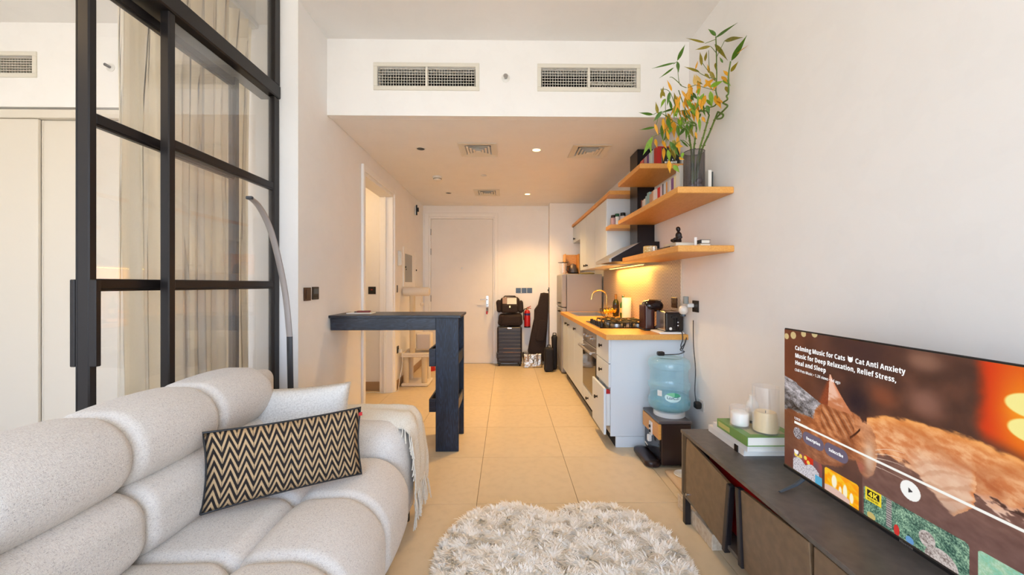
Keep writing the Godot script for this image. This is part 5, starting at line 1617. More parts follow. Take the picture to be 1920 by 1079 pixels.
func sofa_cloth() -> StandardMaterial3D:
	# nubby woven cloth: short dashes of grey, pink and cream yarn
	var n := 512
	var im := Image.create(n, n, false, Image.FORMAT_RGB8)
	var hm := Image.create(n, n, false, Image.FORMAT_L8)
	im.fill(s255(225, 219, 210))
	hm.fill(Color(0.5, 0.5, 0.5))
	var r := RandomNumberGenerator.new()
	r.seed = 5
	var cols := [s255(238, 234, 227), s255(230, 224, 215), s255(218, 210, 201), s255(214, 207, 199), s255(226, 216, 208), s255(202, 195, 189), s255(222, 219, 214), s255(192, 184, 177)]
	for k in 15000:
		var across := r.randf() < 0.62
		var l := r.randi_range(4, 12)
		var t := r.randi_range(1, 3)
		var x := r.randi_range(0, n - 1)
		var y := (r.randi_range(0, n - 1) / 3) * 3
		var c: Color = cols[r.randi_range(0, cols.size() - 1)]
		if r.randf() < 0.025:
			c = s255(158, 149, 142)
		var rect := Rect2i(x, y, l, t) if across else Rect2i(x, y, t, l)
		im.fill_rect(rect, c)
		hm.fill_rect(rect, Color.from_hsv(0, 0, clampf(0.35 + c.get_luminance() * 0.5 + r.randf_range(-0.15, 0.15), 0, 1)))
	var m := mat("sofa_cloth", Color.WHITE, 0.95, 0.0, 0.2)
	m.albedo_texture = ImageTexture.create_from_image(im)
	m.heightmap_enabled = true
	m.heightmap_texture = grey_tex(hm)
	m.heightmap_scale = 0.08
	m.rim_enabled = true
	m.rim = 0.25
	tri_map(m, Vector3.ONE * 4.6)
	return m


func pillow(called: String, label: String, cat: String, w: float, h: float, t: float, xf: Transform3D, m: Material, cols := 22, rows_ := 16) -> Node3D:
	# two swollen sheets meeting in a seam; uv 0..1 over the face
	var o := thing(called, label, cat)
	o.transform = xf
	var sides := []
	for s in [1.0, -1.0]:
		var rows := []
		for i in rows_ + 1:
			var row := []
			var v := float(i) / rows_ * 2 - 1
			for j in cols + 1:
				var u := float(j) / cols * 2 - 1
				var e := (1.0 - pow(absf(u), 3.2)) * (1.0 - pow(absf(v), 3.2))
				var pinch_u := 1.0 - 0.06 * (1.0 - v * v) * absf(u) * absf(u)
				var pinch_v := 1.0 - 0.07 * (1.0 - u * u) * absf(v) * absf(v)
				row.append(Vector3(u * w / 2 * (1.0 - 0.05 * (1.0 - v * v)), v * h / 2 * (1.0 - 0.06 * (1.0 - u * u)), s * t / 2 * pow(maxf(e, 0.0), 0.55) + 0.004 * sin(u * 5 + v * 3) * e))
			rows.append(row)
		sides.append(rows)
	var g := G.new()
	g.sheet(sides[0], Vector3.BACK)
	g.sheet(sides[1], Vector3.FORWARD)
	part(o, "cushion_cover", g.smooth(), m)
	return o


func sofa() -> void:
	var m := sofa_cloth()
	var o := thing("sofa", "long cream boucle recliner sofa with channelled cushions along the glass partition", "sofa", P(-0.93, 0, 1.0))
	var off := o.position
	var bounds := [-0.2, 0.14, 0.48, 0.82, 1.16, 1.50, 1.84]
	for k in 6:
		var c: float = (bounds[k] + bounds[k + 1]) / 2
		var w: float = bounds[k + 1] - bounds[k] + 0.006
		# corner radii run: front top, back top, back bottom, front bottom
		part(o, "headrest", G.new().bolster(P(-1.265, 0.775, c) - off, Vector3(0.29, 0.225, w), [0.105, 0.105, 0.05, 0.085], 0.042, 0.008, Vector2(0.012, 0.006)).smooth(), m)
		part(o, "back_cushion", G.new().bolster(P(-1.24, 0.555, c) - off, Vector3(0.30, 0.235, w), [0.075, 0.03, 0.03, 0.08], 0.042, 0.007, Vector2(0.022, 0.0)).smooth(), m)
		part(o, "seat_cushion", G.new().bolster(P(-0.985, 0.345, c) - off, Vector3(0.35, 0.21, w), [0.07, 0.04, 0.03, 0.04], 0.042, 0.008, Vector2(0.0, 0.018)).smooth(), m)
		part(o, "seat_roll", G.new().bolster(P(-0.655, 0.265, c) - off, Vector3(0.355, 0.37, w), [0.16, 0.08, 0.04, 0.10], 0.042, 0.008, Vector2(0.01, 0.012)).smooth(), m)
	for e in [[1.84, 2.19], [-0.55, -0.2]]:
		part(o, "armrest", G.new().pad(P(-0.945, 0.31, (e[0] + e[1]) / 2) - off, Vector3(0.86, 0.53, e[1] - e[0]), Vector3(0.12, 0.11, 0.13), Vector3(0.015, 0.01, 0.01), 7, 5).smooth(), m)
	part(o, "base", G.new().pad(P(-0.95, 0.13, 0.82) - off, Vector3(0.86, 0.18, 2.7), Vector3(0.04, 0.04, 0.04), Vector3.ZERO, 4, 2), m)
	part(o, "back_panel", G.new().pad(P(-1.345, 0.44, 0.82) - off, Vector3(0.1, 0.76, 2.7), Vector3(0.045, 0.06, 0.06), Vector3.ZERO, 4, 2), m)
	for e in [[-1.3, 2.08], [-0.55, 2.08], [-1.3, -0.45], [-0.55, -0.45]]:
		part(o, "foot", G.new().cyl(P(e[0], 0, e[1]) - off, 0.022, 0.05, 14), M.black_plastic)
	# cushions
	var wc := mat("white_boucle", Color.WHITE, 0.95)
	wc.albedo_texture = ramp_tex(noise_img(256, 0.09, 4, 81), [s255(196, 192, 184), s255(226, 222, 214), s255(240, 238, 232)])
	tri_map(wc, Vector3.ONE * 4)
	var wx := Transform3D(Basis(Vector3.UP, 0.12) * Basis(Vector3.RIGHT, -0.42) * Basis(Vector3.BACK, 0.05), P(-0.975, 0.62, 1.8))
	pillow("cushion", "plain off-white square cushion leaning on the sofa arm behind the herringbone one", "cushion", 0.44, 0.38, 0.13, wx, wc)
	# herringbone print
	var nn := 512
	var im := Image.create(nn, nn, false, Image.FORMAT_RGB8)
	var rr := RandomNumberGenerator.new()
	rr.seed = 9
	for j in nn:
		for i in nn:
			var u := float(i) / nn * 0.54
			var v := float(j) / nn * 0.28
			var colw := 0.0248
			var ci := int(u / colw)
			var f := u / colw - ci
			var s := f if ci % 2 else 1.0 - f
			var ph := fposmod((v + s * 0.062) / 0.041, 1.0)
			var edge := absf(f - 0.5) > 0.485
			var dark := ph < 0.52 or edge
			var c := s255(30, 22, 20) if dark else s255(196, 164, 122)
			im.set_pixel(i, j, c * rr.randf_range(0.86, 1.1))
	var hb := mat("herringbone", Color.WHITE, 0.9)
	hb.albedo_texture = ImageTexture.create_from_image(im)
	# corners: bottom from (-1.131, .47, 1.41) to (-.66, .465, 1.663), top from (-1.133, .70, 1.462) to (-.639, .74, 1.611)
	var bl := P(-1.06, 0.51, 1.335)
	var br := P(-0.65, 0.485, 1.645)
	var tl := P(-1.065, 0.73, 1.41)
	var tr := P(-0.645, 0.745, 1.64)
	var cx := ((br + tr) - (bl + tl)).normalized()
	var cy := ((tl + tr) - (bl + br)).normalized()
	var cz := cx.cross(cy).normalized()
	cy = cz.cross(cx)
	var hp := pillow("lumbar_cushion", "long black and tan herringbone lumbar cushion resting across the sofa seat", "cushion", 0.535, 0.275, 0.11, Transform3D(Basis(cx, cy, cz), (bl + br + tl + tr) / 4 + cz * 0.01), hb)
	var seam := []
	for k in 41:
		var q := k / 40.0 * 4.0
		var s := int(q) % 4
		var f := q - int(q)
		var p := [Vector2(-1 + 2 * f, -1), Vector2(1, -1 + 2 * f), Vector2(1 - 2 * f, 1), Vector2(-1, 1 - 2 * f)][s] as Vector2
		if k == 40:
			p = Vector2(-1, -1)
		seam.append(Vector3(p.x * 0.2675 * (1.0 - 0.05 * (1.0 - p.y * p.y)), p.y * 0.1375 * (1.0 - 0.06 * (1.0 - p.x * p.x)), 0))
	part(hp, "piping", G.new().tube(seam, 0.004, 6), M.black_plastic)
	part(hp, "red_tag", G.new().bx(Vector3(0.258, 0.104, -0.002), Vector3(0.272, 0.118, 0.006)), M.red)
	var gx := Transform3D(Basis(Vector3.UP, 1.25) * Basis(Vector3.RIGHT, -0.25), P(-1.06, 0.575, 0.50))
	pillow("green_cushion", "dark green cushion at the near end of the sofa", "cushion", 0.42, 0.40, 0.12, gx, mat("green_velvet", s255(24, 104, 74), 0.85))
	throw_blanket()


func throw_blanket() -> void:
	var m := mat("knit", Color.WHITE, 0.95)
	m.albedo_texture = ramp_tex(noise_img(256, 0.07, 4, 91), [s255(206, 196, 178), s255(230, 222, 206), s255(242, 236, 224)])
	tri_map(m, Vector3(9, 4, 9))
	m.heightmap_enabled = true
	m.heightmap_texture = grey_tex(noise_img(256, 0.07, 4, 91))
	m.heightmap_scale = 0.2
	var o := thing("throw_blanket", "cream knitted throw with a tasselled fringe draped over the sofa arm", "blanket", P(-0.65, 0.6, 2.05))
	# over the arm top, then down its front; s runs along the drape, t across
	var rows := [[], []]
	var fn := FastNoiseLite.new()
	fn.frequency = 6.0
	for side in 2:
		for i in 31:
			var s := i / 30.0 * 0.9
			var row := []
			for j in 15:
				var t := j / 14.0
				var d := lerpf(1.955, 2.235, t) + 0.012 * sin(s * 9.0)
				var x: float
				var y: float
				if s < 0.44:
					x = -0.975 + s
					y = 0.592
				elif s < 0.62:
					var an := (s - 0.44) / 0.18 * PI / 2
					x = -0.535 + 0.052 * sin(an)
					y = 0.592 - 0.10 * (1.0 - cos(an))
				else:
					x = -0.483 + 0.012 * sin((s - 0.62) * 9.0)
					y = 0.492 - (s - 0.62)
				# the near edge follows the rounding of the arm
				y -= 0.05 * pow(maxf(0.0, 0.25 - t) * 4.0, 2.0)
				y -= 0.06 * pow(maxf(0.0, t - 0.75) * 4.0, 2.0)
				var wr := 0.008 * fn.get_noise_2d(x * 1.5, d * 4.0) + 0.006 * sin(t * 16.0 + s * 5.0)
				var up := s < 0.5
				row.append(P(x + (0.0 if up else wr + 0.006), y + (wr + 0.008 if up else 0.0), d) - o.position + (Vector3(0, -0.006, 0) if up else Vector3(-0.006, 0, 0)) * side)
			rows[side].append(row)
	var g := G.new()
	g.sheet(rows[0], Vector3(0.7, 0.8, 0))
	g.sheet(rows[1], Vector3(-0.7, -0.8, 0))
	part(o, "knit_cloth", g.smooth(), m)
	var f := G.new()
	var r := RandomNumberGenerator.new()
	r.seed = 4
	for k in 46:
		var t := k / 45.0
		var b: Vector3 = rows[0][30][int(t * 14)]
		b.z = -lerpf(1.955, 2.235, t) - o.position.z
		f.tube([b, b + Vector3(r.randf_range(-0.006, 0.012), -0.05, r.randf_range(-0.006, 0.006)), b + Vector3(r.randf_range(-0.008, 0.018), -0.115 - r.randf() * 0.03, r.randf_range(-0.012, 0.012))], 0.0032, 5)
	# short fringe along the near edge
	for k in 44:
		var i := 8 + int(k * 0.5)
		var b: Vector3 = rows[0][i][0]
		var outw := Vector3(0.004, -0.018, 0.014)
		f.tube([b, b + outw * 0.8, b + outw + Vector3(r.randf_range(-0.01, 0.012), -0.03 - r.randf() * 0.02, r.randf_range(0.0, 0.012))], 0.003, 5)
	part(o, "fringe", f, m)


func arc_lamp() -> void:
	var o := thing("arc_lamp", "slim grey arc floor lamp bending over the sofa end", "floor lamp", P(-1.3, 0, 2.335))
	part(o, "base", G.new().cyl(Vector3.ZERO, 0.09, 0.02, 30, Vector3.UP, 0.004), mat("lamp_dark", s255(64, 66, 70), 0.4, 0.4))
	var low := []
	for e in [[2.335, 0.02], [2.318, 0.35], [2.307, 0.63], [2.296, 0.975]]:
		low.append(P(-1.3, e[1], e[0]) - o.position)
	part(o, "lower_stem", G.new().tube(smooth_path(low, 5), 0.018, 10, 0.4, -1.0, Vector3.BACK), M.lamp_dark)
	var up := []
	for e in [[2.296, 0.975], [2.258, 1.204], [2.2, 1.39], [2.125, 1.564], [2.06, 1.655], [2.0, 1.705], [1.945, 1.725]]:
		up.append(P(-1.3, e[1], e[0]) - o.position)
	part(o, "lamp_arm", G.new().tube(smooth_path(up, 6), 0.018, 10, 0.4, -1.0, Vector3.BACK), mat("lamp_silver", s255(176, 170, 168), 0.35, 0.5))
	part(o, "end_cap", G.new().bx(up[-1] + Vector3(-0.016, -0.008, -0.005), up[-1] + Vector3(0.016, 0.008, 0.012), 0.003), M.lamp_dark)


func rug_inside(x: float, d: float) -> bool:
	for c in [[0.02, 1.75], [0.48, 1.75], [0.02, 0.85], [0.48, 0.85]]:
		if pow((x - c[0]) / 0.34, 2) + pow((d - c[1]) / 0.40, 2) < 1.0:
			return true
	return x > -0.31 and x < 0.81 and d > 0.85 and d < 1.75


func rug() -> void:
	var o := thing("sheepskin_rug", "fluffy white double sheepskin rug on the tiled floor", "rug", P(0.25, 0, 1.5))
	var m := mat("wool", s255(253, 248, 239), 0.9)
	m.backlight_enabled = true
	m.backlight = Color(0.7, 0.68, 0.62)
	var hide := mat("hide", s255(236, 224, 206), 0.95)
	# backing hide: outline extruded
	var poly := PackedVector2Array()
	for k in 72:
		var an := TAU * k / 72
		var dir := Vector2(cos(an), sin(an))
		var lo := 0.0
		var hi := 1.6
		for q in 18:
			var md := (lo + hi) / 2
			var p := Vector2(0.25, 1.3) + dir * md
			if rug_inside(p.x, p.y):
				lo = md
			else:
				hi = md
		var e := Vector2(0.25, 1.3) + dir * (lo - 0.02)
		poly.append(Vector2(e.x - 0.25, e.y - 1.5))
	var g := G.new()
	g.X = Transform3D(Basis(Vector3.RIGHT, -PI / 2), Vector3.ZERO)
	g.prism(poly, 0.001, 0.012)
	part(o, "hide", g, hide)
	# the pile: a soft uneven cushion of wool, tufted by noise
	var fn := FastNoiseLite.new()
	fn.frequency = 5.0
	fn.seed = 3
	var pile := func(x, d):
		# distance to the rim, found by stepping outwards
		var edge := 0.08
		for k in 12:
			var dir := Vector2(cos(TAU * k / 12), sin(TAU * k / 12))
			for q in 4:
				if (q + 1) * 0.02 < edge and not rug_inside(x + dir.x * (q + 1) * 0.02, d + dir.y * (q + 1) * 0.02):
					edge = (q + 1) * 0.02
		var rim := sqrt(1.0 - pow(1.0 - clampf(edge / 0.08, 0, 1), 2.0))
		return 0.012 + rim * (0.032 + 0.012 * fn.get_noise_2d(x * 2.2, d * 2.2) + 0.007 * fn.get_noise_2d(x * 7.0, d * 7.0))
	var hp := {}
	var pg := G.new()
	var step := 0.02
	for i in range(0, 62):
		for j in range(0, 88):
			hp[Vector2i(i, j)] = pile.call(-0.36 + i * step, 0.44 + j * step) if rug_inside(-0.36 + i * step, 0.44 + j * step) else 0.002
	for i in range(0, 61):
		for j in range(0, 87):
			var q := []
			var any := 0
			for e in [[0, 0], [1, 0], [1, 1], [0, 1]]:
				var hh: float = hp[Vector2i(i + e[0], j + e[1])]
				any += 1 if hh > 0.004 else 0
				q.append(P(-0.36 + (i + e[0]) * step, hh, 0.44 + (j + e[1]) * step) - o.position)
			if any > 1:
				pg.tri(q[0], q[1], q[2], Vector3.UP, Vector3.UP, Vector3.UP)
				pg.tri(q[0], q[2], q[3], Vector3.UP, Vector3.UP, Vector3.UP)
	part(o, "pile", pg.smooth(), mat("wool_pile", s255(252, 247, 238), 0.95))
	# a lock of wool: a few curved tapering strands combed flat
	var lock := G.new()
	var r := RandomNumberGenerator.new()
	r.seed = 12
	for k in 6:
		var an := r.randf_range(-0.5, 0.5)
		var d := Vector3(sin(an), 0, cos(an))
		var b := Vector3(r.randf_range(-0.008, 0.008), 0, r.randf_range(-0.008, 0.008))
		var l := r.randf_range(0.7, 1.0)
		var side := Vector3(d.z, 0, -d.x)
		var pts := [b, b + Vector3(0, 0.009 * l, 0) + d * 0.012 * l, b + Vector3(0, 0.014 * l, 0) + d * 0.026 * l, b + Vector3(0, 0.013 * l, 0) + d * 0.042 * l]
		for q in 3:
			var w0: float = [0.0022, 0.0026, 0.002][q]
			var w1: float = [0.0026, 0.002, 0.0003][q]
			lock.quad(pts[q] - side * w0, pts[q] + side * w0, pts[q + 1] + side * w1, pts[q + 1] - side * w1, Vector3.UP)
	var mm := MultiMesh.new()
	mm.transform_format = MultiMesh.TRANSFORM_3D
	mm.mesh = lock.mesh()
	var at := []
	while at.size() < 24000:
		var x := r.randf_range(-0.35, 0.85)
		var d := r.randf_range(0.45, 2.16)
		if d < 1.5 and r.randf() < 0.7:
			continue
		if rug_inside(x, d):
			at.append(Vector2(x, d))
	mm.instance_count = at.size()
	for i in at.size():
		var p: Vector2 = at[i]
		var gi := Vector2i(int((p.x + 0.36) / step), int((p.y - 0.44) / step))
		var hh: float = minf(minf(hp.get(gi, 0.01), hp.get(gi + Vector2i(1, 0), 0.01)), minf(hp.get(gi + Vector2i(0, 1), 0.01), hp.get(gi + Vector2i(1, 1), 0.01)))
		# locks swirl in tufts; at the rim they point outwards
		var dir := Vector2(fn.get_noise_2d(p.x * 2.4, p.y * 2.4), fn.get_noise_2d(p.x * 2.4 + 40, p.y * 2.4)) * 2.0
		if hh < 0.03:
			dir = dir * 0.3 + Vector2(p.x - 0.25, p.y - 1.35).normalized()
		var turn := atan2(dir.x, -dir.y) + r.randf_range(-0.5, 0.5)
		var b := Basis(Vector3.UP, turn) * Basis(Vector3.RIGHT, r.randf_range(-0.55, 0.1))
		var s := r.randf_range(0.75, 1.25)
		mm.set_instance_transform(i, Transform3D(b.scaled(Vector3.ONE * s), P(p.x, maxf(hh, 0.008), p.y) - o.position))
	var mi := MultiMeshInstance3D.new()
	mi.name = "wool"
	mi.multimesh = mm
	mi.material_override = m
	mi.set_meta("kind", "stuff")
	o.add_child(mi)


func dispenser() -> void:
	var o := thing("water_dispenser", "black and wood tabletop water dispenser standing on the floor by the cabinets", "water dispenser", P(1.18, 0, 2.78))
	var off := -o.position
	var bk := mat("dispenser_black", s255(44, 30, 30), 0.3)
	part(o, "cabinet", B(1.08, 1.29, 0.02, 0.31, 2.635, 2.945, 0.006), bk, "", off)
	part(o, "lid", B(1.06, 1.292, 0.31, 0.332, 2.632, 2.948, 0.006), mat("dispenser_grey", s255(90, 84, 86), 0.3), "", off)
	part(o, "wood_panel", B(1.058, 1.079, 0.2, 0.308, 2.636, 2.944, 0.003), M.oak_cross, "wood effect front panel", off)
	part(o, "recess", B(1.072, 1.081, 0.05, 0.2, 2.65, 2.93), M.gloss_black, "", off)
	var drip := part(o, "drip_tray", G.new().pad(P(1.032, 0.022, 2.79) - o.position, Vector3(0.115, 0.04, 0.31), Vector3(0.05, 0.012, 0.05), Vector3.ZERO, 4, 2), bk)
	part(o, "tap_panel", B(1.05, 1.06, 0.19, 0.285, 2.745, 2.795, 0.003), M.white_plastic, "", off)
	for y in [0.215, 0.25]:
		part(o, "button", G.new().cyl(P(1.05, y, 2.77), 0.011, 0.008, 14, Vector3.LEFT, 0.002), M.black_plastic, "", off)
	part(o, "tap", G.new().pad(P(1.045, 0.165, 2.77) - o.position, Vector3(0.03, 0.05, 0.03), Vector3(0.008, 0.01, 0.008), Vector3.ZERO, 3, 1), M.white_plastic)
	part(o, "tap_lever", G.new().lathe(P(1.022, 0.125, 2.77) - o.position, [Vector2(0.014, -0.003), Vector2(0.018, 0.0), Vector2(0.014, 0.003), Vector2(0.011, 0.0), Vector2(0.014, -0.003)], 16, Vector3(1, 0.6, 0)), M.white_plastic)
	part(o, "collar", G.new().lathe(P(1.195, 0.332, 2.785) - o.position, [Vector2(0.108, 0.0), Vector2(0.108, 0.03), Vector2(0.1, 0.034), Vector2(0.0, 0.034)], 32), M.white_plastic)
	# bottle
	var b := thing("water_bottle", "big pale blue water cooler bottle upside down on the dispenser", "bottle", P(1.195, 0.366, 2.785))
	var bm := mat("blue_plastic", Color(0.62, 0.86, 0.92, 0.30), 0.1, 0.0, 0.6)
	bm.transparency = BaseMaterial3D.TRANSPARENCY_ALPHA
	var prof := [Vector2(0.06, 0.0), Vector2(0.1, 0.002), Vector2(0.125, 0.014), Vector2(0.142, 0.03), Vector2(0.146, 0.045), Vector2(0.146, 0.085), Vector2(0.135, 0.093), Vector2(0.134, 0.13), Vector2(0.134, 0.165), Vector2(0.146, 0.172), Vector2(0.147, 0.2), Vector2(0.134, 0.21), Vector2(0.132, 0.24), Vector2(0.132, 0.285), Vector2(0.133, 0.308), Vector2(0.146, 0.316), Vector2(0.148, 0.345), Vector2(0.14, 0.368), Vector2(0.115, 0.384), Vector2(0.09, 0.388), Vector2(0.082, 0.38), Vector2(0.0, 0.38)]
	part(b, "bottle_wall", G.new().lathe(Vector3.ZERO, prof, 40), bm)
	var wm := mat("water", Color(0.40, 0.74, 0.82, 0.42), 0.1, 0.0, 0.5)
	wm.transparency = BaseMaterial3D.TRANSPARENCY_ALPHA
	part(b, "water", G.new().lathe(Vector3.ZERO, [Vector2(0.0, 0.004), Vector2(0.098, 0.006), Vector2(0.138, 0.032), Vector2(0.142, 0.046), Vector2(0.142, 0.082), Vector2(0.131, 0.092), Vector2(0.131, 0.11), Vector2(0.0, 0.11)], 36), wm)
	# label: a curved oval print
	var im := Image.create(128, 80, false, Image.FORMAT_RGBA8)
	for j in 80:
		for i in 128:
			var u := (i - 63.5) / 62.0
			var v := (j - 39.5) / 38.0
			var c := Color(1, 1, 1, 0)
			if u * u + v * v < 1.0:
				c = s255(214, 242, 240)
				if v < -0.25 + 0.25 * sin(u * 2.6 + 0.6):
					c = s255(128, 206, 160) if u < 0.2 else s255(70, 170, 130)
				c.a = 1.0
			im.set_pixel(i, j, c)
	var ink := s255(70, 110, 128)
	var pen := func(pts):
		for k in pts.size() - 1:
			var a: Vector2 = pts[k]
			var e: Vector2 = pts[k + 1]
			for q in 30:
				var p := a.lerp(e, q / 29.0)
				im.fill_rect(Rect2i(int(p.x) - 1, int(p.y) - 1, 4, 4), ink)
	pen.call([Vector2(22, 34), Vector2(20, 46), Vector2(26, 50), Vector2(38, 50), Vector2(40, 36)])
	pen.call([Vector2(40, 50), Vector2(50, 50), Vector2(50, 38)])
	pen.call([Vector2(50, 50), Vector2(58, 50), Vector2(60, 38)])
	pen.call([Vector2(82, 38), Vector2(72, 36), Vector2(66, 44), Vector2(70, 52), Vector2(96, 52), Vector2(96, 30)])
	pen.call([Vector2(106, 28), Vector2(106, 53)])
	var lm := mat("bottle_label", Color.WHITE, 0.5)
	lm.albedo_texture = ImageTexture.create_from_image(im)
	lm.transparency = BaseMaterial3D.TRANSPARENCY_ALPHA_SCISSOR
	lm.alpha_scissor_threshold = 0.5
	var lg := G.new()
	for e in [[0.1375, 0.058, 0.085, 0.138]]:
		for k in 10:
			var a0: float = PI / 2 + 0.42 - 0.84 * k / 10.0 + 0.2
			var a1: float = PI / 2 + 0.42 - 0.84 * (k + 1) / 10.0 + 0.2
			var q0 := Vector3(cos(a0), 0, sin(a0)) * 0.1355
			var q1 := Vector3(cos(a1), 0, sin(a1)) * 0.1355
			lg.quad(q0 + Vector3(0, 0.16, 0), q1 + Vector3(0, 0.16, 0), q1 + Vector3(0, 0.088, 0), q0 + Vector3(0, 0.088, 0), (q0 + q1).normalized(), Vector2(k / 10.0, 0), Vector2((k + 1) / 10.0, 0), Vector2((k + 1) / 10.0, 1), Vector2(k / 10.0, 1))
	part(b, "oval_label", lg.smooth(), lm, "oval white and green brand label")
	var wl := G.new()
	for k in 4:
		var a0 := PI / 2 + 1.0 - 0.25 * k / 4.0
		var a1 := PI / 2 + 1.0 - 0.25 * (k + 1) / 4.0
		var q0 := Vector3(cos(a0), 0, sin(a0)) * 0.1355
		var q1 := Vector3(cos(a1), 0, sin(a1)) * 0.1355
		wl.quad(q0 + Vector3(0, 0.165, 0), q1 + Vector3(0, 0.165, 0), q1 + Vector3(0, 0.125, 0), q0 + Vector3(0, 0.125, 0), (q0 + q1).normalized())
	part(b, "paper_label", wl, M.white_plastic)
	# plug at the wall
	var pg := thing("dispenser_plug", "black plug in a low wall socket beside the water bottle", "plug", P(1.40, 0.42, 2.71))
	part(pg, "socket_plate", G.new().bx(Vector3(-0.008, -0.04, -0.04), Vector3(0, 0.04, 0.04), 0.002), M.white_plastic)
	part(pg, "plug_body", G.new().pad(Vector3(-0.03, 0.0, 0.0), Vector3(0.045, 0.05, 0.05), Vector3(0.014, 0.014, 0.014), Vector3.ZERO, 3, 1), M.black_plastic)
	part(pg, "cord", G.new().tube(smooth_path([Vector3(-0.04, 0.02, 0.0), Vector3(-0.045, 0.1, -0.01), Vector3(-0.03, 0.25, -0.03), Vector3(-0.02, 0.42, -0.08), Vector3(-0.012, 0.6, -0.1)], 4), 0.0035, 6), M.black_plastic)
	# feeder under the stand
	var fd := thing("pet_feeder", "flat beige pet feeder tray with two round bowls on the floor", "pet feeder", P(1.17, 0, 2.44))
	part(fd, "tray", G.new().pad(Vector3(0, 0.011, 0), Vector3(0.19, 0.022, 0.3), Vector3(0.03, 0.008, 0.03), Vector3.ZERO, 3, 1), mat("beige_plastic", s255(214, 186, 150), 0.5))
	for z in [-0.07, 0.07]:
		part(fd, "bowl", G.new().lathe(Vector3(0, 0.022, z), [Vector2(0.05, 0.0), Vector2(0.057, 0.004), Vector2(0.053, 0.009), Vector2(0.046, 0.004), Vector2(0.03, 0.001), Vector2(0, 0.001)], 24), M.white_glaze)


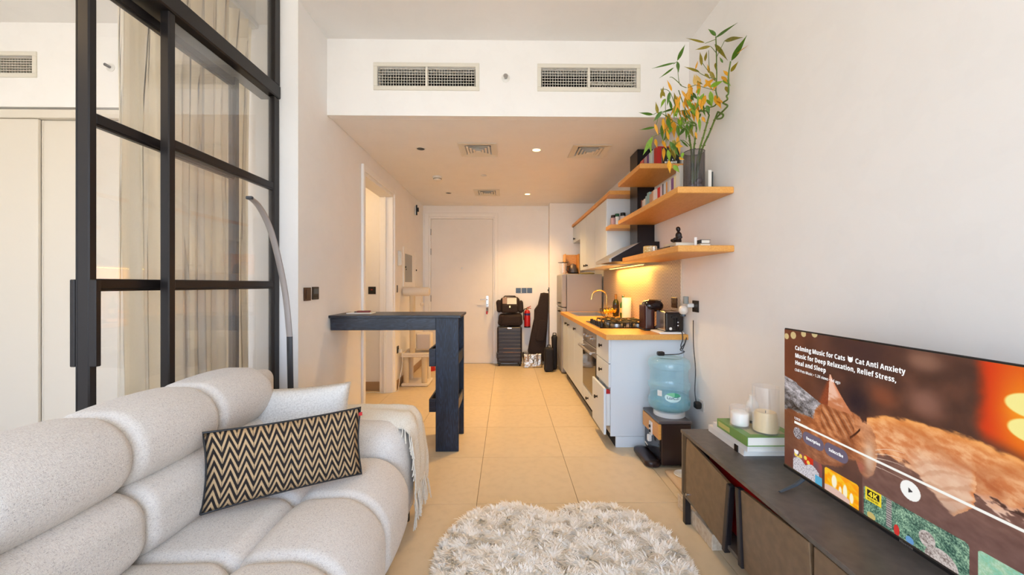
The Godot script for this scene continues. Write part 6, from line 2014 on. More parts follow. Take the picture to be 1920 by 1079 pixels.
# leaf kind, width factor, base x y d, tip x y d
const LEAVES := [
	["g", 1.3, 1.350, 2.891, 2.433, 1.304, 2.937, 2.436], ["g", .7, 1.350, 2.883, 2.441, 1.350, 2.826, 2.225], ["o", .6, 1.257, 2.822, 2.396, 1.134, 2.830, 2.366],
	["o", 1, 1.322, 2.833, 2.448, 1.239, 2.825, 2.471], ["m", 1.2, 1.350, 2.799, 2.339, 1.350, 2.712, 2.172], ["g", 1.5, 1.350, 2.632, 2.266, 1.350, 2.684, 2.128],
	["y", .7, 1.350, 2.640, 2.211, 1.350, 2.627, 2.110], ["m", 1, 1.350, 2.848, 2.449, 1.350, 2.675, 2.316], ["o", 1.2, 1.313, 2.763, 2.544, 1.317, 2.867, 2.570],
	["o", 1, 1.335, 2.789, 2.540, 1.350, 2.866, 2.551], ["y", 1, 1.341, 2.687, 2.500, 1.316, 2.724, 2.469], ["y", .6, 1.255, 2.717, 2.513, 1.277, 2.785, 2.520],
	["o", .8, 1.289, 2.709, 2.524, 1.180, 2.722, 2.491], ["o", 1.2, 1.350, 2.570, 2.274, 1.350, 2.586, 2.205], ["y", 1, 1.350, 2.557, 2.295, 1.331, 2.609, 2.322],
	["g", 1.1, 1.118, 2.754, 2.476, 1.182, 2.878, 2.506], ["g", 1.2, 1.100, 2.724, 2.435, 1.118, 2.668, 2.456], ["g", .6, 1.098, 2.732, 2.461, 0.965, 2.714, 2.492],
	["g", .6, 1.097, 2.711, 2.480, 0.999, 2.631, 2.452], ["p", 1.6, 1.253, 2.609, 2.509, 1.239, 2.671, 2.489], ["y", 1.5, 1.230, 2.647, 2.556, 1.256, 2.566, 2.551],
	["y", 1.4, 1.295, 2.657, 2.555, 1.299, 2.570, 2.541], ["y", 1.2, 1.269, 2.561, 2.442, 1.346, 2.621, 2.434], ["l", 1.4, 1.264, 2.516, 2.347, 1.350, 2.559, 2.351],
	["l", 1.5, 1.249, 2.498, 2.390, 1.206, 2.406, 2.418], ["l", 1.5, 1.277, 2.501, 2.368, 1.306, 2.422, 2.398], ["y", 1.8, 1.341, 2.507, 2.433, 1.350, 2.401, 2.378],
	["y", 1.7, 1.251, 2.477, 2.373, 1.207, 2.381, 2.350], ["y", 1.7, 1.228, 2.491, 2.499, 1.257, 2.380, 2.531], ["y", 1.2, 1.207, 2.402, 2.399, 1.218, 2.316, 2.404],
	["y", 1.3, 1.225, 2.592, 2.567, 1.205, 2.491, 2.547], ["o", 1.6, 1.163, 2.495, 2.576, 1.145, 2.596, 2.581], ["y", .8, 1.021, 2.483, 2.336, 0.980, 2.532, 2.306],
	["o", 1, 0.999, 2.473, 2.386, 0.984, 2.540, 2.421], ["g", 1.2, 0.996, 2.465, 2.310, 0.991, 2.394, 2.331], ["o", 1.1, 0.940, 2.349, 2.350, 0.916, 2.406, 2.325],
	["g", 1.4, 0.968, 2.368, 2.358, 0.925, 2.314, 2.377], ["g", .7, 1.153, 2.489, 2.574, 1.034, 2.442, 2.542], ["g", .9, 0.915, 2.349, 2.364, 0.822, 2.345, 2.332],
	["g", .7, 0.959, 2.303, 2.441, 0.856, 2.280, 2.429], ["l", 1.6, 0.969, 2.268, 2.510, 0.919, 2.162, 2.544], ["l", .8, 0.928, 2.231, 2.450, 0.949, 2.142, 2.485],
	["g", 1.4, 1.056, 2.383, 2.490, 1.068, 2.288, 2.460], ["g", 1.1, 1.024, 2.343, 2.502, 1.020, 2.228, 2.470], ["g", 1.3, 1.064, 2.323, 2.520, 1.075, 2.242, 2.513],
	["y", 1.3, 1.122, 2.372, 2.548, 1.119, 2.267, 2.524], ["g", 1.3, 1.099, 2.314, 2.433, 1.121, 2.242, 2.458], ["l", 1.1, 1.135, 2.392, 2.509, 1.187, 2.309, 2.542],
	["y", 1.3, 1.193, 2.480, 2.578, 1.238, 2.399, 2.570], ["y", 1, 1.150, 2.402, 2.510, 1.164, 2.371, 2.511], ["g", 1.6, 1.059, 2.217, 2.455, 1.119, 2.126, 2.462],
	["y", 1, 0.934, 2.303, 2.388, 0.961, 2.235, 2.397], ["y", 1.2, 1.007, 2.275, 2.565, 1.019, 2.217, 2.566], ["l", 1.3, 1.017, 2.138, 2.388, 1.038, 2.071, 2.404],
	["y", 1.4, 0.997, 2.051, 2.325, 0.998, 1.971, 2.311], ["y", 1.3, 1.073, 2.170, 2.400, 1.121, 2.162, 2.401], ["y", 1.1, 1.047, 2.259, 2.547, 1.063, 2.189, 2.513],
	["y", 1.1, 1.239, 2.352, 2.396, 1.264, 2.318, 2.402], ["y", .9, 1.194, 2.254, 2.393, 1.210, 2.212, 2.401], ["g", 1.2, 1.241, 2.562, 2.550, 1.247, 2.515, 2.519],
	["g", 1.5, 1.263, 2.420, 2.387, 1.281, 2.372, 2.384], ["y", 1.1, 1.349, 2.596, 2.371, 1.350, 2.516, 2.293], ["l", 1.2, 1.350, 2.569, 2.354, 1.350, 2.491, 2.278],
	["o", 1.2, 1.350, 2.510, 2.328, 1.350, 2.448, 2.292], ["g", .6, 1.203, 2.196, 2.500, 1.161, 2.259, 2.532], ["l", 1.2, 1.134, 2.136, 2.428, 1.122, 2.100, 2.425],
	["y", 1.2, 1.116, 2.110, 2.447, 1.141, 2.092, 2.434], ["y", 1.3, 1.243, 2.543, 2.479, 1.270, 2.584, 2.466], ["y", 1.3, 1.175, 2.437, 2.485, 1.219, 2.392, 2.492],
	["y", 1.1, 1.087, 2.485, 2.437, 1.113, 2.408, 2.428], ["l", 1, 0.995, 2.456, 2.377, 0.955, 2.388, 2.344], ["y", 1, 1.060, 2.230, 2.469, 1.049, 2.309, 2.485],
	["y", 1, 1.004, 2.357, 2.431, 1.002, 2.269, 2.411], ["y", 1.2, 1.212, 2.556, 2.579, 1.234, 2.472, 2.561], ["y", 1.4, 1.206, 2.449, 2.362, 1.223, 2.378, 2.358],
	["y", 1.1, 1.325, 2.559, 2.372, 1.282, 2.493, 2.344], ["o", 1, 1.350, 2.721, 2.441, 1.350, 2.668, 2.429], ["g", .7, 1.350, 2.671, 2.355, 1.326, 2.703, 2.350],
	["y", 1.2, 1.272, 2.635, 2.585, 1.228, 2.585, 2.562], ["g", 1, 1.087, 2.438, 2.489, 1.075, 2.516, 2.499], ["l", 1.6, 1.084, 2.064, 2.460, 1.123, 2.018, 2.457],
	["y", 1.3, 1.350, 2.468, 2.416, 1.350, 2.421, 2.355], ["y", 1.1, 1.114, 2.410, 2.551, 1.111, 2.308, 2.529], ["o", 1, 0.976, 2.465, 2.396, 1.004, 2.556, 2.420],
	["p", 1.1, 1.279, 2.620, 2.486, 1.236, 2.659, 2.471],
]
const STEMS := [
	[[1.199, 2.138, 2.450], [1.190, 2.205, 2.450], [1.153, 2.255, 2.397]],
	[[1.213, 2.138, 2.450], [1.219, 2.205, 2.450], [1.227, 2.292, 2.442]],
	[[1.246, 2.138, 2.450], [1.280, 2.260, 2.450], [1.329, 2.398, 2.478]],
	[[1.260, 2.138, 2.450], [1.341, 2.288, 2.499], [1.350, 2.391, 2.413]],
	[[1.153, 2.255, 2.397], [1.134, 2.280, 2.393], [1.129, 2.307, 2.416], [1.141, 2.317, 2.408], [1.168, 2.301, 2.391], [1.199, 2.301, 2.410], [1.210, 2.311, 2.413], [1.160, 2.319, 2.393], [1.136, 2.321, 2.418], [1.142, 2.374, 2.468], [1.117, 2.475, 2.490], [1.109, 2.500, 2.467]],
	[[1.227, 2.292, 2.442], [1.202, 2.312, 2.406], [1.168, 2.328, 2.391], [1.173, 2.433, 2.477], [1.157, 2.517, 2.501], [1.110, 2.540, 2.439]],
	[[1.329, 2.398, 2.478], [1.286, 2.404, 2.431], [1.221, 2.385, 2.391], [1.265, 2.410, 2.407], [1.350, 2.448, 2.449], [1.350, 2.477, 2.417], [1.333, 2.524, 2.405], [1.330, 2.587, 2.391], [1.350, 2.714, 2.427], [1.350, 2.888, 2.436]],
	[[1.350, 2.391, 2.413], [1.350, 2.347, 2.354], [1.350, 2.333, 2.370], [1.350, 2.352, 2.424], [1.350, 2.362, 2.418], [1.350, 2.371, 2.340], [1.350, 2.381, 2.306], [1.350, 2.421, 2.354], [1.350, 2.419, 2.307], [1.350, 2.446, 2.317], [1.350, 2.452, 2.296], [1.350, 2.519, 2.295], [1.350, 2.569, 2.295], [1.350, 2.633, 2.274]],
	[[1.350, 2.750, 2.428], [1.350, 2.769, 2.394], [1.350, 2.798, 2.337]],
	[[1.350, 2.776, 2.428], [1.350, 2.846, 2.483], [1.331, 2.849, 2.472]],
	[[1.350, 2.871, 2.437], [1.269, 2.830, 2.415]],
	[[1.184, 2.584, 2.489], [1.114, 2.568, 2.424], [1.087, 2.594, 2.391], [1.105, 2.732, 2.450]],
	[[1.105, 2.732, 2.450], [1.089, 2.728, 2.471]],
	[[1.126, 2.572, 2.435], [1.058, 2.600, 2.401], [1.048, 2.619, 2.429]],
	[[1.153, 2.255, 2.397], [1.121, 2.301, 2.423], [1.105, 2.373, 2.508], [1.051, 2.388, 2.479], [1.021, 2.410, 2.429], [1.005, 2.462, 2.391]],
	[[1.190, 2.183, 2.450], [1.134, 2.223, 2.450], [1.043, 2.155, 2.450]],
	[[1.051, 2.388, 2.479], [0.968, 2.378, 2.398], [0.926, 2.361, 2.392]],
	[[1.055, 2.319, 2.510], [0.980, 2.258, 2.450], [0.935, 2.244, 2.450]],
	[[1.105, 2.373, 2.508], [1.060, 2.319, 2.510], [1.030, 2.222, 2.450], [1.039, 2.160, 2.450]],
	[[0.968, 2.378, 2.398], [0.961, 2.319, 2.425], [0.942, 2.295, 2.420]],
	[[1.330, 2.587, 2.391], [1.327, 2.677, 2.473], [1.291, 2.751, 2.492]],
	[[1.327, 2.677, 2.473], [1.327, 2.827, 2.482]],
	[[1.330, 2.587, 2.391], [1.304, 2.673, 2.500], [1.235, 2.694, 2.472]],
	[[1.333, 2.524, 2.405], [1.275, 2.553, 2.427], [1.253, 2.613, 2.508]],
	[[1.173, 2.433, 2.477], [1.133, 2.448, 2.509], [1.031, 2.506, 2.391], [0.996, 2.551, 2.444]],
	[[1.253, 2.613, 2.508], [1.197, 2.589, 2.498]],
]


func leaf_mesh(sag: float) -> ArrayMesh:
	# a lance shaped blade of unit length along +y, folded at the midrib, with thickness
	var g := G.new()
	var rows := []
	var under := []
	for i in 9:
		var q := i / 8.0
		var w := 0.5 * pow(sin(PI * pow(q, 0.7)), 1.25) if i % 8 else 0.02
		var z := -sag * q * q
		var row := []
		var low := []
		for j in 5:
			var s := (j - 2) / 2.0
			var p := Vector3(s * w, q, z + 0.18 * w * absf(s) + 0.04 * sin(q * 9.0 + s * 2.0) * absf(s) * w)
			row.append(p)
			low.append(p - Vector3(0, 0, 0.03))
		rows.append(row)
		under.append(low)
	g.sheet(rows, Vector3.BACK)
	g.sheet(under, Vector3.FORWARD)
	return g.smooth()


func plant() -> void:
	var vs := thing("ribbed_vase", "smoky grey ribbed glass vase on the middle oak shelf", "vase", P(1.215, 1.89, 2.45))
	var sg := mat("smoky_glass", Color(0.20, 0.15, 0.16, 0.62), 0.3, 0.0, 0.6)
	sg.transparency = BaseMaterial3D.TRANSPARENCY_ALPHA
	var g := G.new()
	var nrib := 18
	var rows := []
	for i in 5:
		var row := []
		for j in nrib * 6 + 1:
			var an := TAU * j / (nrib * 6)
			var r := 0.0605 + 0.0035 * absf(sin(an * nrib / 2.0))
			row.append(Vector3(cos(an) * r, 0.002 + 0.253 * i / 4.0, sin(an) * r))
		rows.append(row)
	for i in 4:
		for j in nrib * 6:
			var p1: Vector3 = rows[i][j]
			var p2: Vector3 = rows[i + 1][j]
			var p3: Vector3 = rows[i + 1][j + 1]
			var p4: Vector3 = rows[i][j + 1]
			var o1 := Vector3(p1.x, 0, p1.z).normalized()
			var o2 := Vector3(p4.x, 0, p4.z).normalized()
			g.tri(p1, p2, p3, o1, o1, o2)
			g.tri(p1, p3, p4, o1, o2, o2)
	part(vs, "vase_wall", g.smooth(), sg)
	part(vs, "vase_base", G.new().cyl(Vector3.ZERO, 0.06, 0.012, 30), mat("smoky_solid", s255(58, 44, 46), 0.2))
	var rim := []
	for j in nrib * 4 + 1:
		var an := TAU * j / (nrib * 4)
		var r := 0.0605 + 0.0035 * absf(sin(an * nrib / 2.0))
		rim.append(Vector3(cos(an) * r, 0.255, sin(an) * r))
	part(vs, "vase_rim", G.new().tube(rim, 0.002, 5), M.smoky_solid)
	var pm := mat("grey_pebble", s255(150, 138, 140), 0.6)
	for e in [[0.02, 0.03, 0.02, 0.026], [-0.025, 0.03, 0.015, 0.022], [0.005, 0.055, -0.02, 0.028], [0.032, 0.07, 0.0, 0.022], [-0.02, 0.028, -0.025, 0.02]]:
		var st := one("pebble", "grey pebble lying in the smoky glass vase", "pebble", G.new().ball(Vector3.ZERO, Vector3(e[3], e[3] * 0.75, e[3] * 0.9), 12), pm, vs.position + Vector3(e[0], e[1], e[2]), "pebbles in the vase")
	var pl := thing("bamboo_plant", "tall lucky bamboo with yellowing leaves standing in the smoky vase", "plant", P(1.215, 1.9, 2.45))
	var green := mat("stalk_green", Color.WHITE, 0.45)
	green.albedo_texture = ramp_tex(noise_img(128, 0.03, 3, 71), [s255(58, 84, 26), s255(92, 118, 40), s255(124, 140, 54)])
	tri_map(green, Vector3.ONE * 4)
	for k in STEMS.size():
		var pts := []
		for e in STEMS[k]:
			pts.append(P(e[0], e[1], e[2]) - pl.position)
		var thick: float = [0.0068, 0.0068, 0.0072, 0.0072, 0.0045, 0.004, 0.005, 0.006][k] if k < 8 else 0.0022
		if k < 4:
			# down into the vase
			pts.push_front(Vector3(-0.015 + 0.01 * k, 0.02, 0.01 - 0.008 * k))
		part(pl, "stalk" if k < 8 else "twig", G.new().tube(smooth_path(pts, 6), thick, 8, 1.0, thick * 0.7), green)
		if k < 4:
			for q in 4:
				var i := float(q + 1) / 5.0
				var a: Vector3 = pts[1].lerp(pts[-1], i)
				part(pl, "stalk_node", G.new().lathe(a, [Vector2(0.006, -0.003), Vector2(0.0088, 0.0), Vector2(0.006, 0.003)], 10, (pts[-1] - pts[1])), green)
	var kinds := {"g": [s255(52, 96, 20), s255(86, 128, 30), s255(108, 148, 40)], "l": [s255(110, 156, 30), s255(140, 180, 42), s255(160, 192, 60)], "y": [s255(222, 150, 22), s255(240, 178, 36), s255(246, 200, 76)], "o": [s255(120, 112, 26), s255(160, 146, 40), s255(188, 160, 50)], "m": [s255(60, 100, 22), s255(120, 122, 30), s255(220, 160, 40)], "p": [s255(226, 188, 96), s255(236, 204, 120), s255(240, 214, 140)]}
	var lm := {}
	var nim := noise_img(128, 0.02, 3, 73)
	for k in kinds:
		var m := mat("leaf_" + k, Color.WHITE, 0.45)
		m.albedo_texture = ramp_tex(nim, kinds[k])
		tri_map(m, Vector3(2.2, 1.4, 2.2))
		m.backlight_enabled = true
		m.backlight = Color(0.8, 0.8, 0.7)
		lm[k] = m
	var shapes := [leaf_mesh(0.05), leaf_mesh(0.16), leaf_mesh(0.28)]
	var all := LEAVES.duplicate()
	# smaller leaves that fill the middle of the crown
	for k in 60:
		var bx_ := rng.randf_range(1.07, 1.30)
		var by := 2.28 + (bx_ - 1.07) * 0.9 + rng.randf_range(-0.10, 0.22)
		var bd := rng.randf_range(2.40, 2.62)
		all.append([["y", "l", "l", "g", "y", "o"][rng.randi_range(0, 5)], rng.randf_range(0.8, 1.3), bx_, by, bd, bx_ + rng.randf_range(-0.05, 0.05), by - rng.randf_range(0.03, 0.13), bd + rng.randf_range(-0.03, 0.03)])
	for i in all.size():
		var e = all[i]
		var a := P(e[2], e[3], e[4])
		var b := P(e[5], e[6], e[7])
		var y := (b - a)
		var len := y.length()
		y = y.normalized()
		var face := (Vector3(-1.0, -1.0, 2.3) + Vector3(rng.randf_range(-1, 1), rng.randf_range(-0.6, 0.8), rng.randf_range(-0.6, 0.6))).normalized()
		var z := (face - y * face.dot(y)).normalized()
		var x := y.cross(z)
		var w: float = clampf(0.021 * e[1] * (0.7 + 2.0 * len), 0.01, 0.042)
		var o := part(pl, "leaf", shapes[rng.randi_range(0, 2)], lm[e[0]])
		o.transform = Transform3D(Basis(x * w, y * len * 1.05, z * minf(len, 0.05) * 0.6), a - pl.position)


func tv_color(u: float, v: float, n1: float, n2: float, n3: float) -> Color:
	# a ginger cat asleep before a fire; n1 coarse, n2 middling, n3 fine noise, all -1..1
	var x := u * 1.718
	var c := Color(0.30, 0.19, 0.16).lerp(Color(0.40, 0.25, 0.20), clampf(0.5 + n1, 0, 1))
	c = c.lerp(Color(0.46, 0.22, 0.13), clampf(1.0 - u * 5.0, 0, 1) * 0.8)
	c = c.lerp(Color(0.13, 0.10, 0.15), 0.85 * exp(-(pow((u - 0.335) / 0.05, 2) + pow((v - 0.36) / 0.09, 2))))
	c = c.lerp(Color(0.24, 0.16, 0.17), 0.7 * exp(-(pow((u - 0.36) / 0.10, 2) + pow((v - 0.06) / 0.10, 2))))
	for b in [[0.549, 0.05, 0.05, 0.05, Color(0.62, 0.45, 0.37)], [0.553, 0.255, 0.045, 0.07, Color(0.60, 0.42, 0.36)], [0.43, 0.285, 0.045, 0.06, Color(0.56, 0.30, 0.20)]]:
		c = c.lerp(b[4], 0.75 * exp(-pow(pow((u - b[0]) / b[2], 2) + pow((v - b[1]) / b[3], 2), 1.4)))
	# bokeh lights
	for b in [[0.012, 0.05, 0.022], [0.05, 0.035, 0.026], [0.105, 0.012, 0.022], [0.16, 0.0, 0.024]]:
		if Vector2(x - b[0] * 1.718, v - b[1]).length() < b[2]:
			c = c.lerp(Color(0.93, 0.86, 0.62), 0.8)
	# fire glow
	var fx := smoothstep(0.655, 0.70, u + 0.012 * n1) * (1.0 - smoothstep(0.29, 0.38, v - (u - 0.70) * 0.5))
	if fx > 0.0:
		var hot := Color(0.86, 0.22, 0.05).lerp(Color(1.0, 0.62, 0.10), smoothstep(0.68, 0.76, u) * (1.0 - absf(v - 0.19) * 3.2))
		c = c.lerp(hot, fx)
		for e in [[0.775, 0.15, 0.05, 0.05], [0.78, 0.25, 0.05, 0.05]]:
			var q := pow((u - e[0]) / e[2], 2) + pow((v - e[1]) / e[3], 2)
			c = c.lerp(Color(1.0, 0.95, 0.60), 1.0 - smoothstep(0.8, 1.1, q))
	if n3 > 0.80 and v < 0.6:
		c = c.lerp(Color(0.95, 0.85, 0.7), 0.5)
	# grey knitted pillow
	var pl := v - (0.335 + 0.62 * u if u > 0.07 else 0.345 + 0.35 * u)
	if pl > 0.0 and u < 0.2 and v < 0.62:
		var g := 0.64 + 0.22 * n3 + 0.25 * n2 - 0.3 * smoothstep(0.05, 0.2, pl)
		c = Color(g * 0.98, g * 0.95, g * 0.97)
	# blanket
	if v > 0.60 and u > 0.36:
		var g := 0.5 + 0.25 * n2 + 0.15 * n1
		c = Color(0.38, 0.25, 0.22).lerp(Color(0.60, 0.45, 0.40), g)
	# body and foreleg
	var top := 0.0
	var tp := [[0.37, 0.43], [0.43, 0.385], [0.466, 0.369], [0.518, 0.356], [0.595, 0.342], [0.661, 0.346], [0.72, 0.36], [0.761, 0.369], [0.86, 0.41], [1.0, 0.50]]
	for k in tp.size() - 1:
		if u >= tp[k][0] and u <= tp[k + 1][0]:
			top = lerpf(tp[k][1], tp[k + 1][1], (u - tp[k][0]) / (tp[k + 1][0] - tp[k][0]))
	var low := 0.62
	var ur := 0.668 - 0.05 * smoothstep(0.64, 0.76, v) + 0.004 * n2
	if u > 0.48 and u < ur:
		low = lerpf(0.61, 0.755, smoothstep(0.48, 0.64, u))
	elif u >= ur:
		low = 0.625 + 0.03 * n2
	if u > 0.375 and v > top and v < low + 0.03:
		var dd := v - top
		var b := Color(0.84, 0.50, 0.30).lerp(Color(0.97, 0.74, 0.55), clampf(0.5 + 0.75 * n2 + 0.2 * n3, 0, 1))
		b = b.lerp(Color(0.72, 0.38, 0.20), 0.5 * exp(-pow((dd - 0.10 - 0.05 * sin(u * 22.0)) / 0.03, 2.0)) * smoothstep(0.42, 0.5, u))
		b = b.lerp(Color(1.0, 0.66, 0.32), 0.9 * exp(-dd * 24.0))
		var leg := smoothstep(0.46, 0.56, u) * (1.0 - smoothstep(ur - 0.014, ur, u)) * smoothstep(0.10, 0.24, dd)
		b = b.lerp(Color(0.93, 0.80, 0.71), 0.75 * leg)
		b = b.lerp(Color(0.70, 0.45, 0.31), 0.28 * leg * smoothstep(0.2, 0.9, sin((u * 1.2 + v * 1.6) * 70.0 + 5.0 * n1)))
		if u > ur:
			b = b.lerp(Color(0.60, 0.27, 0.13), 0.55 * smoothstep(0.10, 0.2, dd) * clampf(0.5 + n1, 0, 1))
			b = b.lerp(Color(0.92, 0.82, 0.78), smoothstep(low - 0.06, low, v) * 0.8)
		c = c.lerp(b, smoothstep(0.0, 0.02, dd + 0.01 * n2) * smoothstep(0.0, 0.025, low + 0.02 * n2 - v))
	# head
	var e1 := pow((u - 0.275) / 0.125, 2) + pow((v - 0.575) / 0.16, 2)
	var e2 := pow((u - 0.370) / 0.042, 2) + pow((v - 0.62) / 0.165, 2)
	var e3 := pow((u - 0.10) / 0.20, 2) + pow((v - 0.72) / 0.15, 2)
	var face := 1.0 - smoothstep(0.90, 1.06, minf(e1, minf(e2, e3)) + 0.10 * n2 + 0.05 * n3)
	if face > 0.0:
		var b := Color(0.62, 0.34, 0.19).lerp(Color(0.88, 0.58, 0.38), clampf(0.35 + 0.55 * n2 + 0.25 * n3 + 0.9 * (u - 0.2), 0, 1))
		b = b.lerp(Color(0.36, 0.19, 0.13), 0.75 * smoothstep(0.17, 0.02, u))
		b = b.lerp(Color(0.40, 0.20, 0.12), 0.55 * exp(-(pow((u - 0.30) / 0.025, 2) + pow((v - 0.66) / 0.06, 2))))
		b = b.lerp(Color(0.93, 0.82, 0.72), 0.85 * exp(-(pow((u - 0.385) / 0.022, 2) + pow((v - 0.66) / 0.11, 2))))
		b = b.lerp(Color(0.90, 0.66, 0.50), 0.6 * exp(-(pow((u - 0.365) / 0.03, 2) + pow((v - 0.50) / 0.05, 2))))
		# forehead stripes
		var st := sin((u - 0.45 * v) * 160.0)
		if u > 0.19 and u < 0.33 and v < 0.64:
			b = b.lerp(Color(0.42, 0.21, 0.12), 0.6 * smoothstep(0.35, 0.9, st) * exp(-pow((v - 0.53) / 0.09, 2)))
			b = b.lerp(Color(0.93, 0.76, 0.62), 0.4 * smoothstep(0.4, 0.9, -st) * exp(-pow((v - 0.53) / 0.09, 2)))
		# closed eye and the shade of its socket
		var ed := absf(v - (0.588 - (u - 0.318) * 2.0 - 12.0 * pow(u - 0.334, 2.0)))
		if u > 0.312 and u < 0.352:
			b = b.lerp(Color(0.22, 0.10, 0.07), 1.0 - smoothstep(0.004, 0.011, ed))
		b = b.lerp(Color(0.52, 0.27, 0.16), 0.5 * exp(-(pow((u - 0.325) / 0.018, 2) + pow((v - 0.60) / 0.05, 2))))
		# nose
		b = b.lerp(Color(0.78, 0.40, 0.34), 0.8 * exp(-(pow((u - 0.352) / 0.014, 2) + pow((v - 0.735) / 0.03, 2))))
		c = c.lerp(b, face)
	# ear
	if v > 0.245 and v < 0.45:
		var q := (v - 0.245) / 0.19
		var l := lerpf(0.229, 0.222, q)
		var r := lerpf(0.235, 0.316, pow(q, 1.2))
		if u > l and u < r:
			c = Color(0.95, 0.76, 0.66).lerp(Color(0.88, 0.54, 0.38), smoothstep(0.55, 1.0, (u - l) / (r - l))).lerp(Color(0.80, 0.50, 0.34), smoothstep(0.55, 1.0, q + 0.3 * n2))
		elif u > lerpf(0.221, 0.175, q) and u <= l:
			c = c.lerp(Color(0.48, 0.20, 0.12).lerp(Color(0.66, 0.34, 0.20), 0.5 + 0.5 * n3), smoothstep(0.0, 0.02, u - lerpf(0.221, 0.175, q)))
	# whiskers
	for k in 5:
		var w := (u - 0.405) / 0.09
		if w > 0.0 and w < 1.0 and absf(v - (0.60 + 0.022 * k - (0.05 - 0.012 * k) * w * (2.0 - w))) < 0.0022:
			c = c.lerp(Color(0.97, 0.88, 0.8), 0.8 * (1.0 - w * 0.5))
	# interface shade under the progress bar belongs to the displayed picture
	if v > 0.60:
		c = c.lerp(Color(0.36, 0.26, 0.27), 0.34 * smoothstep(0.60, 0.80, v))
	# progress bar
	if absf(v - 0.657) < (0.0095 if u < 0.125 else 0.0065) and u > 0.056 and u < 0.945:
		c = Color(1, 1, 0.98)
	# avatar
	if Vector2(x - 0.074 * 1.718, v - 0.727).length() < 0.040:
		c = Color(0.80, 0.78, 0.80).lerp(Color(0.30, 0.28, 0.32), clampf(0.5 + 2.0 * n3 + 0.4 * n2, 0, 1))
	for b in [[0.152, 0.052], [0.256, 0.050]]:
		var q := Vector2(maxf(0.0, absf(x - b[0] * 1.718) - (b[1] * 1.718 - 0.043)), v - 0.728)
		if q.length() < 0.043:
			c = Color(0.40, 0.37, 0.46)
	var pd := Vector2(x - 0.5115 * 1.718, v - 0.728)
	if pd.length() < 0.049:
		c = Color(0.99, 0.99, 0.98)
		if pd.x > -0.009 and pd.x < 0.013 and absf(pd.y) < (0.013 - pd.x) * 0.62:
			c = Color(0.22, 0.22, 0.24)
	# thumbnails
	if v > 0.83:
		for e in [[0.049, 0.195, 0], [0.207, 0.347, 1], [0.364, 0.656, 2], [0.674, 0.945, 3]]:
			if u > e[0] and u < e[1]:
				var cut := Vector2(minf(u - e[0], e[1] - u) * 1.718, v - (0.852 if e[2] < 2 else 0.832))
				if cut.y < 0.0 or (cut.x < 0.018 and cut.y < 0.018 and Vector2(0.018 - cut.x, 0.018 - cut.y).length() > 0.018):
					continue
				var s: float = (u - e[0]) / (e[1] - e[0])
				match e[2]:
					0:
						c = Color(0.42, 0.32, 0.36).lerp(Color(0.70, 0.30, 0.26), clampf(0.5 + n1, 0, 1))
						if s > 0.42 and s < 0.72 and v < 0.91:
							c = Color(0.80, 0.16, 0.10)
						for q in [[0.1, 0.885], [0.28, 0.878], [0.45, 0.872], [0.55, 0.893], [0.2, 0.9]]:
							if Vector2((s - q[0]) * 0.25, v - q[1]).length() < 0.014:
								c = Color(0.95, 0.82, 0.35)
						if v > 0.925 - 0.03 * absf(sin(s * 7.0)) and s < 0.9:
							c = Color(0.86, 0.84, 0.86).lerp(Color(0.45, 0.42, 0.45), clampf(n3 * 1.6, 0, 1))
						if s > 0.78 and v > 0.945:
							c = Color(0.36, 0.68, 0.82)
						if Vector2((s - 0.12) * 0.25, v - 0.862).length() < 0.02:
							c = Color(0.95, 0.94, 0.94)
					1:
						c = Color(1.0, 0.62, 0.04).lerp(Color(1.0, 0.80, 0.15), clampf(0.5 + n2, 0, 1))
						for q in [[0.30, 0.915, 0.09, 0.045], [0.62, 0.94, 0.07, 0.05], [0.80, 0.955, 0.06, 0.035], [0.48, 0.95, 0.05, 0.03]]:
							var k := pow((s - q[0]) / q[2], 2) + pow((v - q[1]) / q[3], 2)
							c = c.lerp(Color(1.0, 0.97, 0.85), 1.0 - smoothstep(0.5, 1.1, k))
						if v > 0.955 + 0.1 * (s - 0.3) * (s - 0.3) and s < 0.75:
							c = Color(0.90, 0.76, 0.70)
					2:
						c = Color(0.16, 0.30, 0.27).lerp(Color(0.72, 0.86, 0.72), clampf(0.45 + 0.8 * n3 + 0.35 * n2, 0, 1))
						if s > 0.26 and s < 0.32 and v < 0.985:
							c = Color(0.70, 0.66, 0.64) if fposmod(v * 160.0, 2.0) < 1.3 else Color(0.35, 0.34, 0.36)
						var cq := pow((s - 0.66) / 0.075, 2) + pow((v - 0.925) / 0.04, 2)
						var bq := pow((s - 0.78) / 0.14, 2) + pow((v - 0.995) / 0.06, 2)
						if cq < 1.0 or bq < 1.0:
							c = Color(0.84, 0.80, 0.78).lerp(Color(0.46, 0.40, 0.38), clampf(0.2 + n3 + 0.5 * n2, 0, 1))
						if pow((s - 0.37) / 0.03, 2) + pow((v - 0.975) / 0.03, 2) < 1.0:
							c = Color(0.82, 0.22, 0.20)
						if pow((s - 0.09) / 0.05, 2) + pow((v - 0.985) / 0.02, 2) < 1.0:
							c = Color(0.80, 0.72, 0.45)
						if pow((s - 0.5) / 0.04, 2) + pow((v - 0.985) / 0.02, 2) < 1.0:
							c = Color(0.42, 0.62, 0.82)
						if s > 0.02 and s < 0.205 and v < 0.905:
							c = Color(0.96, 0.86, 0.20)
							if s > 0.04 and s < 0.185 and v < 0.882 and v > 0.843:
								c = Color(0.10, 0.10, 0.08)
					3:
						c = Color(0.55, 0.86, 0.84).lerp(Color(0.92, 0.97, 0.94), clampf(0.5 + n2, 0, 1))
						if s < 0.3:
							c = c.lerp(Color(0.56, 0.74, 0.56), 0.6 + 0.4 * n3)
	return c


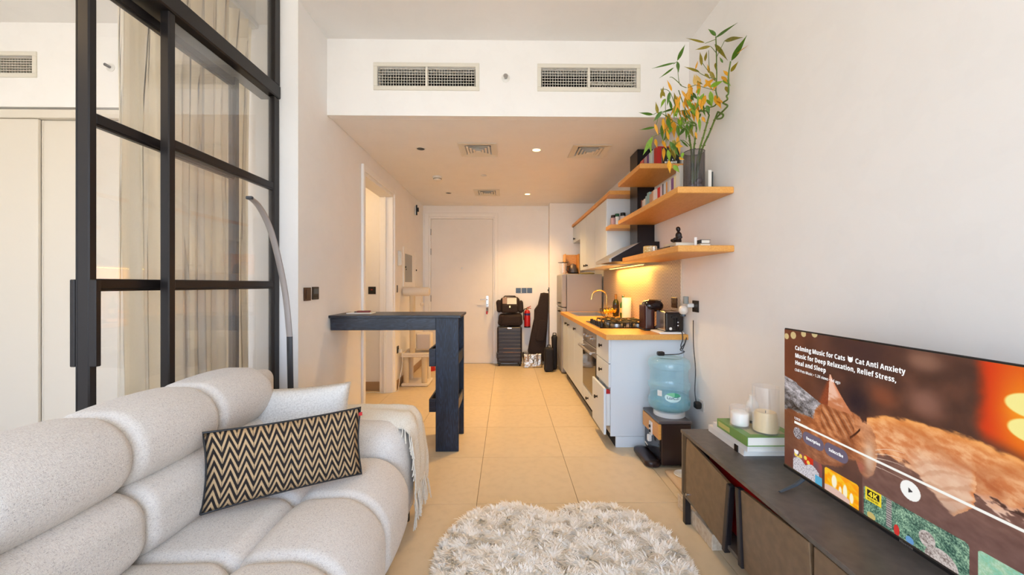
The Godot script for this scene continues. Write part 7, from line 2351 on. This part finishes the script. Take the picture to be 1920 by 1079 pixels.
func television() -> void:
	# ---- stand
	var st := thing("tv_stand", "low dark brown television stand with sagging doors along the white wall", "tv stand", P(1.17, 0, 1.2))
	var so := -st.position
	var sm := mat("stand_brown", Color.WHITE, 0.36)
	sm.albedo_texture = ramp_tex(noise_img(256, 0.05, 4, 101), [s255(82, 74, 68), s255(92, 84, 77), s255(102, 93, 85)])
	tri_map(sm, Vector3.ONE * 1.5)
	var dm := mat("stand_door_reflection", Color.WHITE, 0.34)  # warm floor reflection put into the door colour; the carcass is greyer
	dm.albedo_texture = ramp_tex(noise_img(256, 0.05, 4, 102), [s255(104, 82, 60), s255(114, 91, 67), s255(124, 100, 75)])
	tri_map(dm, Vector3.ONE * 1.5)
	var em := mat("stand_edge", s255(38, 34, 36), 0.35, 0.2)
	part(st, "top", B(0.945, 1.386, 0.482, 0.5, 0.3, 2.055, 0.002), sm, "", so)
	part(st, "bottom", B(0.95, 1.386, 0.148, 0.166, 0.3, 2.055, 0.002), sm, "", so)
	part(st, "back_panel", B(1.37, 1.386, 0.166, 0.482, 0.3, 2.055), sm, "", so)
	for d in [0.302, 1.175, 2.035]:
		part(st, "side_panel", B(0.972 if d > 1.0 and d < 1.5 else 0.95, 1.37, 0.166, 0.482, d, d + 0.018, 0.001), sm, "", so)
	part(st, "front_stile", B(0.947, 0.965, 0.166, 0.482, 1.992, 2.034, 0.002), em, "", so)
	for e in [[0.955, 2.02], [1.35, 2.02], [0.955, 1.16], [0.955, 0.34], [1.35, 0.34]]:
		part(st, "leg", B(e[0], e[0] + 0.03, 0, 0.148, e[1], e[1] + 0.03, 0.002), em, "", so)
	# doors: hinged away from each other, each sagging at the meeting edge
	for e in [[1.988, 1.612, -0.115, true], [1.528, 1.178, 0.07, false], [1.16, 0.77, 0.0, true], [0.75, 0.34, 0.0, false]]:
		var w: float = e[0] - e[1]
		var far: bool = e[3]
		var g := G.new()
		var hinge := P(0.95, 0.478, e[0] if far else e[1])
		var dr := part(st, "door", B(-0.003, 0.013, -0.305, 0.0, 0.0 if far else -w, w if far else 0.0, 0.002), dm)
		# B() points depth away from the camera, so flip the far hinged ones
		dr.mesh = G.new().bx(Vector3(-0.003, -0.305, 0.0 if far else -w), Vector3(0.013, 0.0, w if far else 0.0), 0.002).mesh()
		dr.position = hinge - st.position
		dr.rotation.x = -e[2] if far else -e[2]
		dr.rotation.x = absf(e[2]) * (1.0 if far else -1.0)
		var ez := w if far else -w
		part(dr, "edge_profile", G.new().bx(Vector3(-0.012, -0.307, minf(ez, ez + (0.026 if far else -0.026))), Vector3(0.015, 0.002, maxf(ez, ez + (0.026 if far else -0.026))), 0.003), em)
		if far:
			part(dr, "catch", G.new().cyl(Vector3(-0.003, -0.285, 0.05), 0.006, 0.012, 12, Vector3.LEFT), M.chrome)
	one("red_box", "red box inside the television stand behind the sagging door", "box", B(1.02, 1.2, 0.0, 0.26, 1.3, 1.9, 0.003), M.red, Vector3(0, 0.167, 0))
	one("stone_block", "long pale stone block lying under the television stand", "stone block", B(0.99, 1.07, 0, 0.078, 1.82, 2.19, 0.003), stone_mat())
	# ---- television
	var tv := thing("television", "wide flat television showing a sleeping ginger cat video", "television", P(1.16, 0.5, 1.07))
	var to := -tv.position
	part(tv, "bezel", B(1.142, 1.15, 0.545, 1.108, 0.592, 1.548, 0.002), M.black_plastic, "", to)
	part(tv, "back_shell", B(1.15, 1.17, 0.56, 1.095, 0.61, 1.53, 0.008), M.black_plastic, "", to)
	part(tv, "rear_bulge", G.new().pad(P(1.185, 0.73, 1.07) + to, Vector3(0.045, 0.3, 0.7), Vector3(0.018, 0.05, 0.05), Vector3.ZERO, 3, 2), M.black_plastic)
	part(tv, "bottom_lip", B(1.137, 1.15, 0.538, 0.553, 0.592, 1.548, 0.003), M.black_plastic, "", to)
	for d in [1.45, 0.69]:
		for s in [-1.0, 1.0]:
			part(tv, "foot", G.new().tube([P(1.155, 0.545, d) + to, P(1.155 + s * 0.05, 0.52, d - 0.012) + to, P(1.155 + s * 0.125, 0.504, d - 0.03) + to], 0.011, 8, 0.4, 0.006, Vector3.UP), M.slate_plate if s < 0 else M.black_plastic)
	# picture
	var w := 768
	var h := 446
	var im := Image.create(w, h, false, Image.FORMAT_RGB8)
	var f1 := FastNoiseLite.new()
	f1.frequency = 0.012
	f1.seed = 21
	var f2 := FastNoiseLite.new()
	f2.frequency = 0.03
	f2.fractal_octaves = 4
	f2.seed = 22
	var f3 := FastNoiseLite.new()
	f3.frequency = 0.2
	f3.seed = 23
	for j in h:
		for i in w:
			var c := tv_color((i + 0.5) / w, (j + 0.5) / h, f1.get_noise_2d(i, j), 1.6 * f2.get_noise_2d(i * 0.7 + j * 0.5, j * 1.6 - i * 0.5), f3.get_noise_2d(i, j))
			im.set_pixel(i, j, c)
	var pm := mat("screen_picture", Color(0.02, 0.02, 0.02), 0.25)
	pm.emission_enabled = true
	pm.emission = Color.BLACK
	pm.emission_texture = ImageTexture.create_from_image(im)
	pm.emission_energy_multiplier = 0.92 / EXPOSURE
	var g := G.new()
	var y0 := 0.553
	var y1 := 1.103
	g.quad(P(1.1405, y1, 1.545), P(1.1405, y1, 0.595), P(1.1405, y0, 0.595), P(1.1405, y0, 1.545), Vector3.LEFT, Vector2(0, 0), Vector2(1, 0), Vector2(1, 1), Vector2(0, 1))
	g.quad(P(1.142, y1, 1.545), P(1.142, y1, 0.595), P(1.142, y0, 0.595), P(1.142, y0, 1.545), Vector3.RIGHT)
	var sc := part(tv, "screen", g, pm, "lit screen with a cat video", to)
	var tmat := mat("screen_text", Color(0.05, 0.05, 0.05), 0.5)
	tmat.emission_enabled = true
	tmat.emission = Color(1, 1, 1)
	tmat.emission_energy_multiplier = 1.0 / EXPOSURE
	var face := Basis(Vector3.UP, -PI / 2)
	var put := func(text, u, v, cap, wd, bold):
		var o := lettering(sc, "screen_text", text, cap, P(1.140, 1.105 - 0.553 * v, 1.545 - 0.95 * u), face, tmat, bold, 0.0004, HORIZONTAL_ALIGNMENT_LEFT, wd)
	put.call("Calming Music for Cats", 0.06, 0.124, 0.0165, 0.221, true)
	put.call("Cat Anti Anxiety", 0.333, 0.124, 0.0165, 0.156, true)
	put.call("Music for Deep Relaxation, Relief Stress,", 0.06, 0.178, 0.0165, 0.389, true)
	put.call("Heal and Sleep", 0.06, 0.229, 0.0165, 0.143, true)
	put.call("Chill Pets Music • 1.2K views • 6d ago", 0.059, 0.281, 0.0098, 0.204, false)
	put.call("1:29:59", 0.056, 0.628, 0.009, 0.03, false)
	put.call("Description", 0.119, 0.728, 0.0105, 0.063, true)
	put.call("Subscribe", 0.226, 0.728, 0.0105, 0.057, true)
	var ym := mat("screen_yellow", Color(0.05, 0.05, 0.02), 0.5)
	ym.emission_enabled = true
	ym.emission = Color(0.98, 0.88, 0.2)
	ym.emission_energy_multiplier = 1.0 / EXPOSURE
	lettering(sc, "screen_text", "4K", 0.0155, P(1.140, 1.105 - 0.553 * 0.862, 1.545 - 0.95 * 0.381), face, ym, true, 0.0004, HORIZONTAL_ALIGNMENT_LEFT, 0.029)
	lettering(sc, "screen_text", "ULTRA HD", 0.006, P(1.140, 1.105 - 0.553 * 0.892, 1.545 - 0.95 * 0.377), face, mat("screen_olive", s255(120, 100, 20), 0.5), true, 0.0004, HORIZONTAL_ALIGNMENT_LEFT, 0.035)
	# cat face sign in the title
	var cg := G.new()
	cg.X = Transform3D(face, P(1.140, 1.105 - 0.553 * 0.124, 1.545 - 0.95 * 0.315))
	cg.cyl(Vector3.ZERO, 0.0085, 0.0004, 18, Vector3.BACK)
	cg.prism(PackedVector2Array([Vector2(-0.009, 0.0), Vector2(-0.003, 0.006), Vector2(-0.0085, 0.012)]), 0.0, 0.0004)
	cg.prism(PackedVector2Array([Vector2(0.009, 0.0), Vector2(0.0085, 0.012), Vector2(0.003, 0.006)]), 0.0, 0.0004)
	part(sc, "cat_sign", cg, tmat)
	lettering(tv, "maker_name", "Hisense", 0.0068, P(1.1365, 0.5455, 1.545 - 0.95 * 0.484) + to, face, M.steel, true, 0.0006, HORIZONTAL_ALIGNMENT_LEFT, 0.036)
	# ---- books and candles on the stand
	var lbk := flat_book("white large book at the bottom of the pile on the television stand", 1.085, 1.30, 0.5, 0.533, 1.725, 2.03, s255(232, 226, 218))
	flat_book("thin white magazine book second in the pile on the television stand", 1.08, 1.30, 0.533, 0.568, 1.69, 1.975, s255(236, 232, 226))
	var gbk := flat_book("green hardback on top of the pile on the television stand", 1.064, 1.30, 0.568, 0.61, 1.668, 1.908, s255(112, 150, 78))
	part(gbk, "cover_print", B(1.10, 1.26, 0.61, 0.6106, 1.70, 1.86), mat("cover_tan", s255(176, 168, 130), 0.6), "", -gbk.position)
	part(gbk, "spine_print", B(1.0632, 1.064, 0.578, 0.6, 1.80, 1.895), mat("spine_gold", s255(190, 186, 110), 0.5), "", -gbk.position)
	part(lbk, "ribbon", B(1.079, 1.0845, 0.5, 0.531, 1.765, 1.79, 0.001), M.bronze, "dark marker ribbon", -lbk.position)
	var wax := mat("white_wax", s255(240, 236, 226), 0.6)
	wax.subsurf_scatter_enabled = true
	wax.subsurf_scatter_strength = 0.3
	var cj := thing("candle_jar", "short clear glass jar with a white candle on the green book", "candle", P(1.112, 0.6107, 1.80))
	part(cj, "jar", glass_cup(0.043, 0.095, 0.003), M.glass)
	part(cj, "wax", G.new().cyl(Vector3(0, 0.008, 0), 0.0385, 0.06, 28, Vector3.UP, 0.004), wax)
	var wb := thing("white_bottle", "small white ceramic bottle between the two candle glasses", "bottle", P(1.205, 0.6107, 1.85))
	part(wb, "bottle_body", G.new().lathe(Vector3.ZERO, [Vector2(0, 0), Vector2(0.026, 0), Vector2(0.028, 0.004), Vector2(0.028, 0.085), Vector2(0.022, 0.1), Vector2(0.014, 0.112), Vector2(0.013, 0.132), Vector2(0, 0.133)], 24), M.white_glaze)
	part(wb, "base_band", G.new().lathe(Vector3.ZERO, [Vector2(0.0283, 0.001), Vector2(0.0283, 0.014)], 24), M.slate_plate)
	var hc := thing("hurricane_candle", "tall glass hurricane with a cream candle on the green book", "candle", P(1.186, 0.6107, 1.726))
	part(hc, "glass_cylinder", glass_cup(0.054, 0.21, 0.003), M.glass)
	part(hc, "wax", G.new().lathe(Vector3.ZERO, [Vector2(0, 0.008), Vector2(0.05, 0.008), Vector2(0.05, 0.02), Vector2(0.044, 0.085), Vector2(0.04, 0.094), Vector2(0.03, 0.09), Vector2(0, 0.086)], 30), mat("cream_wax", s255(232, 206, 156), 0.55))
	part(hc, "wick", G.new().cyl(Vector3(0, 0.086, 0), 0.0015, 0.012, 6), M.black_plastic)


func glass_cup(r: float, h: float, t: float) -> G:
	return G.new().lathe(Vector3.ZERO, [Vector2(0, 0), Vector2(r, 0), Vector2(r, h), Vector2(r - t, h), Vector2(r - t, t * 2), Vector2(0, t * 2)], 36)


func stone_mat() -> StandardMaterial3D:
	var m := mat("stone", Color.WHITE, 0.7)
	m.albedo_texture = ramp_tex(noise_img(256, 0.04, 5, 111), [s255(196, 170, 140), s255(214, 196, 170), s255(228, 216, 196)])
	tri_map(m, Vector3.ONE * 3)
	return m
